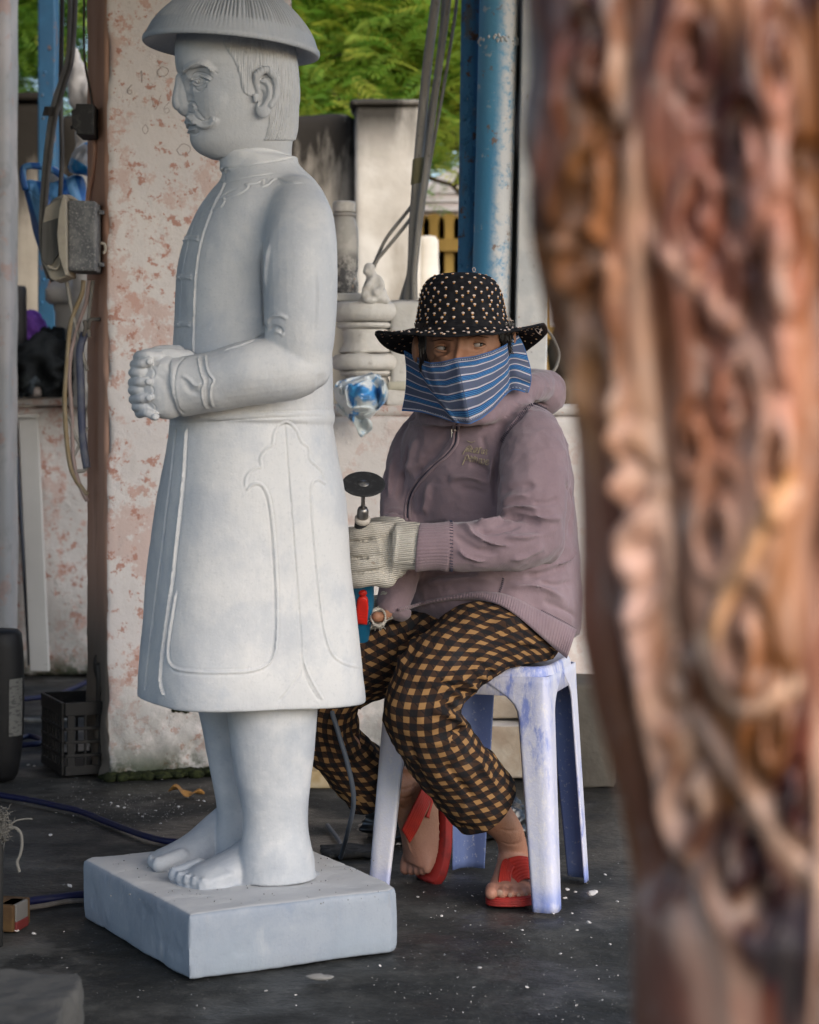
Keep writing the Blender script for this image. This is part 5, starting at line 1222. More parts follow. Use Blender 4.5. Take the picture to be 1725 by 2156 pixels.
    for px, py, r in ((1052, 1880, 8), (1074, 1885, 5.5), (1092, 1885, 5), (1107, 1884, 4.5)):
        q = on(tr_, px, py, .0006); g = G(); g.ell(q, (r * 4 / F, .0022, r * .9 * 4 / F), n=12, m=8); g.build('toe_nail', m_nail, person, True)
    # eyes and lids
    m_eye = MB('eye_white', (.36, .31, .285), .2, .6).done(); m_iris = MB('dark_iris', (.012, .008, .006), .08, .9).done(); m_lid = m_skin; m_lash = MB('lash', (.02, .014, .012), .8).done()
    for ex, ey, gx in ((931, 733, 10), (1007, 726, 8)):
        q = on(tree2, ex, ey, 0); c = q + np.array([0, .0062, 0]); g = G(); g.cur = 0; g.ell(c, .0118, n=24, m=18); o = g.build('eye', m_eye, person, True)
        d = np.array([.55, -1, -.02]); d /= np.linalg.norm(d); g = G(); g.ell(c + d * .0082, (.0048, .0046, .0048), n=18, m=12); i_ = g.build('iris', m_iris, o, True)
        for sgn, mat, rad, nm in ((1, m_lid, .0028, 'eyelid'), (-1, m_lid, .0024, 'eyelid')):
            g = G(); L = []
            for t in np.linspace(-1, 1, 15):
                L.append(c + np.array([t * .0150, -math.sqrt(max(.0123 ** 2 - (t * .0085) ** 2, 0)) + abs(t) ** 2 * .003, (sgn * (.0058 if sgn > 0 else .0060) * (1 - t * t) ** .8) + (.0012 * t if ex > 960 else -.001 * t)]))
            g.tube(spline(L, 24), np.interp(np.linspace(0, 1, 24), [0, .5, 1], [.0015, rad, .0015]), 8, round_ends=True); g.build(nm, mat, person, True)
            if sgn > 0:
                g = G(); g.tube(spline([p + np.array([0, -.0014, -.0021]) for p in L], 24), .0007, 5); g.build('eyelash', m_lash, person, True)
        g = G(); L = [on(tree2, ex + t * 22, ey - 19 + abs(t) * 4, .0006) for t in np.linspace(-1, 1, 9)]
        g.tube(spline(L, 18), np.interp(np.linspace(0, 1, 18), [0, .4, 1], [.001, .0026, .001]), 6, flat=.4); g.build('eyebrow', m_lash, person, True)
    # ears and hair at the temples
    g = G(); g.ell(at(877, 735, 4.08), (.009, .017, .026), n=14, m=10); g.build('ear', m_skin, person, True)
    g = G(); g.ell(at(1078, 716, 4.09), (.009, .017, .026), n=14, m=10); g.build('ear', m_skin, person, True)
    m_hair = MB('black_hair', (.012, .010, .010), .4, .5).done(); g = G(); r_ = np.random.default_rng(3)
    for k in range(260):
        s = r_.random()
        if s < .5: a, b, e = (893 + r_.normal(0, 6), 680, 4.03), (889 + r_.normal(0, 4), 725 + r_.normal(0, 6), 4.01), (892 + r_.normal(0, 5), 768 + r_.normal(0, 10), 4.035)
        else: a, b, e = (1062 + r_.normal(0, 9), 680, 4.05), (1064 + r_.normal(0, 7), 705 + r_.normal(0, 6), 4.045), (1066 + r_.normal(0, 8), 728 + r_.normal(0, 9), 4.06)
        g.tube(spline([at(*a), at(*b), at(*e)], 6), .0011, 3)
    tag(g.build('hair', m_hair, person), kind='stuff')
build_body()

def build_hat_w():
    t = person; g = G(); Yc = 4.10
    crown = interp_table([(574, 965, 985), (575.5, 940, 1005), (579, 920, 1022), (587, 903, 1038), (602, 891, 1050), (625, 884, 1059), (650, 880, 1064), (675, 876, 1070), (690, 874, 1075)], 46); rings = []
    for p, l, r in crown:
        k = 1 + .010 * math.cos(2 * math.pi * (p - 575) / 9.2)
        c = (l + r) / 2; h = (r - l) / 2 * k; rings.append(sring(p, c - h, c + h, Y=Yc, ratio=.86, pw=2.05, yaw=R(90), n=96))
    # brim height round the rim (angle from the front, clockwise seen from above)
    za = np.array([-180, -135, -100, -70, -45, -20, 0, 20, 45, 70, 100, 135, 180.]); zv = np.array([1.032, 1.048, 1.078, 1.086, 1.0765, 1.0735, 1.0725, 1.0745, 1.090, 1.097, 1.083, 1.046, 1.032])
    base = rings[-1]; cxy = base[:, :2].mean(0); rim = []
    for q in base:
        d = q[:2] - cxy; d /= np.linalg.norm(d); ang = math.degrees(math.atan2(d[0], -d[1])); z = np.interp(ang, za, zv); rad = 1 / math.sqrt((d[0] / .1635) ** 2 + (d[1] / .165) ** 2)
        rim.append([cxy[0] - .003 + d[0] * rad, cxy[1] + d[1] * rad, z + .0018 * math.sin(ang * .12)])
    rim = np.array(rim); nb = 15; brim = []
    for i in range(1, nb):
        s = i / (nb - 1); q = base * (1 - s) + rim * s; q[:, 2] += -.004 * math.sin(s * math.pi) + .0010 * math.cos(s * 8 * 2 * math.pi) * (i < nb - 1); brim.append(q)
    under = [np.c_[q[:, :2], q[:, 2] - .0035] for q in brim[::-1]]; inner = [np.c_[cxy + (r_[:, :2] - cxy) * .965, r_[:, 2] - .003] for r_ in rings[::-1][:40]]
    edge = [np.c_[cxy + (rim[:, :2] - cxy) * 1.012, rim[:, 2] + .001], np.c_[cxy + (rim[:, :2] - cxy) * 1.014, rim[:, 2] - .0035]]
    g.loft(rings + brim + edge + under + inner); hat = g.build('hat', m_black, t, True)
    # embroidered dots, white cap over an orange foot; too many to pick apart: one part
    gw = G(); r_ = np.random.default_rng(8)
    def dot(q, nrm, s=1.0):
        up = np.array([0, 0, 1.0]) if abs(nrm[2]) < .9 else np.array([0, 1.0, 0]); a = np.cross(up, nrm); a /= np.linalg.norm(a); b = np.cross(nrm, a); rot = np.stack([a, b, nrm], 1)
        gw.cur = 0; gw.ell(q + b * .0008, (.0032 * s, .0020 * s, .0011), rot=rot, n=8, m=5); gw.cur = 1; gw.ell(q - b * .0024, (.0020 * s, .0017 * s, .0009), rot=rot, n=7, m=5)
    Rg = np.array(rings); row = 0
    for y in np.arange(580, 690, 9.2):
        i = int(np.clip(np.searchsorted(crown[:, 0], y), 1, 44)); ring = Rg[i]; nx = Rg[min(i + 1, 45)]; per = np.linalg.norm(np.roll(ring, -1, 0) - ring, axis=1).sum(); n = max(4, int(per / .028)); row += 1
        for k in range(n):
            j = int((k + .5 * (row % 2)) / n * 96 + r_.normal(0, .5)) % 96; tx = ring[(j + 1) % 96] - ring[j - 1]; dn = nx[j] - ring[j]; nrm = np.cross(dn, tx); nrm /= np.linalg.norm(nrm)
            if nrm @ np.r_[ring[j][:2] - cxy, .02] < 0: nrm = -nrm
            dot(ring[j] + nrm * .0006, nrm, r_.uniform(.85, 1.12))
    for i in range(2, nb - 1, 3):
        ring = brim[i]; per = np.linalg.norm(np.roll(ring, -1, 0) - ring, axis=1).sum(); n = int(per / .029); row += 1
        for k in range(n):
            j = int((k + .5 * (row % 2)) / n * 96 + r_.normal(0, .5)) % 96; q = ring[j]; d = q[:2] - cxy; d /= np.linalg.norm(d)
            dot(q + [0, 0, .0005], np.r_[d * .55, .83], r_.uniform(.8, 1.1)); dot(q - [0, 0, .0042], np.r_[-d * .3, -.95], r_.uniform(.55, .8))
    tag(gw.build('embroidered_dots', [m_dotw, m_doto], t, True), kind='stuff')
    # loose threads at the brim edge and a small loop on top
    g = G(); q = at(998, 573, Yc - .03); g.tube(spline([q, q + [-.003, 0, .006], q + [.001, 0, .009], q + [.003, 0, .004], q + [.001, 0, 0]], 14), .0006, 5)
    for x, y in ((1140, 694), (1112, 690), (1124, 687), (1076, 672)):
        q = at(x, y, 4.06)
        for k in range(4): g.tube(spline([q, q + r_.normal(0, .004, 3), q + r_.normal(0, .006, 3) + [0, 0, .003]], 8), .0004, 4)
    tag(g.build('loose_thread', m_dotw, t), kind='stuff')
build_hat_w()

def build_mask():
    C = [(-1.0, 850, 738, 855, 800, 845, 864, 4.12, 4.10, 4.085), (-.8, 884, 756, 882, 812, 884, 866, 4.05, 4.045, 4.04), (-.72, 893, 761, 890, 815, 897, 869, 4.02, 4.03, 4.03), (-.55, 907, 765, 912, 820, 925, 877, 3.99, 3.985, 3.995), (-.3, 934, 762, 941, 822, 957, 888, 3.965, 3.945, 3.965),
         (0, 961, 755, 973, 812, 989, 892, 3.952, 3.918, 3.95), (.25, 999, 751, 1004, 806, 1014, 880, 3.968, 3.945, 3.97), (.5, 1036, 740, 1037, 792, 1038, 860, 3.998, 3.985, 4.0), (.72, 1063, 728, 1062, 776, 1060, 835, 4.04, 4.03, 4.03), (.8, 1070, 723, 1069, 768, 1071, 824, 4.055, 4.05, 4.04), (.88, 1078, 716, 1084, 763, 1084, 818, 4.06, 4.04, 4.03), (1.0, 1092, 703, 1119, 775, 1114, 828, 4.085, 4.06, 4.05)]
    C = np.array(C); us = np.linspace(-1, 1, 120); nv = 80; P = np.zeros((len(us), nv, 3)); UV = []
    Q = np.array([[np.interp(u, C[:, 0], C[:, k]) for k in range(1, 10)] for u in us])
    def sm(a, n=7): return np.convolve(np.pad(a, n // 2, mode='edge'), np.ones(n) / n, 'valid')
    for k in range(9): Q[:, k] = sm(Q[:, k], 5) if k < 6 else sm(Q[:, k], 7)
    FL = np.zeros((len(us), nv))
    for i, u in enumerate(us):
        q = Q[i]
        for j in range(nv):
            v = j / (nv - 1); a, b, c = (1 - v) * (1 - 2 * v), 4 * v * (1 - v), v * (2 * v - 1)
            x = q[0] * a + q[2] * b + q[4] * c; y = q[1] * a + q[3] * b + q[5] * c; Y = q[6] * a + q[7] * b + q[8] * c
            ruff = smooth(.78, .95, u); Y += .006 * ruff * math.sin(v * 17 + u * 6) + .006 * smooth(-.78, -.95, u) * math.sin(v * 9 + 1)
            Y += .0022 * math.sin(v * 14 + u * 9) * (1 - ruff) + .003 * math.exp(-((u - (-.66 + .25 * v)) / .05) ** 2) - .0035 * math.exp(-((u - (-.56 + .25 * v)) / .06) ** 2) + .004 * math.exp(-((u - .79) / .018) ** 2)
            uf = -.80 + .50 * v ** 1.25; flap = smooth(uf + .015, uf - .035, u); Y += .014 * flap - .006 * math.exp(-((u - uf - .03) / .035) ** 2)
            fr_ = smooth(.785, .815, u); Y += .012 * fr_ - .005 * math.exp(-((u - .765) / .03) ** 2); Y -= .006 * math.exp(-(u / .10) ** 2) * (.3 + .7 * v); FL[i, j] = flap * .33 + fr_ * .22
            y += .0 + 1.5 * ruff * math.sin(v * 17 + 2)
            P[i, j] = at(x, y, Y)
    _p = P.reshape(-1, 3); _p[:, 1] += fbm(_p * np.array([22, 22, 30]), 3, 61) * .0028 + np.abs(fbm(_p * np.array([16, 16, 24]), 2, 64)) * .003
    g = G(); g.grid(P)
    m_, t, b = new_mat('striped_cotton'); b.inputs['Roughness'].default_value = .9; b.inputs['Specular IOR Level'].default_value = .15
    uv = t.nodes.new('ShaderNodeTexCoord'); sep = t.nodes.new('ShaderNodeSeparateXYZ'); t.links.new(uv.outputs['UV'], sep.inputs[0])
    fr = t.nodes.new('ShaderNodeMath'); fr.operation = 'FRACT'; t.links.new(sep.outputs[1], fr.inputs[0])
    rp = t.nodes.new('ShaderNodeValToRGB'); rp.color_ramp.interpolation = 'CONSTANT'; els = rp.color_ramp.elements
    gray, wht, blu, cy, nav = (.105, .125, .195), (.52, .50, .56), (.028, .085, .26), (.10, .34, .58), (.055, .075, .16)
    stops = [(0, wht), (.085, nav), (.12, blu), (.17, cy), (.195, blu), (.27, cy), (.295, blu), (.37, cy), (.395, nav), (.455, wht), (.545, gray), (.93, gray)]
    els[0].position = 0; els[0].color = rgb(stops[0][1]); els[1].position = .085; els[1].color = rgb(stops[1][1])
    for p, c in stops[2:]: e = els.new(p); e.color = rgb(c)
    t.links.new(fr.outputs[0], rp.inputs[0])
    nz = t.nodes.new('ShaderNodeTexNoise'); nz.inputs['Scale'].default_value = 400; mx = t.nodes.new('ShaderNodeMix'); mx.data_type = 'RGBA'; mx.blend_type = 'MULTIPLY'; mx.inputs[0].default_value = .35
    t.links.new(uv.outputs['Object'], nz.inputs['Vector']); t.links.new(rp.outputs[0], mx.inputs[6]); t.links.new(nz.outputs['Color'], mx.inputs[7])
    t.links.new(mx.outputs[2], b.inputs['Base Color'])
    uvv = []; s = np.linspace(0, 1, nv)
    for i, u in enumerate(us):
        ramp = .06 if u < 0 else 0
        uvv += [(u, 4.05 * v - .30 + (.10 * max(0, -u)) + FL[i, j]) for j, v in enumerate(s)]
    v = np.vstack(g.v); o = link_mesh('face_mask', v, g.f, m_, person, True, solid=.0015, uv=np.array(uvv))
    m_bl = MB('blue_piping', (.04, .13, .34), .9).done()
    for nm, L, r in (('mask_edge', P[:, 0], .0012), ('mask_edge', P[:, -1], .0014), ('mask_edge', P[-1], .0011), ('mask_edge', P[0], .0011)):
        g = G(); g.tube(spline(L[::3], 90), r, 6); g.build(nm, m_bl, person, True)
    i0 = int(np.argmin(np.abs(us))); g = G(); g.tube(spline(P[i0, ::4], 60) + [0, -.0006, 0], .0007, 5); g.build('mask_seam', MB('grey_seam', (.07, .085, .13), .9).done(), person, True)
    g = G()
    for j in (3, 76):
        for i in range(2, 118, 2): g.tube([P[i, j] + [0, -.0014, 0], P[i + 1, j] + [0, -.0014, 0]], .00045, 4)
    tag(g.build('mask_stitching', MB('pale_thread', (.45, .5, .6), .9).done(), person), kind='stuff')
build_mask()

# ------------------------------------------------------------------ gloves
def m_knit_():
    b = MB('cotton_knit', (.45, .415, .36), .95, .1).layer((.54, .51, .455), .8, scale=10, detail=6, lo=.42, hi=.62).layer((.27, .235, .19), .75, scale=14, detail=7, rough=.65, lo=.56, hi=.75).layer((.24, .16, .10), .7, scale=40, detail=4, lo=.68, hi=.76)
    t = b.t; w_ = t.nodes.new('ShaderNodeTexWave'); w_.bands_direction = 'Z'; w_.inputs['Scale'].default_value = 82; w_.inputs['Distortion'].default_value = 2.2; w_.inputs['Detail'].default_value = 2; w_.inputs['Detail Scale'].default_value = .25
    t.links.new(b.map((1, 1, 1), (0, .12, 0)), w_.inputs['Vector']); bp = t.nodes.new('ShaderNodeBump'); bp.inputs['Strength'].default_value = .8; bp.inputs['Distance'].default_value = .0016; t.links.new(w_.outputs['Fac'], bp.inputs['Height']); b.h = bp.outputs[0]
    n = t.nodes.new('ShaderNodeMapRange'); n.inputs['From Min'].default_value = .35; n.inputs['From Max'].default_value = 0; t.links.new(w_.outputs['Fac'], n.inputs['Value']); b.mix(n.outputs[0], (.26, .235, .20), .55)
    return b.bump(.5, .0014, scale=600, detail=2).done()
m_knit = m_knit_()
def build_gloves():
    g = G(); Y = 3.915
    Q = spline([pr(884, 1151, 3.915, 50), pr(860, 1150, 3.915, 50), pr(838, 1150, 3.92, 52)], 10)
    rings = []; a = np.linspace(0, 2 * np.pi, 60, endpoint=False)
    g.tube(Q[:, :3], Q[:, 3], 28)
    g.ell(at(826, 1162, 3.93), np.array([44, 44, 60]) * Y / F, n=24, m=18); g.ell(at(800, 1168, 3.935), np.array([38, 40, 62]) * Y / F, n=24, m=18)
    for (y0, y1, r, c_) in [(1116, 1126, 19, 0), (1150, 1157, 20, 0), (1184, 1192, 20, 0), (1213, 1222, 18, 0)]:
        L = spline([at(815, y0 + 4, 3.918), at(785, y0 + 2, 3.905), at(755, y1, 3.91), at(734, y1 + 1, 3.935), at(731, y1 + 2, 3.97), at(748, y1, 3.99)], 26); g.tube(L, np.interp(np.linspace(0, 1, 26), [0, .3, 1], [r * 1.2, r, r * .8]) * Y / F, 16, round_ends=True)
    g.tube(spline([at(835, 1112, 3.93), at(805, 1108, 3.95), at(780, 1110, 3.985), at(765, 1112, 4.01)], 16), np.linspace(24, 16, 16) * Y / F, 16, round_ends=True)
    V, Fq = fuse(g, .0028, 4); tree = bvh(V, Fq); N = normals(V, Fq); K = Y / F
    for pts, w_, h in [([(735, 1139), (760, 1140), (785, 1134)], 4, -7), ([(738, 1174), (762, 1175), (778, 1174)], 4, -8), ([(742, 1210), (765, 1206), (800, 1200), (812, 1192)], 4, -6), ([(826, 1104), (822, 1140), (818, 1180), (806, 1216)], 7, -4), ([(836, 1104), (834, 1150), (826, 1200), (818, 1220)], 6, 4), ([(790, 1120), (800, 1160), (795, 1200)], 9, 4), ([(876, 1103), (875, 1150), (876, 1200)], 3, -2)]:
        V = ridge(V, N, cast_line(tree, pts, 30), w_ * K, h * K, .2)
    px, py = proj(V); N = normals(V, Fq); ribs = np.sin((V[:, 2]) * 900 + V[:, 1] * 300) * .0009 * smooth(836, 848, px); V = V + N * (ribs + fbm(V * 40, 3, 2) * .0012)[:, None]
    link_mesh('glove', V, Fq, m_knit, person, True)
    g = G(); r_ = np.random.default_rng(5)                # frayed cotton fibres along the edges
    for k in range(420):
        if k < 190: x, y = 883 + r_.normal(0, 1), r_.uniform(1100, 1204)
        else: i = r_.integers(len(V)); x, y = px[i], py[i]
        q = cast(tree, x, y) if k < 190 else V[i]
        if q is None: continue
        d = r_.normal(0, 1, 3); d[1] = -abs(d[1]); d /= np.linalg.norm(d); g.tube([q, q + d * r_.uniform(.002, .0045)], .00028, 3)
    tag(g.build('loose_fibre', m_knit, person), kind='stuff')
    # far glove: torn opening round the bare thumb, rest behind the tool
    g = G()
    g.tube(spline([at(826, 1262, 4.055), at(818, 1278, 4.05), at(806, 1292, 4.04)], 10), np.array([.028, .026, .025, .024, .023, .022, .021, .020, .018, .016]), 16, round_ends=True)
    for k in range(4): g.tube(spline([at(800, 1262 + k * 17, 4.06), at(775, 1266 + k * 17, 4.075), at(752, 1270 + k * 17, 4.07), at(742, 1272 + k * 17, 4.045), at(748, 1272 + k * 17, 4.02)], 14), .0105, 12, round_ends=True)
    a = np.linspace(0, 2 * np.pi, 30); c = at(797, 1300, 4.005); L = np.c_[c[0] + np.cos(a) * .0135, c[1] + .008 * np.sin(a * 1.0) + .0, c[2] + np.sin(a) * .0150]
    g.tube(L[:-1], .0036, 8); V, Fq = fuse(g, .0026, 2); V = V + normals(V, Fq) * (fbm(V * 60, 3, 3) * .002)[:, None]
    link_mesh('glove', V, Fq, m_knit, person, True)
    g = G()
    for k in range(14):
        b = r_.uniform(0, 2 * math.pi); q = c + [math.cos(b) * .018, -.002, math.sin(b) * .019]; g.tube([q, q + [math.cos(b) * .004 + r_.normal(0, .002), -.001, math.sin(b) * .005 - .002]], .0004, 3)
    tag(g.build('loose_fibre', m_knit, person), kind='stuff')
build_gloves()

# ------------------------------------------------------------------ red sandals
def build_sandals():
    m_red = MB('red_rubber', (.42, .030, .018), .55, .35).layer((.30, .025, .02), .7, scale=30, detail=5, lo=.45, hi=.65).layer((.35, .12, .10), .5, scale=60, detail=6, lo=.6, hi=.75).done()
    m_sole = MB('red_sole', (.30, .022, .018), .65, .3).layer((.14, .02, .018), .6, scale=40, detail=4, lo=.5, hi=.7).done()
    # near sandal (flat)
    o2 = np.array([(.203, 4.20), (.226, 4.19), (.232, 4.15), (.230, 4.10), (.236, 4.06), (.233, 4.03), (.212, 4.013), (.186, 4.010), (.160, 4.014), (.146, 4.030), (.146, 4.06), (.158, 4.10), (.170, 4.15), (.180, 4.19)])
    o2 = spline(np.vstack([o2, o2[:1]]), 61)[:-1]; c = o2.mean(0); g = G(); prof = []
    for k in range(4): z = .001 + k * .0042; prof += [(1.0, z), (1.012, z + .0014), (1.012, z + .0030), (1.0, z + .0040)]
    g.loft([np.c_[c + (o2 - c) * s, np.full(60, z)] for s, z in prof]); sole = g.build('sandal', m_sole, person, True)
    def band(P0, P1, mat, lift, n=30, ribs=7, parent=None, name='strap'):
        """strap between two edge curves with raised ribs"""
        A, B = spline(P0, n), spline(P1, n); m = ribs * 6; up = np.cross(B[n // 2] - A[n // 2], A[-1] - A[0]); up /= np.linalg.norm(up); up = up if up @ np.array(lift) > 0 else -up
        top = np.zeros((n, m, 3))
        for j in range(m):
            s = j / (m - 1); top[:, j] = A * (1 - s) + B * s + up * (.0018 + .0010 * abs(math.sin(s * math.pi * ribs)) + .002 * math.sin(s * math.pi))
        g = G(); rings = [np.vstack([top[i], top[i][::-1] - up * .0035]) for i in range(n)]; g.loft(rings); return g.build(name, mat, parent, True)
    A = lambda x, y, Y: at(x, y, Y)
    band([A(1050, 1858, 4.045), A(1053, 1835, 4.065), A(1058, 1815, 4.085), A(1066, 1808, 4.085)], [A(1078, 1880, 4.038), A(1076, 1855, 4.045), A(1078, 1838, 4.055), A(1084, 1826, 4.06)], m_red, [0, -.6, .8], parent=sole)
    band([A(1070, 1808, 4.085), A(1095, 1803, 4.085), A(1120, 1810, 4.085), A(1133, 1835, 4.08)], [A(1080, 1880, 4.038), A(1093, 1858, 4.045), A(1112, 1850, 4.05), A(1131, 1862, 4.055)], m_red, [0, -.6, .8], parent=sole)
    g = G(); g.tube([A(1079, 1875, 4.037), A(1080, 1892, 4.036), A(1081, 1902, 4.036)], .0035, 8); g.build('toe_post', m_red, sole, True)
    # far sandal: sole seen edge-on, heel up
    L = [(893, 1604, 4.285), (908, 1640, 4.282), (916, 1680, 4.28), (919, 1720, 4.278), (917, 1765, 4.272), (909, 1805, 4.266), (897, 1838, 4.262), (887, 1848, 4.26)]
    P = spline([at(*p) for p in L], 40); W = np.interp(np.linspace(0, 1, 40), [0, .05, .25, .5, .8, .95, 1], [.012, .028, .034, .036, .046, .038, .016]); wd = np.array([-.50, .86, .1]); wd /= np.linalg.norm(wd); T = np.gradient(P, axis=0); rings = []
    for i in range(40):
        nrm = np.cross(T[i], wd); nrm /= np.linalg.norm(nrm); nrm = nrm if nrm[0] > 0 else -nrm; sec = []
        for k in range(6): sec += [(1.0 + .015 * (k % 2), -.001 + k * .0034)]
        ring = [P[i] + wd * W[i] * s + nrm * h for s, h in sec] + [P[i] - wd * W[i] * s + nrm * h for s, h in sec[::-1]]; rings.append(ring)
    g = G(); g.loft(rings); sole = g.build('sandal', m_sole, person, True)
    band([A(903, 1634, 4.225), A(885, 1668, 4.195), A(865, 1708, 4.185), A(846, 1748, 4.195)], [A(910, 1680, 4.24), A(896, 1710, 4.21), A(880, 1745, 4.20), A(862, 1775, 4.205)], m_red, [-.5, -.8, 0], parent=sole)
    band([A(905, 1640, 4.235), A(908, 1680, 4.24), A(897, 1720, 4.225)], [A(920, 1660, 4.265), A(921, 1690, 4.265), A(910, 1730, 4.25)], m_red, [-.3, -.9, 0], ribs=4, parent=sole)
build_sandals()

# ------------------------------------------------------------------ power grinder with cutting disc
def build_tool():
    a = at(766, 1019, 3.855); b = at(754, 1378, 4.075); ax = (a - b) / np.linalg.norm(a - b); u = np.cross(ax, [0, 1.0, 0]); u /= np.linalg.norm(u); v = np.cross(ax, u); rot = np.stack([u, v, ax], 1); Lt = np.linalg.norm(a - b)
    t = thing('power_grinder', a, 'blue handheld grinder with red switch and spinning black disc held in gloved hands', 'power tool')
    m_disc = MB('black_abrasive', (.018, .018, .019), .75, .3).layer((.045, .045, .047), .6, scale=120, detail=3, lo=.5, hi=.7).done()
    m_st = MB('tool_steel', (.22, .21, .20), .35, .5, .9).layer((.10, .09, .08), .6, scale=80, detail=4, lo=.5, hi=.7).done(); m_bl = MB('teal_blue_plastic', (.010, .115, .22), .42, .45).layer((.10, .22, .29), .5, scale=50, detail=6, lo=.6, hi=.78).done(); m_rd = MB('red_plastic', (.58, .020, .012), .45, .4).done(); m_bk = MB('black_rubber', (.012, .012, .013), .55).done(); m_ring = MB('pale_ring', (.42, .38, .33), .6).done()
    def lathe(name, prof, mat, z0=0, parent=t, n=40, sx=1, sy=1):
        g = G(); g.lathe([(r, z) for r, z in prof], a - ax * z0, n, rot, sx=sx, sy=sy); return g.build(name, mat, parent, True)
    d = lathe('disc', [(.001, .001), (.02, .0014), (.028, .0007), (.034, .0016), (.0385, .0008), (.0395, -.0002), (.0385, -.0016), (.001, -.0018)], m_disc, n=72)
    lathe('disc_screw', [(.0005, .0042), (.003, .0042), (.0036, .0032), (.0070, .0030), (.0074, .0022), (.0098, .0020), (.0102, .0008), (.0005, .0005)], m_st, parent=d)
    lathe('spindle', [(.0036, 0), (.0036, -.07)], m_st)
    lathe('collet', [(.0045, 0), (.0085, -.002), (.0105, -.008), (.0105, -.022), (.0085, -.026)], m_st, .052)
    lathe('nose_ring', [(.010, 0), (.0145, -.002), (.0145, -.009), (.012, -.011)], m_ring, .074)
    lathe('nose', [(.013, 0), (.0142, -.001), (.0148, -.02), (.0148, -.045), (.012, -.05)], m_bk, .083)
    zz = Lt
    g = G(); prof = [(.0, .122), (.018, .125), (.0215, .14), (.0235, .18), (.0245, .24), (.0255, .27), (.0245, .30), (.021, .33), (.0185, .36), (.0175, Lt - .02), (.015, Lt - .004), (.004, Lt)]
    g.lathe([(max(r, .001), -z) for r, z in prof], a, 40, rot, sx=1.05, sy=1.0); body = g.build('housing', m_bl, t, True)
    # red slide switch on the side facing the viewer
    fr = np.array([0, -1.0, 0]); fr = fr - ax * ax.dot(fr); fr /= np.linalg.norm(fr); sd = np.cross(ax, fr)
    rt = np.stack([sd, fr, ax], 1)
    q = at(764, 1268, 4.0); z = (a - q) @ ax; q = a - ax * z + fr * .024 + sd * ((q - a) @ sd)
    g = G(); prof = [(.0, .031), (.006, .030), (.0095, .026), (.0105, .02), (.0105, -.034)]
    pl = np.array([(-.0105, -.034), (-.0112, .0), (-.010, .022), (-.006, .030), (0, .032), (.006, .030), (.010, .022), (.0112, 0), (.0105, -.034)]) ; m = len(pl)
    ring = lambda s, h: q + (pl[:, :1] * s) * sd + fr * h + (pl[:, 1:] * s) * ax
    g.loft([ring(1, -.006), ring(1, .004), ring(.86, .0065), ring(.5, .0055)]); sw = g.build('switch', m_rd, t, True, bevel=0)
    g = G(); g.ell(q + ax * .038, (.008, .006, .007), rot=rt, n=12, m=8); g.build('switch_button', m_rd, t, True)
    for k in range(3): g = G(); g.box(q - ax * (.006 + k * .007) + fr * .0058, (.014, .0012, .0014), rot=rt); g.build('switch_rib', m_rd, sw)
    # cord
    e = b; pts = [e, e + [-.012, .02, -.03], at(700, 1480, 4.02), at(712, 1540, 4.0), at(730, 1600, 4.0), at(743, 1660, 4.02), at(744, 1700, 4.05), at(733, 1750, 4.13), at(718, 1806, 4.42), at(716, 1812, 4.6), at(690, 1800, 4.8)]
    P = spline(pts, 90); P[:, 2] = np.maximum(P[:, 2], .006); g = G(); g.tube(P, .0046, 10); g.build('power_cord', MB('blue_grey_cord', (.075, .09, .115), .6).done(), t, True)
build_tool()
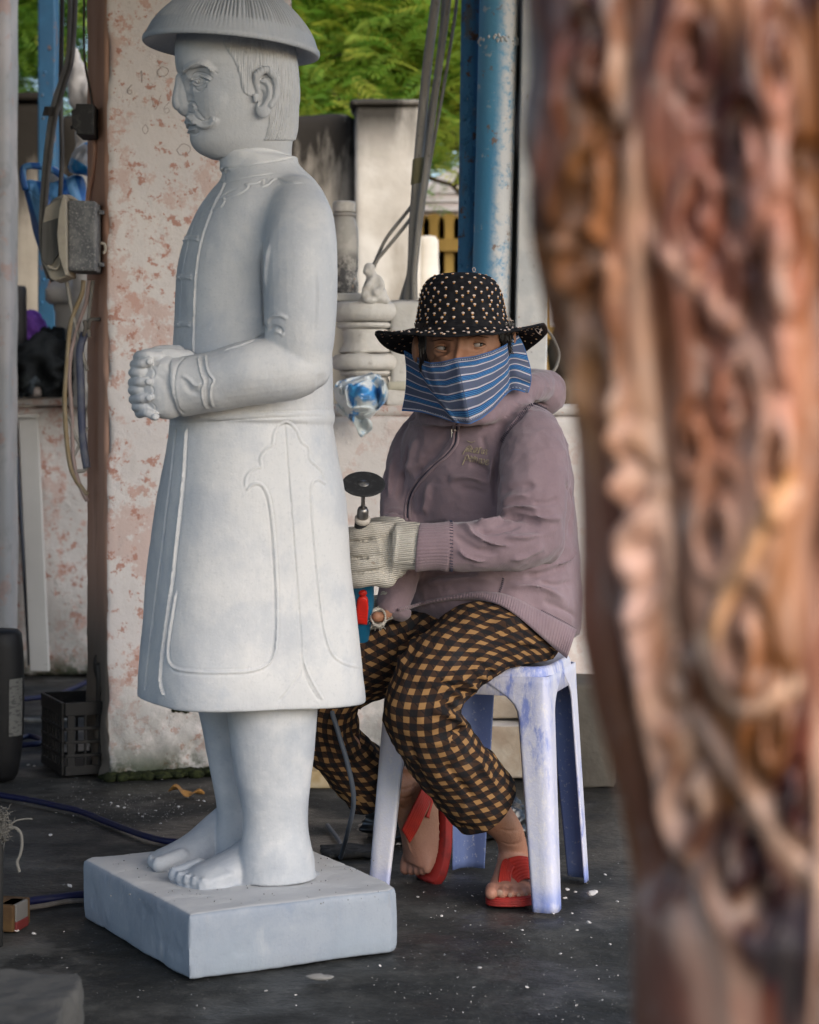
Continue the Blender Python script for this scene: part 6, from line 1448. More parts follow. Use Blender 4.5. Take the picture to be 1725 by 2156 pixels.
# ------------------------------------------------------------------ carved stone column close to the camera (out of focus)
def build_column():
    Y = 1.0; K = Y / F; nz, na = 520, 520
    tab = np.array([(-900, 1052), (0, 1062), (150, 1068), (300, 1080), (420, 1106), (500, 1138), (600, 1164), (700, 1184), (800, 1188), (870, 1192), (950, 1202), (1050, 1206), (1200, 1222), (1350, 1238), (1450, 1258), (1550, 1278), (1650, 1302), (1750, 1322), (1850, 1340), (1920, 1345), (2000, 1345), (2700, 1345)], float)
    pys = np.linspace(-700, 2560, nz); left = np.interp(pys, tab[:, 0], tab[:, 1]); left = np.convolve(np.pad(left, 8, mode='edge'), np.ones(17) / 17, 'valid')
    Rr = np.interp(pys, [-700, 0, 1000, 1900, 2560], [.127, .123, .109, .091, .089]); a = np.linspace(0, 2 * np.pi, na, endpoint=False)
    V = np.zeros((nz, na, 3))
    for i in range(nz):
        xl = (left[i] - CX) * K; c = np.array([xl + Rr[i], Y + .03]); V[i] = np.c_[c[0] + np.cos(a) * Rr[i], c[1] + np.sin(a) * Rr[i] * .9, np.full(na, CAMH - (pys[i] - HY) * K)]
    V = V.reshape(-1, 3); Fq = np.array([(i * na + j, i * na + (j + 1) % na, (i + 1) * na + (j + 1) % na, (i + 1) * na + j) for i in range(nz - 1) for j in range(na)])[:, ::-1]
    V[:, 2] = np.where(V[:, 2] < .02, 0, V[:, 2])
    N = normals(V, Fq)
    if (N[:, 1] * (V[:, 1] - Y - .03)).mean() < 0: N = -N
    q = V * np.array([11, 11, 1.7]); wv = np.stack([fbm(V * np.array([7, 7, 2.2]) + 3, 2, 1), fbm(V * np.array([7, 7, 2.2]) + 9, 2, 2), fbm(V * np.array([5, 5, 2]) + 5, 2, 3)], 1); n = fbm(q + wv * 1.1, 4, 8); rid = 1 - np.abs(n) * 2.0; n2 = 1 - 2 * np.abs(fbm(V * np.array([26, 26, 5]) + wv * 2, 3, 4))
    base = smooth(.70, .67, V[:, 2])
    D = (.0135 * rid + .0035 * n2 + .012 * fbm(V * np.array([8, 8, 1.6]), 2, 31))
    vx0, vy0 = proj(V); rs = np.random.default_rng(6); front = N[:, 1] < .1
    for sx, sy, sr in ((1250, 120, 90), (1230, 370, 95), (1240, 560, 70), (1470, 440, 80), (1500, 620, 85), (1560, 300, 70), (1660, 540, 90), (1250, 780, 80), (1530, 850, 75), (1640, 960, 90), (1300, 1000, 70), (1330, 1180, 80), (1500, 1120, 75), (1560, 1350, 85), (1400, 1450, 70), (1620, 1560, 90), (1440, 1700, 75), (1560, 1830, 90), (1680, 1700, 70), (1640, 130, 80), (1450, 130, 70), (1440, 930, 55)):
        dx, dy = (vx0 - sx) / sr * 1.1, (vy0 - sy) / (sr * 2.0); r_ = np.hypot(dx, dy); th = np.arctan2(dy, dx); D = D + front * .0042 * np.cos(2 * np.pi * r_ * 1.25 - th * rs.choice([-1, 1]) + rs.uniform(0, 6)) * smooth(1.15, .55, r_)
    D = D * (1 - .8 * base); V = V + N * (D - .0132 * (1 - .85 * base))[:, None]
    N = normals(V, Fq); N = N if (N[:, 1] * (V[:, 1] - Y - .03)).mean() > 0 else -N
    tree = bvh(V, Fq)
    # stone colour, soft patches of the block's own veining
    col = np.tile(np.array([.20, .115, .085]), (len(V), 1)); vx, vy = proj(V)
    def paint(L, wid, c, amt=1.0):
        nonlocal col
        D_, _ = dist_poly(V, L); k = np.exp(-(D_ / wid) ** 2) * amt; col = col * (1 - k[:, None]) + np.array(c) * k[:, None]
    RB = []
    ribs = [([(1305, 120), (1322, 260), (1334, 420), (1342, 600), (1365, 800), (1385, 950), (1402, 1080), (1420, 1280), (1440, 1480), (1476, 1690)], 20, 16, (.46, .37, .30)),
            ([(1352, 470), (1420, 555), (1500, 630), (1570, 720), (1608, 800), (1612, 880), (1590, 960)], 20, 16, (.50, .37, .31)),
            ([(1430, 1440), (1540, 1620), (1660, 1790), (1730, 1860)], 22, 14, (.36, .30, .26)), ([(1660, 1010), (1600, 1120), (1540, 1240), (1490, 1360)], 18, 12, (.48, .31, .16)),
            ([(1150, 510), (1220, 520), (1280, 560), (1300, 620)], 16, 12, (.42, .28, .20)), ([(1340, 1180), (1330, 1300), (1350, 1420)], 26, 10, (.50, .38, .34)), ([(1580, 300), (1590, 420), (1570, 520)], 18, 14, (.36, .22, .19)), ([(1500, 380), (1560, 400), (1600, 440)], 14, 12, (.38, .23, .2)), ([(1480, 1350), (1530, 1470), (1600, 1490), (1680, 1440)], 18, 12, (.50, .40, .32)), ([(1650, 200), (1640, 500), (1660, 900)], 28, 14, (.34, .2, .16)), ([(1560, 720), (1540, 800), (1560, 900)], 12, 12, (.46, .35, .3))]
    pat = [((1180, 120), .05, (.11, .055, .045)), ((1250, 330), .03, (.16, .09, .04)), ((1240, 430), .03, (.30, .165, .09)), ((1220, 800), .035, (.38, .22, .115)), ((1250, 900), .04, (.44, .28, .15)), ((1290, 1000), .035, (.45, .31, .19)), ((1330, 1200), .05, (.48, .36, .31)), ((1450, 200), .045, (.19, .115, .105)), ((1600, 150), .05, (.17, .105, .09)), ((1470, 480), .04, (.30, .15, .12)), ((1620, 620), .05, (.30, .155, .11)), ((1690, 300), .035, (.05, .035, .03)), ((1560, 950), .04, (.40, .19, .11)), ((1640, 1150), .05, (.40, .28, .22)), ((1560, 1300), .04, (.42, .31, .25)), ((1400, 1480), .045, (.40, .22, .12)), ((1450, 1600), .04, (.30, .19, .13)), ((1640, 1580), .05, (.16, .07, .06)), ((1420, 1760), .03, (.26, .16, .11)), ((1500, 1850), .045, (.085, .06, .05)), ((1650, 1850), .06, (.10, .065, .055)), ((1560, 1960), .06, (.075, .05, .043)), ((1390, 1950), .05, (.24, .14, .115)), ((1420, 2090), .045, (.20, .12, .10)), ((1640, 2080), .06, (.045, .034, .03)), ((1690, 1760), .04, (.06, .04, .035))]
    for (x, y), rr, c in pat:
        rr = rr * .77
        p = cast(tree, min(x, 1722), y)
        if p is not None: k = np.exp(-(np.linalg.norm((V - p) * [1, 1, .8], axis=1) / rr) ** 2) * .9; col = col * (1 - k[:, None]) + np.array(c) * k[:, None]
    for pts, wd, h, c in ribs:
        L = cast_line(tree, pts, 50); V = ridge(V, N, L, wd * 1.25 * K, h * K, .15); RB.append((L, wd * K * 1.15, c))
    for x, y, r, h in ((1300, 300, 60, -30), (1200, 60, 70, -26), (1690, 330, 60, -36), (1460, 460, 40, -22), (1590, 560, 40, -24), (1500, 700, 50, -20), (1430, 1850, 70, -40), (1600, 1920, 80, -34), (1540, 860, 36, -20), (1240, 620, 50, -20), (1640, 1480, 50, -28), (1380, 1000, 36, -18), (1500, 1120, 40, -16)):
        p = cast(tree, x, y)
        if p is not None: V = blob(V, N, p, r * K, h * K)
    v1 = fbm(V * np.array([20, 20, 3.2]) + wv * 2.2, 4, 41); v2 = fbm(V * np.array([13, 13, 2.6]) + wv * 2.6, 4, 51); 
    for f_, c in ((smooth(.25, .7, v1) * .6, (.56, .44, .37)), (smooth(-.12, -.5, v1) * .75, (.055, .036, .032)), (smooth(.2, .6, v2) * .4, (.42, .22, .10)), (smooth(-.25, -.7, v2) * .5, (.30, .15, .12))):
        col = col * (1 - f_[:, None]) + np.array(c) * f_[:, None]
    for L, w_, c in RB:
        if len(L) > 2: paint(L, w_, tuple(x * 1.25 for x in c), .9)
    col = np.clip((.17 + (col - .17) * 1.3), .008, .9)
    m = MB('polished_brown_marble', (.3, .2, .15), .42, .4).vcol('col').layer((.46, .38, .32), .4, scale=60, detail=6, rough=.65, lo=.55, hi=.7, stretch=(1, 1, .4)).layer((.05, .035, .03), .5, scale=34, detail=7, rough=.65, lo=.58, hi=.72, stretch=(1, 1, .4), dist=1.0).done()
    t = thing('carved_column', (.20, 1.03, 0), 'carved brown, orange and cream stone column, blurred, filling the right foreground', 'column')
    link_mesh('shaft', V, Fq, m, t, True, attrs={'col': np.clip(col * np.array([.86, .69, .60]), .01, .8)})
    g = G(); g.box((.203, 1.03, .06), (.23, .22, .12)); g.build('foot_block', m_plinth, t, bevel=.006)
build_column()

# ------------------------------------------------------------------ things on the parapet, right
def on_ledge():
    m_pl = (MB('dusty_plaster', (.60, .575, .54), .9, .1).layer((.66, .645, .62), .7, scale=8, detail=6, lo=.42, hi=.62).layer((.40, .30, .20), .6, scale=10, detail=7, rough=.65, lo=.56, hi=.74, stretch=(1, 1, 2)).layer((.30, .27, .24), .6, scale=26, detail=6, rough=.7, lo=.60, hi=.72)
            .bump(.6, .004, scale=40, detail=6).done())
    Y = 5.84; K = Y / F
    c0 = at(772, 0, Y); zz = lambda py: CAMH - (py - HY) * K
    t = thing('carved_capital', (c0[0], Y, zz(830)), 'weathered cream column capital with stacked rounded mouldings on the parapet', 'capital')
    def mould(name, prof, amp=.002):
        g = G(); g.lathe([(r * K, zz(p)) for r, p in prof], (c0[0], Y, 0), 56); V, Fq = fuse(g, .006, 1); V = V + normals(V, Fq) * (fbm(V * 22, 4, 7) * amp)[:, None]; link_mesh(name, V, Fq, m_pl, t, True)
    mould('top_torus', [(30, 636), (62, 637), (70, 642), (74, 652), (74, 664), (68, 674), (58, 679), (20, 680)])
    mould('fillet', [(20, 679), (60, 680), (63, 683), (61, 690), (54, 693), (20, 694)])
    mould('bell', [(20, 692), (52, 693), (50, 706), (49, 722), (55, 733), (60, 742), (58, 744), (20, 745)])
    mould('lower_torus', [(20, 745), (60, 746), (70, 751), (74, 760), (73, 772), (66, 779), (55, 781), (20, 782)])
    mould('base_fillet', [(20, 781), (57, 782), (60, 786), (52, 791), (44, 793), (20, 794)])
    mould('foot', [(20, 793), (46, 795), (48, 806), (52, 838), (52, 850), (20, 850)])
    g = G(); g.box(at(900, 705, Y + .03) * [1, 1, 0] + [0, 0, zz(745)], (.2, .16, 215 * K)); V, Fq = fuse(g, .012, 1); V = V + normals(V, Fq) * (fbm(V * 9, 4, 3) * .004)[:, None]
    t2 = thing('plaster_block', (at(900, 0, Y + .03)[0], Y, zz(850)), 'white plaster block behind the hat brim, beside the capital', 'block'); link_mesh('block', V, Fq, m_pl, t2, True)
    rough_box('speckled_slab', at(860, 651, Y + .09), (.24, .16, 32 * K), 0, MB('speckled_stone', (.44, .41, .37), .9).layer((.10, .09, .08), .8, scale=45, detail=6, rough=.7, lo=.56, hi=.66).done(), t2, .01, .003)
    t3 = thing('stone_chunk', at(838, 850, 5.8), 'small cream stone chunk lying on the parapet beside the plastic bag', 'stone'); rough_box('lower_piece', at(838, 836, 5.78), (.066, .07, 34 * K), .1, m_pl, t3, .006, .003); rough_box('upper_piece', at(842, 813, 5.78), (.06, .08, 16 * K), -.1, MB('cream_stone', (.58, .55, .44), .8).done(), t3, .005, .002)
    # glass jar
    Yj = 5.9; K = Yj / F; c = at(725, 0, Yj); zz = lambda py: CAMH - (py - HY) * K
    t = thing('glass_jar', (c[0], Yj, zz(620)), 'dusty tall jar with white screw lid and dark contents standing on the capital', 'jar')
    b = MB('dusty_glass', (.40, .385, .36), .55, .4).layer((.52, .50, .47), .7, scale=24, detail=6, lo=.45, hi=.62)
    zf = b.fac('z', lo=zz(520), hi=zz(560)); n = b.fac(scale=34, detail=7, rough=.7, lo=.38, hi=.58); b.mix(b.op(zf, n), (.05, .05, .055), .9); b.mix(b.op(zf, b.fac(scale=60, detail=4, lo=.6, hi=.72)), (.40, .28, .18), .7)
    g = G(); g.lathe([(r * K, zz(p)) for r, p in [(2, 620), (26, 620), (30, 612), (30, 596), (26, 580), (29, 566), (30, 500), (29, 482), (24, 464), (20, 456), (20, 448), (2, 448)]], (c[0], Yj, 0), 40); g.build('glass', b.done(), t, True)
    g = G(); g.lathe([(r * K, zz(p)) for r, p in [(2, 447), (23, 447), (24, 444), (24, 428), (22, 424), (2, 423)]], (c[0], Yj, 0), 40); g.build('lid', MB('white_lid', (.58, .56, .53), .6).layer((.45, .43, .40), .6, scale=60, detail=4).done(), t, bevel=.002)
    g = G(); g.lathe([(24.5 * K, zz(450)), (25 * K, zz(453)), (21 * K, zz(457)), (2 * K, zz(458))], (c[0], Yj, 0), 40); g.build('neck_ring', MB('jar_neck', (.36, .34, .32), .5).done(), t, True)
    g = G(); g.box(at(712, 628, Yj) , (.13, .13, 17 * K)); g.build('board', m_pl, thing('small_board', at(712, 628, Yj), 'pale flat board under the jar on top of the capital', 'board'), bevel=.004)
    # small seated figurine
    Yf = 5.77; K = Yf / F; q = lambda x, y, dy=0: at(x, y, Yf + dy); g = G()
    g.ell(q(778, 567), np.array([13, 13, 15]) * K); g.ell(q(773, 572, -.006), np.array([9, 9, 8]) * K); g.tube([q(783, 580), q(790, 606)], [13 * K, 19 * K], 14, round_ends=True); g.ell(q(790, 618), np.array([25, 22, 19]) * K); g.ell(q(798, 628), np.array([21, 20, 12]) * K); g.ell(q(772, 622, -.014), np.array([13, 12, 12]) * K); g.ell(q(780, 632, -.02), np.array([16, 10, 7]) * K)
    g.tube(spline([q(786, 584, -.012), q(777, 598, -.025), q(768, 608, -.02)], 8), 6 * K, 10, round_ends=True); g.tube(spline([q(797, 586, -.008), q(804, 604, -.018), q(790, 616, -.026)], 8), 7 * K, 10, round_ends=True); g.tube(spline([q(762, 632), q(790, 636), q(816, 633)], 8), 7 * K, 12, round_ends=True); g.ell(q(770, 606, -.02), np.array([7, 6, 7]) * K)
    V, Fq = fuse(g, .0030, 2); V = V + normals(V, Fq) * (fbm(V * 70, 3, 3) * .0015)[:, None]
    t = thing('stone_figurine', q(788, 638), 'small seated stone figurine with round head on top of the capital', 'figurine'); link_mesh('figurine', V, Fq, m_pl, t, True)
    # crumpled blue and white plastic bag
    Yb = 5.66; K = Yb / F
    def crumple(outline, name, label, seed, mat, n=46, depth=.05):
        c = np.mean(outline, 0); P = np.zeros((n, n, 3)); ang = np.linspace(0, 2 * np.pi, n); O = spline(np.vstack([outline, outline[:1]]), n)
        for i in range(n):
            for j in range(n):
                s = i / (n - 1); p = c + (O[j] - c) * s; P[i, j] = at(p[0], p[1], Yb - depth * (1 - s ** 2) ** .5)
        V = P.reshape(-1, 3); w_ = np.stack([fbm(V * 9 + 2, 2, seed), fbm(V * 9 + 7, 2, seed + 1), fbm(V * 9 + 5, 2, seed + 2)], 1)
        f = np.abs(fbm(V * np.array([9, 9, 7]) + w_ * 1.6, 2, seed + 5)); V = V + w_ * .012 + np.array([0, -1, .2]) * ((.5 - f) * .065 + .006 * fbm(V * 40, 2, 4))[:, None]
        g = G(); g.grid(V.reshape(n, n, 3)); o = g.build(name, mat, None, True, solid=.0012); tag(o, label, 'plastic bag'); return o
    m_bag = (MB('thin_plastic', (.62, .66, .68), .4, .4).layer((.02, .22, .55), .95, scale=9, detail=5, rough=.55, lo=.56, hi=.61, stretch=(1.2, 1, .6), rot=(0, .6, 0), dist=1.2).layer((.06, .32, .62), .8, scale=24, detail=4, lo=.58, hi=.66, loc=(2, 2, 2), dist=1.0).layer((.36, .42, .42), .6, scale=10, detail=5, lo=.5, hi=.7, loc=(5, 1, 2)).done())
    crumple(np.array([(704, 826), (722, 808), (752, 800), (780, 794), (803, 802), (814, 822), (812, 846), (800, 864), (770, 880), (742, 878), (722, 862), (708, 846)]), 'plastic_bag', 'crumpled blue and white plastic bag hanging over the parapet edge', 3, m_bag, 80, .07)
    crumple(np.array([(708, 850), (730, 872), (756, 880), (778, 890), (782, 908), (770, 916), (758, 922), (748, 904), (728, 886), (712, 868)]), 'bag_tail', 'torn blue and white tail of plastic hanging down the parapet', 9, m_bag, 60, .02)
on_ledge()

# ------------------------------------------------------------------ conduits and cables
def wire(name, label, pts, r, mat, cat='cable', n=60, group=None, seg=8):
    P = spline(pts, n); g = G(); g.tube(P, r, seg); o = g.build(name, mat, None, True); return tag(o, label, cat, group)
def cables():
    K = 5.85 / F
    def L(pts, Y): return [at(x, y, Y) for x, y in pts]
    wire('conduit', 'thickest grey conduit, leftmost of the bundle left of the blue pipes', L([(930, -120), (918, 0), (902, 120), (888, 260), (878, 380), (871, 480), (868, 560), (858, 640)], 5.90), .0135, m_conduit, 'conduit')
    wire('conduit', 'slimmer grey conduit running down beside the thickest one', L([(952, -120), (944, 0), (930, 110), (912, 240), (898, 350), (886, 440), (878, 520), (873, 580), (874, 640)], 5.87), .0085, m_conduit, 'conduit')
    wire('cable', 'thin grey cable along the right of the conduits', L([(970, -120), (962, 0), (948, 100), (928, 220), (908, 330), (894, 420), (880, 520)], 5.88), .0045, m_conduit)
    wire('cable', 'thin grey cable crossing between the conduits near the wall end', L([(938, -60), (930, 60), (915, 180), (895, 300), (890, 400), (880, 500), (866, 560), (842, 640)], 5.93), .006, m_conduit)
    wire('cable', 'upper of two slack cables running down left to the small figurine', L([(880, 418), (850, 455), (815, 500), (795, 540), (770, 600), (760, 640)], 5.95), .005, m_conduit)
    wire('cable', 'lower of two slack cables running down left to the small figurine', L([(876, 445), (848, 482), (812, 526), (792, 552), (776, 600)], 5.93), .005, m_conduit)
    g = G()
    for k in range(15):
        y = 335 + k * 3.6; cx_ = np.interp(y, [260, 380, 480], [888, 878, 871]); c = at(cx_, y, 5.90); a = np.linspace(0, 2 * np.pi, 14); Q = np.c_[c[0] + np.cos(a) * .0155, c[1] + np.sin(a) * .0155, c[2] + np.cos(a) * .003]; g.tube(Q, .0021, 5)
    o = g.build('tie_wire', MB('rusty_wire', (.26, .24, .14), .8).done(), None, True); tag(o, 'coil of thin wire binding the conduits together', 'wire', kind='stuff')
    wire('cable', 'loop of grey cable behind the hat brim at the column edge', L([(1150, 690), (1166, 712), (1178, 745), (1170, 775), (1156, 790)], 5.6), .004, m_cable)
    # left side bundle
    Yl = 6.4
    for i, (pts, r, m, lb) in enumerate([
        ([(132, -60), (130, 60), (128, 200), (130, 330), (126, 430)], .007, m_cabledark, 'thin dark cable hanging straight in front of the blue pole'),
        ([(150, -60), (148, 60), (143, 130), (130, 170), (112, 230), (100, 310), (92, 400), (88, 480), (92, 540), (104, 585)], .0095, m_cable, 'thick dusty cable curving down left of the switch box'),
        ([(160, -60), (156, 60), (150, 130), (138, 170), (118, 240), (106, 320), (97, 410), (92, 500), (98, 560), (112, 592)], .008, m_cabledark, 'second thick cable following the curve down to the box')]):
        wire('cable', lb, L(pts, Yl - .02 * i), r, m)
    g = G()
    for k in range(6):
        y = 228 + k * 3; c = at(108 - k * .8 + 5, y, Yl); a = np.linspace(0, 2 * np.pi, 12); g.tube(np.c_[c[0] + np.cos(a) * .022, c[1] + np.sin(a) * .02 - .02, c[2] + np.sin(a) * .004], .003, 5)
    o = g.build('cable_tie', m_cabledark, None, True); tag(o, 'dark tape wound round the curving cables', 'tape', kind='stuff')
    wire('cable', 'thin wire running down the brown pillar face to the breaker', [at(177, -60, 5.66), at(177, 90, 5.66), at(180, 140, 5.655), at(190, 190, 5.64), at(195, 228, 5.60)], .003, m_cabledark)
    wire('conduit', 'dark tube along the brown face below the breaker', [at(198, 285, 5.60), at(200, 320, 5.58), at(194, 370, 5.61), at(186, 410, 5.63), at(184, 470, 5.64)], .0065, m_brown, 'conduit')
    Yw = 5.55
    for pts, r, m, lb in [
        ([(176, 590), (172, 620), (155, 660), (146, 700), (140, 780), (136, 840), (140, 920), (148, 980), (160, 1010), (174, 1030), (184, 1042)], .0062, MB('ochre_cable', (.27, .205, .12), .75).layer((.34, .29, .22), .6, scale=20, lo=.4, hi=.65).done(), 'ochre cable hanging farthest left below the switch box'),
        ([(188, 590), (180, 640), (166, 680), (150, 740), (146, 800), (152, 880), (154, 960), (164, 1010), (176, 1040), (184, 1055)], .0055, MB('pink_cable', (.33, .25, .235), .75).done(), 'dusty pink cable hanging below the switch box'),
        ([(140, 590), (148, 640), (160, 690), (172, 740), (184, 780)], .005, m_cable, 'grey cable slanting from the box to the pillar'),
        ([(196, 590), (190, 640), (186, 680), (188, 710)], .005, m_cable, 'short grey cable dropping beside the brown face'),
        ([(178, 700), (168, 740), (170, 800), (172, 880), (176, 940), (183, 985)], .0105, MB('blue_cable', (.075, .085, .14), .6).layer((.17, .18, .21), .7, scale=14, lo=.4, hi=.65).done(), 'thick slate blue cable tied to the nail'),
        ([(146, 880), (160, 920), (176, 950), (184, 975), (178, 990), (158, 992)], .005, m_cable, 'loose grey cable end curling back by the pillar'),
        ([(184, 900), (168, 935), (156, 960)], .004, m_cable, 'thin grey wire crossing behind the hanging cables')]:
        wire('cable', lb, L(pts, Yw), r, m)
    wire('nail_wire', 'twist of dark wire round a nail on the brown face', L([(176, 708), (180, 690), (178, 676), (186, 690), (190, 674), (204, 672), (212, 672)], 5.53), .005, m_cabledark, 'wire')
cables()

# ------------------------------------------------------------------ switch boxes on the pillar
def boxes():
    c = at(160, 505, 5.50); K = 5.5 / F
    t = thing('switch_box', c, 'grey electrical switch box with open slanting cover on the brown pillar face', 'electrical box')
    m_bx = MB('dusty_grey_plastic', (.10, .105, .115), .7).layer((.36, .35, .34), .8, scale=150, detail=6, rough=.75, lo=.52, hi=.62).layer((.24, .24, .24), .6, scale=18, detail=5, lo=.45, hi=.65).done()
    m_cv = MB('cream_plastic', (.37, .335, .28), .7).layer((.30, .27, .23), .6, scale=30, detail=4, lo=.45, hi=.65).done()
    m_dk = MB('dark_grey_panel', (.075, .073, .068), .6).layer((.12, .115, .11), .6, scale=20, detail=4, stretch=(3, 1, .3)).done()
    def poly(name, pts, y0, y1, mat, bev=.003, par=t):
        A = np.array([at(x, y, 5.5) for x, y in pts]); A0 = A.copy(); A0[:, 1] = y0; A1 = A.copy(); A1[:, 1] = y1; g = G(); g.loft([A1, A0]); return g.build(name, mat, par, bevel=bev)
    poly('body', [(153, 428), (210, 429), (211, 575), (153, 574)], 5.42, 5.56, m_bx, .005)
    poly('rim', [(146, 416), (152, 424), (154, 584), (150, 586), (137, 545), (133, 500), (137, 450)], 5.40, 5.55, m_cv, .003)
    poly('cover', [(104, 440), (146, 416), (137, 450), (133, 500), (137, 545), (150, 586), (124, 595), (115, 590), (97, 553), (97, 480)], 5.435, 5.54, m_cv, .004)
    poly('cover_window', [(101, 474), (134, 464), (131, 500), (134, 540), (126, 550), (120, 562), (108, 563), (98, 552), (98, 500)], 5.425, 5.437, m_dk, .002)
    g = G(); g.tube(spline([at(x, y, 5.42) for x, y in [(100, 560), (118, 566), (128, 552), (137, 556)]], 16), .004, 8); g.build('cover_moulding', m_cv, t, True)
    g = G(); g.tube(spline([at(x, y, 5.47) for x, y in [(212, 512), (220, 514), (222, 526), (217, 534)]], 12), .0038, 8); g.build('hook', m_cv, t, True)
    for y in (447, 557): g = G(); g.box(at(214, y, 5.47), (.012, .02, .01)); g.build('lug', m_bx, t, bevel=.001)
    g = G(); g.box(at(213, 505, 5.54), (.014, .02, .17)); g.build('back_plate', m_dk, t)
    L = [(100, 500), (97, 470), (104, 440), (120, 420), (142, 414), (158, 422), (168, 432)]; wire('cable', 'loop of cable arching over the switch box', [at(x, y, 5.45) for x, y in L], .006, m_cable)
    wire('cable', 'second loop of cable lying under the first over the switch box', [at(x + 3, y + 7, 5.455) for x, y in L], .005, m_cable)
    c = at(187, 258, 5.52); t = thing('breaker', c, 'small black breaker with toggle on the brown pillar face', 'breaker')
    def poly2(name, pts, y0, y1, mat, bev=.002):
        A = np.array([at(x, y, 5.55) for x, y in pts]); A0 = A.copy(); A0[:, 1] = y0; A1 = A.copy(); A1[:, 1] = y1; g = G(); g.loft([A1, A0]); return g.build(name, mat, t, bevel=bev)
    m_bk2 = MB('matt_black_plastic', (.022, .022, .024), .7).layer((.07, .068, .066), .6, scale=50, detail=5, lo=.5, hi=.7).done()
    poly2('body', [(168, 226), (205, 227), (205, 291), (169, 290), (169, 281), (161, 276), (159, 240), (168, 236)], 5.48, 5.60, m_bk2)
    g = G(); g.tube([at(161, 262, 5.52), at(156, 266, 5.51), at(149, 269, 5.51)], [.006, .0055, .005], 8); g.build('toggle', m_bk2, t, True)
boxes()

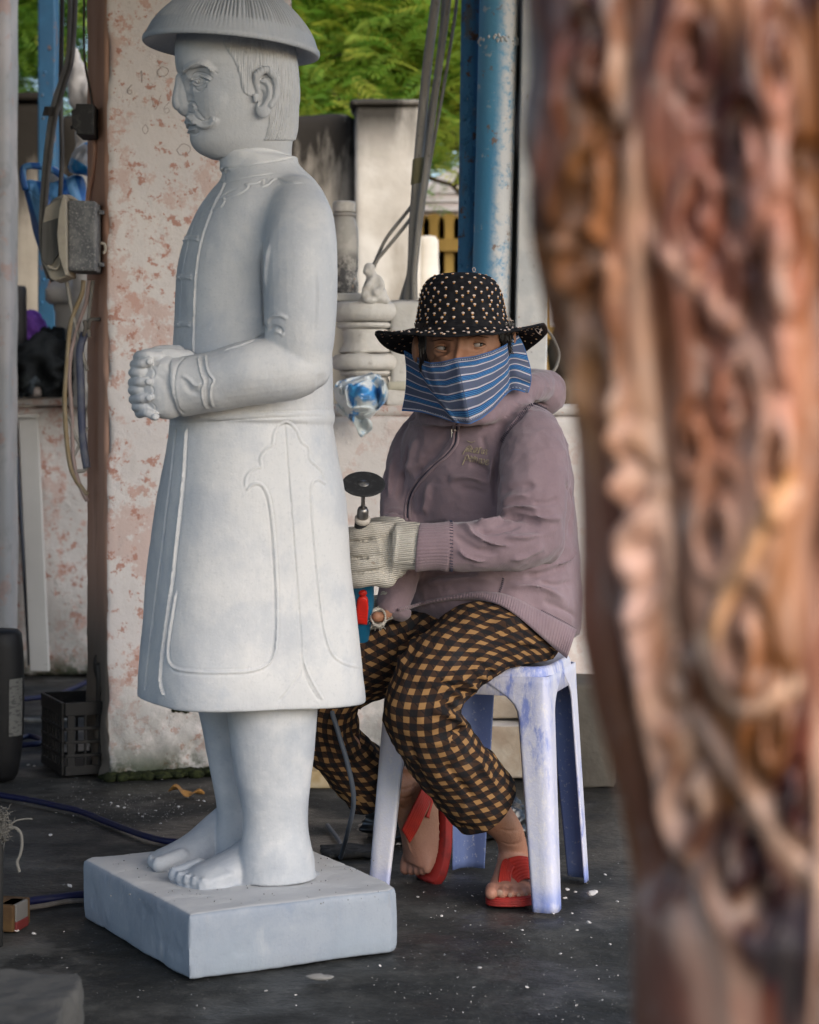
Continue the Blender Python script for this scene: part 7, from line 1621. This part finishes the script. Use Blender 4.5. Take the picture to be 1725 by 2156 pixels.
# ------------------------------------------------------------------ left background: bags, guardian carving, clothes, board, crate, bin
def left_stuff():
    Yb = 6.6
    def sheet(outline, seed, n=50, depth=.05, amp=.03, Yq=Yb):
        c = np.mean(outline, 0); O = spline(np.vstack([outline, outline[:1]]), n); P = np.zeros((n, n, 3))
        for i in range(n):
            for j in range(n):
                s = i / (n - 1); p = c + (O[j] - c) * s; P[i, j] = at(p[0], p[1], Yq - depth * (1 - s ** 2) ** .5)
        V = P.reshape(-1, 3); f = np.abs(fbm(V * np.array([12, 12, 6]), 4, seed)); V = V + np.array([0, -1, 0]) * ((.4 - f) * amp)[:, None] + np.stack([fbm(V * 10, 2, seed + 1), V[:, 0] * 0, fbm(V * 10, 2, seed + 2)], 1) * .006
        g = G(); g.grid(V.reshape(n, n, 3)); return g
    def stripes(name, c1, c2, scale, rot, dist=1.5):
        b = MB(name, c1, .35, .5); b.layer(c2, 1.0, kind='wave', scale=scale, lo=.35, hi=.55, dist=dist, detail=1, rot=rot); return b.layer((.02, .06, .16), .5, scale=9, detail=4, lo=.5, hi=.7).done()
    m1 = stripes('striped_blue_bag', (.015, .10, .34), (.10, .27, .50), 5.5, (0, .25, 0)); m2 = stripes('bright_striped_sack', (.03, .26, .58), (.42, .42, .42), 2.9, (0, 1.0, 0), .4)
    t = thing('plastic_bag', at(90, 540, Yb), 'dark blue striped plastic bag hanging behind the cables', 'plastic bag')
    sheet(np.array([(50, 392), (60, 380), (100, 384), (140, 378), (172, 368), (180, 400), (176, 450), (160, 500), (124, 552), (96, 552), (74, 500), (60, 440)]), 3).build('bag_body', m1, t, True, solid=.001)
    g = G(); g.tube(spline([at(x, y, Yb - .04) for x, y in [(54, 400), (48, 370), (52, 352), (75, 349), (108, 356), (138, 376)]], 24), .010, 8, flat=.4); g.build('bag_handle', m1, t, True)
    sheet(np.array([(92, 372), (110, 352), (128, 362), (136, 385), (120, 402), (100, 396)]), 9, 30, .03).build('bag_flap', m2, t, True, solid=.001)
    o = sheet(np.array([(142, 352), (160, 320), (190, 300), (210, 320), (210, 390), (180, 372), (150, 366)]), 5, 40, .06).build('sack', m2, None, True, solid=.001); tag(o, 'bright blue and white striped sack tucked behind the pillar edge', 'sack')
    # pale carving partly hidden behind the pillar
    Yc = 7.6; K = Yc / F; q = lambda x, y, dy=0: at(x, y, Yc + dy); g = G()
    g.tube(spline([q(158, 95), q(162, 150), q(170, 210)], 10), np.array([5, 9, 12, 14, 16, 18, 20, 22, 24, 26]) * K, 12, round_ends=True)
    for x, y, r in [(168, 150, 20), (164, 168, 20), (172, 190, 22), (178, 215, 24), (184, 240, 22), (180, 262, 20), (176, 285, 22), (184, 306, 22), (174, 318, 18), (196, 200, 40), (200, 260, 40), (200, 320, 36)]: g.ell(q(x, y), np.array([r, r, r]) * K)
    g.tube([q(200, 340), q(200, 860)], 46 * K, 16)
    V, Fq = fuse(g, .010, 2); V = V + normals(V, Fq) * (fbm(V * 18, 3, 3) * .008)[:, None]; t = thing('stone_carving', q(200, 860), 'tall pale stone carving mostly hidden behind the pillar at upper left', 'carving')
    link_mesh('carving', V, Fq, MB('grey_marble', (.42, .40, .38), .7).layer((.30, .29, .28), .6, scale=10, detail=5, lo=.45, hi=.65).done(), t, True)
    # cream turned pedestal on the far parapet
    Yp = 7.78; K = Yp / F; c = at(150, 0, Yp); zz = lambda p: CAMH - (p - HY) * K; m_cr = MB('cream_plaster', (.52, .49, .46), .85).layer((.42, .38, .35), .6, scale=9, detail=5, lo=.45, hi=.7).done()
    t = thing('pedestal', (c[0], Yp, zz(838)), 'cream stone pedestal with overhanging round top on the far parapet', 'pedestal')
    for nm, pr_ in (('top', [(4, 590), (40, 590), (48, 606), (54, 610), (54, 632), (46, 640), (4, 641)]), ('shaft', [(4, 640), (38, 641), (34, 660), (33, 800), (40, 838), (4, 838)])):
        g = G(); g.lathe([(r * K, zz(p)) for r, p in pr_], (c[0], Yp, 0), 40); g.build(nm, m_cr, t, True)
    g = G(); c2 = at(38, 0, 7.74); g.lathe([(r * 7.74 / F, CAMH - (p - HY) * 7.74 / F) for r, p in [(2, 601), (15, 602), (18, 608), (18, 640), (19, 720), (19, 838), (2, 838)]], (c2[0], 7.74, 0), 24); o = g.build('black_cylinder', MB('black_tin', (.016, .016, .018), .6).done(), None, True); tag(o, 'black cylindrical can standing on the far parapet at left', 'can')
    m_cl = MB('black_clothes', (.012, .014, .016), .9, .15).layer((.028, .034, .036), .7, scale=9, detail=5, lo=.42, hi=.65).done(); m_pu = MB('purple_cloth', (.14, .045, .32), .85).layer((.22, .09, .44), .6, scale=10, detail=4).done()
    def heap(name, label, c, r, seed, mat, fl):
        g = G(); g.ell(c, r, n=70, m=46); V = np.vstack(g.v); d = (V - c) / np.array(r); n = np.abs(fbm(V * np.array([13, 13, 13]), 4, seed)); V = V + d * (np.array(r) * ((.45 - n) * .55)[:, None]); V[:, 2] = np.maximum(V[:, 2], fl); o = link_mesh(name, V, g.f, mat, None, True); return tag(o, label, 'clothes')
    fl = zz(838) + .002
    heap('clothes_heap', 'large heap of crumpled black clothes on the far parapet', at(105, 780, 7.72), (.15, .13, .13), 3, m_cl, fl)
    heap('clothes_heap', 'smaller black garment at the right end of the heap beside the pillar', at(160, 795, 7.70), (.09, .11, .10), 5, m_cl, fl)
    heap('clothes_heap', 'dark blue grey garment at the left foot of the heap', at(60, 808, 7.70), (.075, .1, .065), 8, MB('slate_cloth', (.022, .03, .038), .9).layer((.05, .06, .065), .6, scale=12, lo=.4, hi=.6).done(), fl)
    heap('purple_cloth', 'purple cloth bundled behind the black clothes', at(66, 722, 7.86), (.055, .06, .10), 6, m_pu, fl)
    heap('rag', 'small grey rag on the edge of the far parapet', at(80, 826, 7.66), (.06, .05, .035), 11, MB('grey_rag', (.16, .14, .13), .9).done(), fl)
    # white board leaning on the wall
    t = thing('leaning_board', at(68, 1414, 7.60) * [1, 1, 0], 'long white board leaning upright against the low wall at left', 'board'); m_bd = MB('white_board', (.47, .46, .44), .7).layer((.40, .39, .37), .6, scale=3, detail=4).layer((.10, .10, .10), .8, scale=12, detail=5, lo=.66, hi=.72, stretch=(.5, 1, 2.5)).done()
    A = [at(38, 876, 7.66), at(79, 876, 7.66), at(103, 1414, 7.56), at(63, 1414, 7.56)]; A = np.array(A); g = G(); g.loft([A + [0, .028, 0], A]); g.build('board', m_bd, t, bevel=.003)
    A = np.array([at(37, 872, 7.655), at(79, 872, 7.655), at(79.5, 879, 7.65), at(37.5, 879, 7.65)]); g = G(); g.loft([A + [0, .032, 0], A]); g.build('end_strip', m_bd, t, bevel=.001)
    wire('hose', 'thin dark hose running up the left edge of the leaning board', [at(36, 960, 7.63), at(42, 1060, 7.62), at(48, 1160, 7.61), at(55, 1280, 7.60), at(62, 1400, 7.58)], .006, MB('dark_hose', (.03, .038, .055), .6).done(), 'hose')
    # black plastic crate
    m_k = MB('black_crate_plastic', (.009, .009, .010), .55, .25).layer((.05, .048, .046), .4, scale=50, detail=6, rough=.7, lo=.56, hi=.7).done()
    c0 = gnd(134, 1634); b0 = gnd(90, 1606); r0 = gnd(205, 1612); e1 = (b0 - c0); l1 = np.linalg.norm(e1); e1 = e1 / l1; e2 = np.array([-e1[1], e1[0], 0]); e2 = e2 if e2[0] > 0 else -e2; Hc = (1634 - 1478) * c0[1] / F; W1, W2 = max(l1, .24), .34
    t = thing('plastic_crate', c0, 'black slatted plastic crate beside the foot of the brown pillar face', 'crate'); rz1 = math.atan2(e1[1], e1[0]); rz2 = math.atan2(e2[1], e2[0])
    def bar(p, d, L, hh, th, rz, name): g = G(); g.box(c0 + p, (L, th, hh), rz=rz); g.build(name, m_k, t, bevel=.0015)
    for side_, (p0, d, Lr, rz) in enumerate(((np.zeros(3), e1, W1, rz1), (np.zeros(3), e2, W2, rz2), (e2 * W2, e1, W1, rz1), (e1 * W1, e2, W2, rz2))):
        for z, hh in ((.012, .024), (.05, .008), (.085, .008), (.12, .008), (Hc - .02, .034)): bar(p0 + d * Lr / 2 + np.array([0, 0, z]), d, Lr - .006, hh, .009, rz, 'rail')
        n = 7 if Lr < .3 else 9
        for k in range(n): s = (k + .5) / n; bar(p0 + d * Lr * s + np.array([0, 0, Hc / 2]), d, .006 if 0 < k < n - 1 else .02, Hc - .012, .0075, rz, 'slat')
    g = G(); g.box(c0 + e1 * W1 / 2 + e2 * W2 / 2 + np.array([0, 0, .012]), (W1 - .01, W2 - .01, .006), rz=rz1); g.build('floor_panel', m_k, t)
    # black drum at the left edge
    cb = gnd(-10, 1640); K = cb[1] / F; t = thing('black_drum', cb, 'black rounded drum with worn label cut off by the left edge', 'drum'); m_dr = MB('black_drum_plastic', (.006, .006, .007), .55, .25).layer((.02, .02, .021), .5, scale=14, detail=6, lo=.55, hi=.75).done()
    g = G(); g.lathe([(r * K, (1640 - y) * K) for r, y in [(2, 1640), (40, 1640), (48, 1628), (54, 1590), (59, 1540), (61, 1480), (60, 1400), (58, 1360), (55, 1334), (48, 1326), (20, 1324), (2, 1326)]], cb, 40, sy=1.0); g.build('drum', m_dr, t, True)
    g = G(); P = np.zeros((8, 12, 3))
    for i in range(8):
        for j in range(12): a_ = R(-52 + j * 3.4); rr = np.interp(i, [0, 7], [61.6, 60.2]) * K + .001; P[i, j] = cb + [math.cos(a_) * rr, math.sin(a_) * rr, (1640 - np.interp(i, [0, 7], [1425, 1545])) * K]
    g.grid(P); g.build('label', MB('worn_label', (.10, .10, .095), .6).layer((.03, .03, .03), .8, scale=60, detail=4, lo=.5, hi=.62, stretch=(1, 1, 3)).done(), t, True)
left_stuff()

# ------------------------------------------------------------------ things on the floor
def floor_stuff():
    m_hose = MB('blue_hose', (.006, .008, .045), .5, .3).layer((.014, .016, .04), .7, scale=30, detail=4, lo=.45, hi=.65).done()
    def gl(pts, r): return [np.array([*gnd(x, y)[:2], r]) for x, y in pts]
    wire('hose', 'blue hose lying across the floor to the plinth, rear one', gl([(-60, 1668), (0, 1681), (60, 1691), (120, 1704), (170, 1716), (230, 1740), (300, 1766), (345, 1778), (375, 1781), (430, 1790)], .008), .0075, m_hose, 'hose')
    wire('hose', 'dark blue hose lying left of the plinth, nearer the camera', gl([(-40, 1925), (20, 1916), (70, 1906), (120, 1900), (180, 1893), (230, 1890)], .008), .0085, m_hose, 'hose')
    wire('hose', 'thin black lead beside the nearer blue hose', gl([(-40, 1935), (30, 1922), (90, 1913), (140, 1904), (185, 1902)], .005), .005, m_cabledark, 'cable')
    wire('hose', 'coil of blue hose on the floor between drum and crate', gl([(30, 1566), (60, 1556), (84, 1562), (86, 1570), (60, 1574), (35, 1574)], .008), .008, m_hose, 'hose')
    wire('hose', 'blue hose behind the crate near the far wall', gl([(40, 1478), (80, 1474), (120, 1468), (150, 1456), (180, 1442)], .008), .009, m_hose, 'hose')
    wire('hose', 'pale grey tube on the floor behind the drum', gl([(30, 1520), (60, 1522), (100, 1523), (140, 1521)], .008), .007, m_cable, 'tube')
    # rough stone slab in the near left corner
    m_sl = MB('grey_rough_stone', (.05, .05, .049), .9).layer((.075, .073, .07), .7, scale=5, detail=7, lo=.42, hi=.62)  .layer((.025, .025, .025), .7, scale=9, detail=8, lo=.55, hi=.72).bump(.6, .006, scale=22, detail=7).done()
    z = .145; top = [(-60, 2044), (0, 2044), (90, 2041), (165, 2046), (178, 2058), (168, 2078), (146, 2100), (128, 2140), (100, 2200), (-60, 2210)]
    P = np.array([gnd(x, y, z)[:2] for x, y in top]); c = P.mean(0); g = G(); g.loft([np.c_[c + (P - c) * s, np.full(len(P), h)] for s, h in ((1.02, .006), (1.03, .05), (1.01, z - .01), (1.0, z))]); V, Fq = fuse(g, .006, 2); N = normals(V, Fq); V = V + N * (fbm(V * 16, 4, 3) * .006)[:, None]
    t = thing('stone_slab', (*c, 0), 'rough dark grey stone slab in the near left corner', 'stone slab'); link_mesh('slab', V, Fq, m_sl, t, True)
    # torn carton with yellow, white and red print
    q = gnd(2, 1964); K = q[1] / F; t = thing('carton', q, 'small torn ochre carton with white and red end near the left edge', 'carton'); rz = R(-14)
    g = G(); g.box(q + [-.012, .042, .025], (.09, .075, .048), rz=rz); g.build('box', MB('ochre_card', (.075, .04, .012), .8).layer((.05, .025, .01), .7, scale=30, detail=5, lo=.45, hi=.65).bump(.5, .003, scale=40).done(), t, bevel=.003)
    g = G(); g.box(q + [.018, .030, .033], (.032, .050, .032), rz=rz); g.build('white_patch', MB('white_print', (.12, .115, .11), .6).done(), t, bevel=.002)
    g = G(); g.box(q + [.018, .030, .0095], (.034, .052, .0175), rz=rz); g.build('red_patch', MB('red_print', (.11, .015, .014), .6).done(), t, bevel=.002)
    g = G(); g.tube(spline([q + [-.05, .04, .055], q + [-.035, .03, .065], q + [-.02, .04, .06]], 10), .014, 10, round_ends=True); o = g.build('black_grip', MB('grip_black', (.012, .012, .013), .5).done(), None, True); tag(o, 'black tool grip lying on the ochre carton', 'tool')
    # pale string with a tuft, hanging off a rod at the left edge
    Yq = 4.1; m_st = MB('pale_string', (.13, .125, .115), .9).done(); q2 = lambda x, y: at(x, y, 3.7)
    wire('rod', 'dark rod standing at the left edge with string on it', [gnd(-8, 1990) , q2(-8, 1900), q2(-6, 1760)], .012, MB('black_rod', (.012, .012, .012), .7).done(), 'rod')
    g = G(); r_ = np.random.default_rng(2)
    for k in range(420):
        a_ = q2(0 + r_.normal(0, 6), 1740 + r_.normal(0, 15)); g.tube(spline([a_, a_ + r_.normal(0, .006, 3), a_ + r_.normal(0, .009, 3)], 5), .0005, 3)
    o = g.build('cotton_tuft', m_st, None, True); tag(o, 'fluffy pale cotton tuft at the left edge', 'tuft', kind='stuff')
    wire('string', 'pale string hanging from the cotton tuft', [q2(18, 1742), q2(34, 1744), q2(44, 1756), q2(46, 1778), q2(42, 1800), q2(36, 1815), q2(41, 1836)], .0028, m_st, 'string')
    wire('string', 'short pale string end reaching right from the tuft', [q2(18, 1740), q2(34, 1728), q2(60, 1724), q2(68, 1725)], .0015, m_st, 'string')
    # dry leaf
    g = G(); n = 16; P = np.zeros((n, 7, 3)); c = gnd(392, 1676)
    for i in range(n):
        for j in range(7):
            s = i / (n - 1); w_ = math.sin(math.pi * s) ** .8 * .022; v = (j - 3) / 3; P[i, j] = c + [(s - .5) * .09, v * w_, .010 + .012 * abs(v) * math.sin(s * 9) + .006 * math.sin(s * 5)]
    g.grid(P); o = g.build('dry_leaf', MB('dry_leaf', (.34, .17, .045), .7).layer((.18, .10, .05), .7, scale=60, detail=4, lo=.45, hi=.65).done(), None, True, solid=.0008); tag(o, 'orange brown dry leaf on the floor left of the statue legs', 'leaf')
    # black plastic bag on the floor behind the stool
    m_pb = MB('black_plastic', (.012, .013, .015), .3, .6).done()
    for x, y, r, lb, sd in ((870, 1778, (.095, .10, .055), 'glossy black plastic bag crumpled on the floor behind the stool, left bundle', 3), (1020, 1772, (.085, .09, .065), 'glossy black plastic bag on the floor behind the stool, right bundle', 6)):
        c = gnd(x, y); g = G(); g.ell(c + [0, .09, .02], r, n=70, m=44); V = np.vstack(g.v); d = (V - c - [0, .09, .02]) / np.array(r); nn = np.abs(fbm(V * np.array([14, 14, 26]), 4, sd)); V = V + d * np.array(r) * ((.45 - nn) * .7)[:, None]; V[:, 2] = np.maximum(V[:, 2], .003); tag(link_mesh('plastic_bag', V, g.f, m_pb, None, True), lb, 'plastic bag')
    g = G(); c = gnd(740, 1803); r_ = np.random.default_rng(4); g.box(c + [0, .02, .008], (.13, .10, .012), rz=.1); V, Fq = fuse(g, .004, 1); V = V + normals(V, Fq) * (fbm(V * 40, 3, 2) * .004)[:, None]; o = link_mesh('charred_board', V, Fq, MB('charred_wood', (.02, .02, .02), .9).layer((.08, .075, .07), .7, scale=50, detail=5, lo=.55, hi=.7).done(), None, True); tag(o, 'flat dark scrap on the floor right of the plinth corner', 'scrap')
    # stone blocks behind the stool
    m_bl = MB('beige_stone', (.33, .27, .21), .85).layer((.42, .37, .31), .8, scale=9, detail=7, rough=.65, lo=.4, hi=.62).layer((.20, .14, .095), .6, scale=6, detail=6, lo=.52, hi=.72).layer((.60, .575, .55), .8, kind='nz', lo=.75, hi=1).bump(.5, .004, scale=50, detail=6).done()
    Y = 5.42; K = Y / F
    for (x0, y0, x1, y1, Yq, lb) in [(950, 1528, 1200, 1640, 5.42, 'lower beige stone block of the pair behind the stool'), (1018, 1430, 1200, 1525, 5.50, 'upper beige stone block of the pair behind the stool'), (1185, 1440, 1300, 1672, 5.33, 'grey weathered stone block right of the stool, beside the carved column')]:
        a, b = at(x0, y0, Yq), at(x1, y1, Yq); zb = max(b[2], .0) if 'upper' not in lb else at(0, 1524, 5.42)[2] + .002; t = thing('stone_block', ((a[0] + b[0]) / 2, Yq + .1, zb), lb, 'stone block')
        rough_box('block', ((a[0] + b[0]) / 2, Yq + .11, (a[2] + zb) / 2), (b[0] - a[0], .22, a[2] - zb), 0, m_bl if 'grey' not in lb else MB('grey_stone', (.085, .076, .064), .9).layer((.045, .04, .034), .7, scale=6, detail=7, lo=.45, hi=.68).bump(.5, .004, scale=40).done(), t, .010, .004, 1, int(x0))
    a = gnd(690, 1668); t = thing('sandstone_block', a, 'low yellowish stone on the floor under the parapet, behind the trouser leg', 'stone block'); rough_box('block', a + [0, .1, .022], (.12, .1, .046), 0, MB('sandstone', (.36, .26, .13), .85).layer((.5, .42, .3), .7, scale=14, lo=.4, hi=.6).done(), t, .006, .003)
    # marble chips
    m_ch = MB('marble_chip', (.52, .50, .49), .7).layer((.40, .39, .38), .6, scale=60, detail=4, lo=.45, hi=.65).done(); rg = np.random.default_rng(12); metas = []
    for k in range(5):
        bm = bmesh.new(); bmesh.ops.create_icosphere(bm, subdivisions=2, radius=1.0)
        for v in bm.verts: v.co *= 1 + .35 * (rg.random() - .5); v.co.z *= .55; v.co.x *= 1.25
        me = bpy.data.meshes.new('marble_chip'); bm.to_mesh(me); bm.free(); me.materials.append(m_ch); metas.append(me)
    spots = [(1245, 1886, .013), (1252, 1882, .010), (1190, 1893, .006), (1240, 1945, .007), (1212, 1880, .005), (1195, 1875, .006), (1215, 1960, .004), (948, 1783, .007), (980, 1806, .008), (1010, 1790, .006), (920, 1772, .006), (850, 1838, .006), (985, 1758, .005), (960, 1750, .005), (1205, 1925, .004), (1165, 1925, .004), (1275, 1843, .004), (925, 1800, .004), (147, 1868, .008), (148, 1896, .008), (106, 1760, .006), (34, 1962, .008), (72, 1968, .006), (248, 1700, .006), (262, 1702, .005), (376, 1700, .005), (338, 1735, .004), (300, 1720, .004), (335, 1682, .004), (234, 1692, .005), (60, 1612, .006), (72, 1614, .005), (430, 1688, .005), (880, 1890, .004), (930, 1930, .004), (1100, 1960, .004), (1180, 2010, .004), (1300, 1900, .005), (1285, 1990, .004), (1010, 2040, .005), (800, 2035, .004), (1110, 2080, .004), (560, 2088, .004)]
    for i, (x, y, r) in enumerate(spots):
        c = gnd(x, y); o = bpy.data.objects.new('marble_chip', metas[i % 5]); o.location = (c[0], c[1], r * .35); r *= .65; o.scale = (r, r, r); o.rotation_euler = (rg.normal(0, .2), rg.normal(0, .2), rg.uniform(0, 6.28)); COL.objects.link(o); tag(o, 'small white marble chip lying on the dark floor', 'chip', 'marble chips scattered on the floor')
    c = gnd(672, 2063); g = G(); g.ell(c + [0, 0, .004], (.024, .008, .005), n=24, m=14); V = np.vstack(g.v); V = V + fbm(V * 60, 3, 2)[:, None] * .003; tag(link_mesh('stone_sliver', V, g.f, MB('dull_chip', (.20, .195, .19), .8).done(), None, True), 'long flat sliver of pale stone on the floor in front of the plinth', 'stone')
    g = G()
    for k in range(1300):
        u = rg.random()
        if u < .45: x, y = rg.normal(270, 95), rg.normal(1690, 32)
        elif u < .75: x, y = rg.uniform(830, 1345), rg.uniform(1740, 2150)
        else: x, y = rg.uniform(-20, 1345), rg.uniform(1580, 2156)
        if y < 1560: continue
        c = gnd(x, y); r = rg.uniform(.0006, .0017) * (1 + 1.3 * (rg.random() < .06)); d = rg.normal(0, 1, (4, 3)); d /= np.linalg.norm(d, axis=1)[:, None]; g.add(c + [0, 0, r * .3] + d * r * [1.3, 1.3, .6], [(0, 1, 2), (0, 2, 3), (0, 3, 1), (1, 3, 2)])
    tag(g.build('marble_grit', m_ch), kind='stuff')
    g = G(); r_ = np.random.default_rng(9)               # specks of dust and chips on the plinth
    for k in range(110):
        x, y = r_.uniform(230, 800), r_.uniform(1800, 1905); c = gnd(x, y, PZ); g.ell(c + [0, 0, .0008], (.0005 + .0009 * r_.random(),) * 3, n=5, m=4)
    tag(g.build('plinth_grit', MB('dark_grit', (.14, .14, .14), .9).done(), statue), kind='stuff')
floor_stuff()
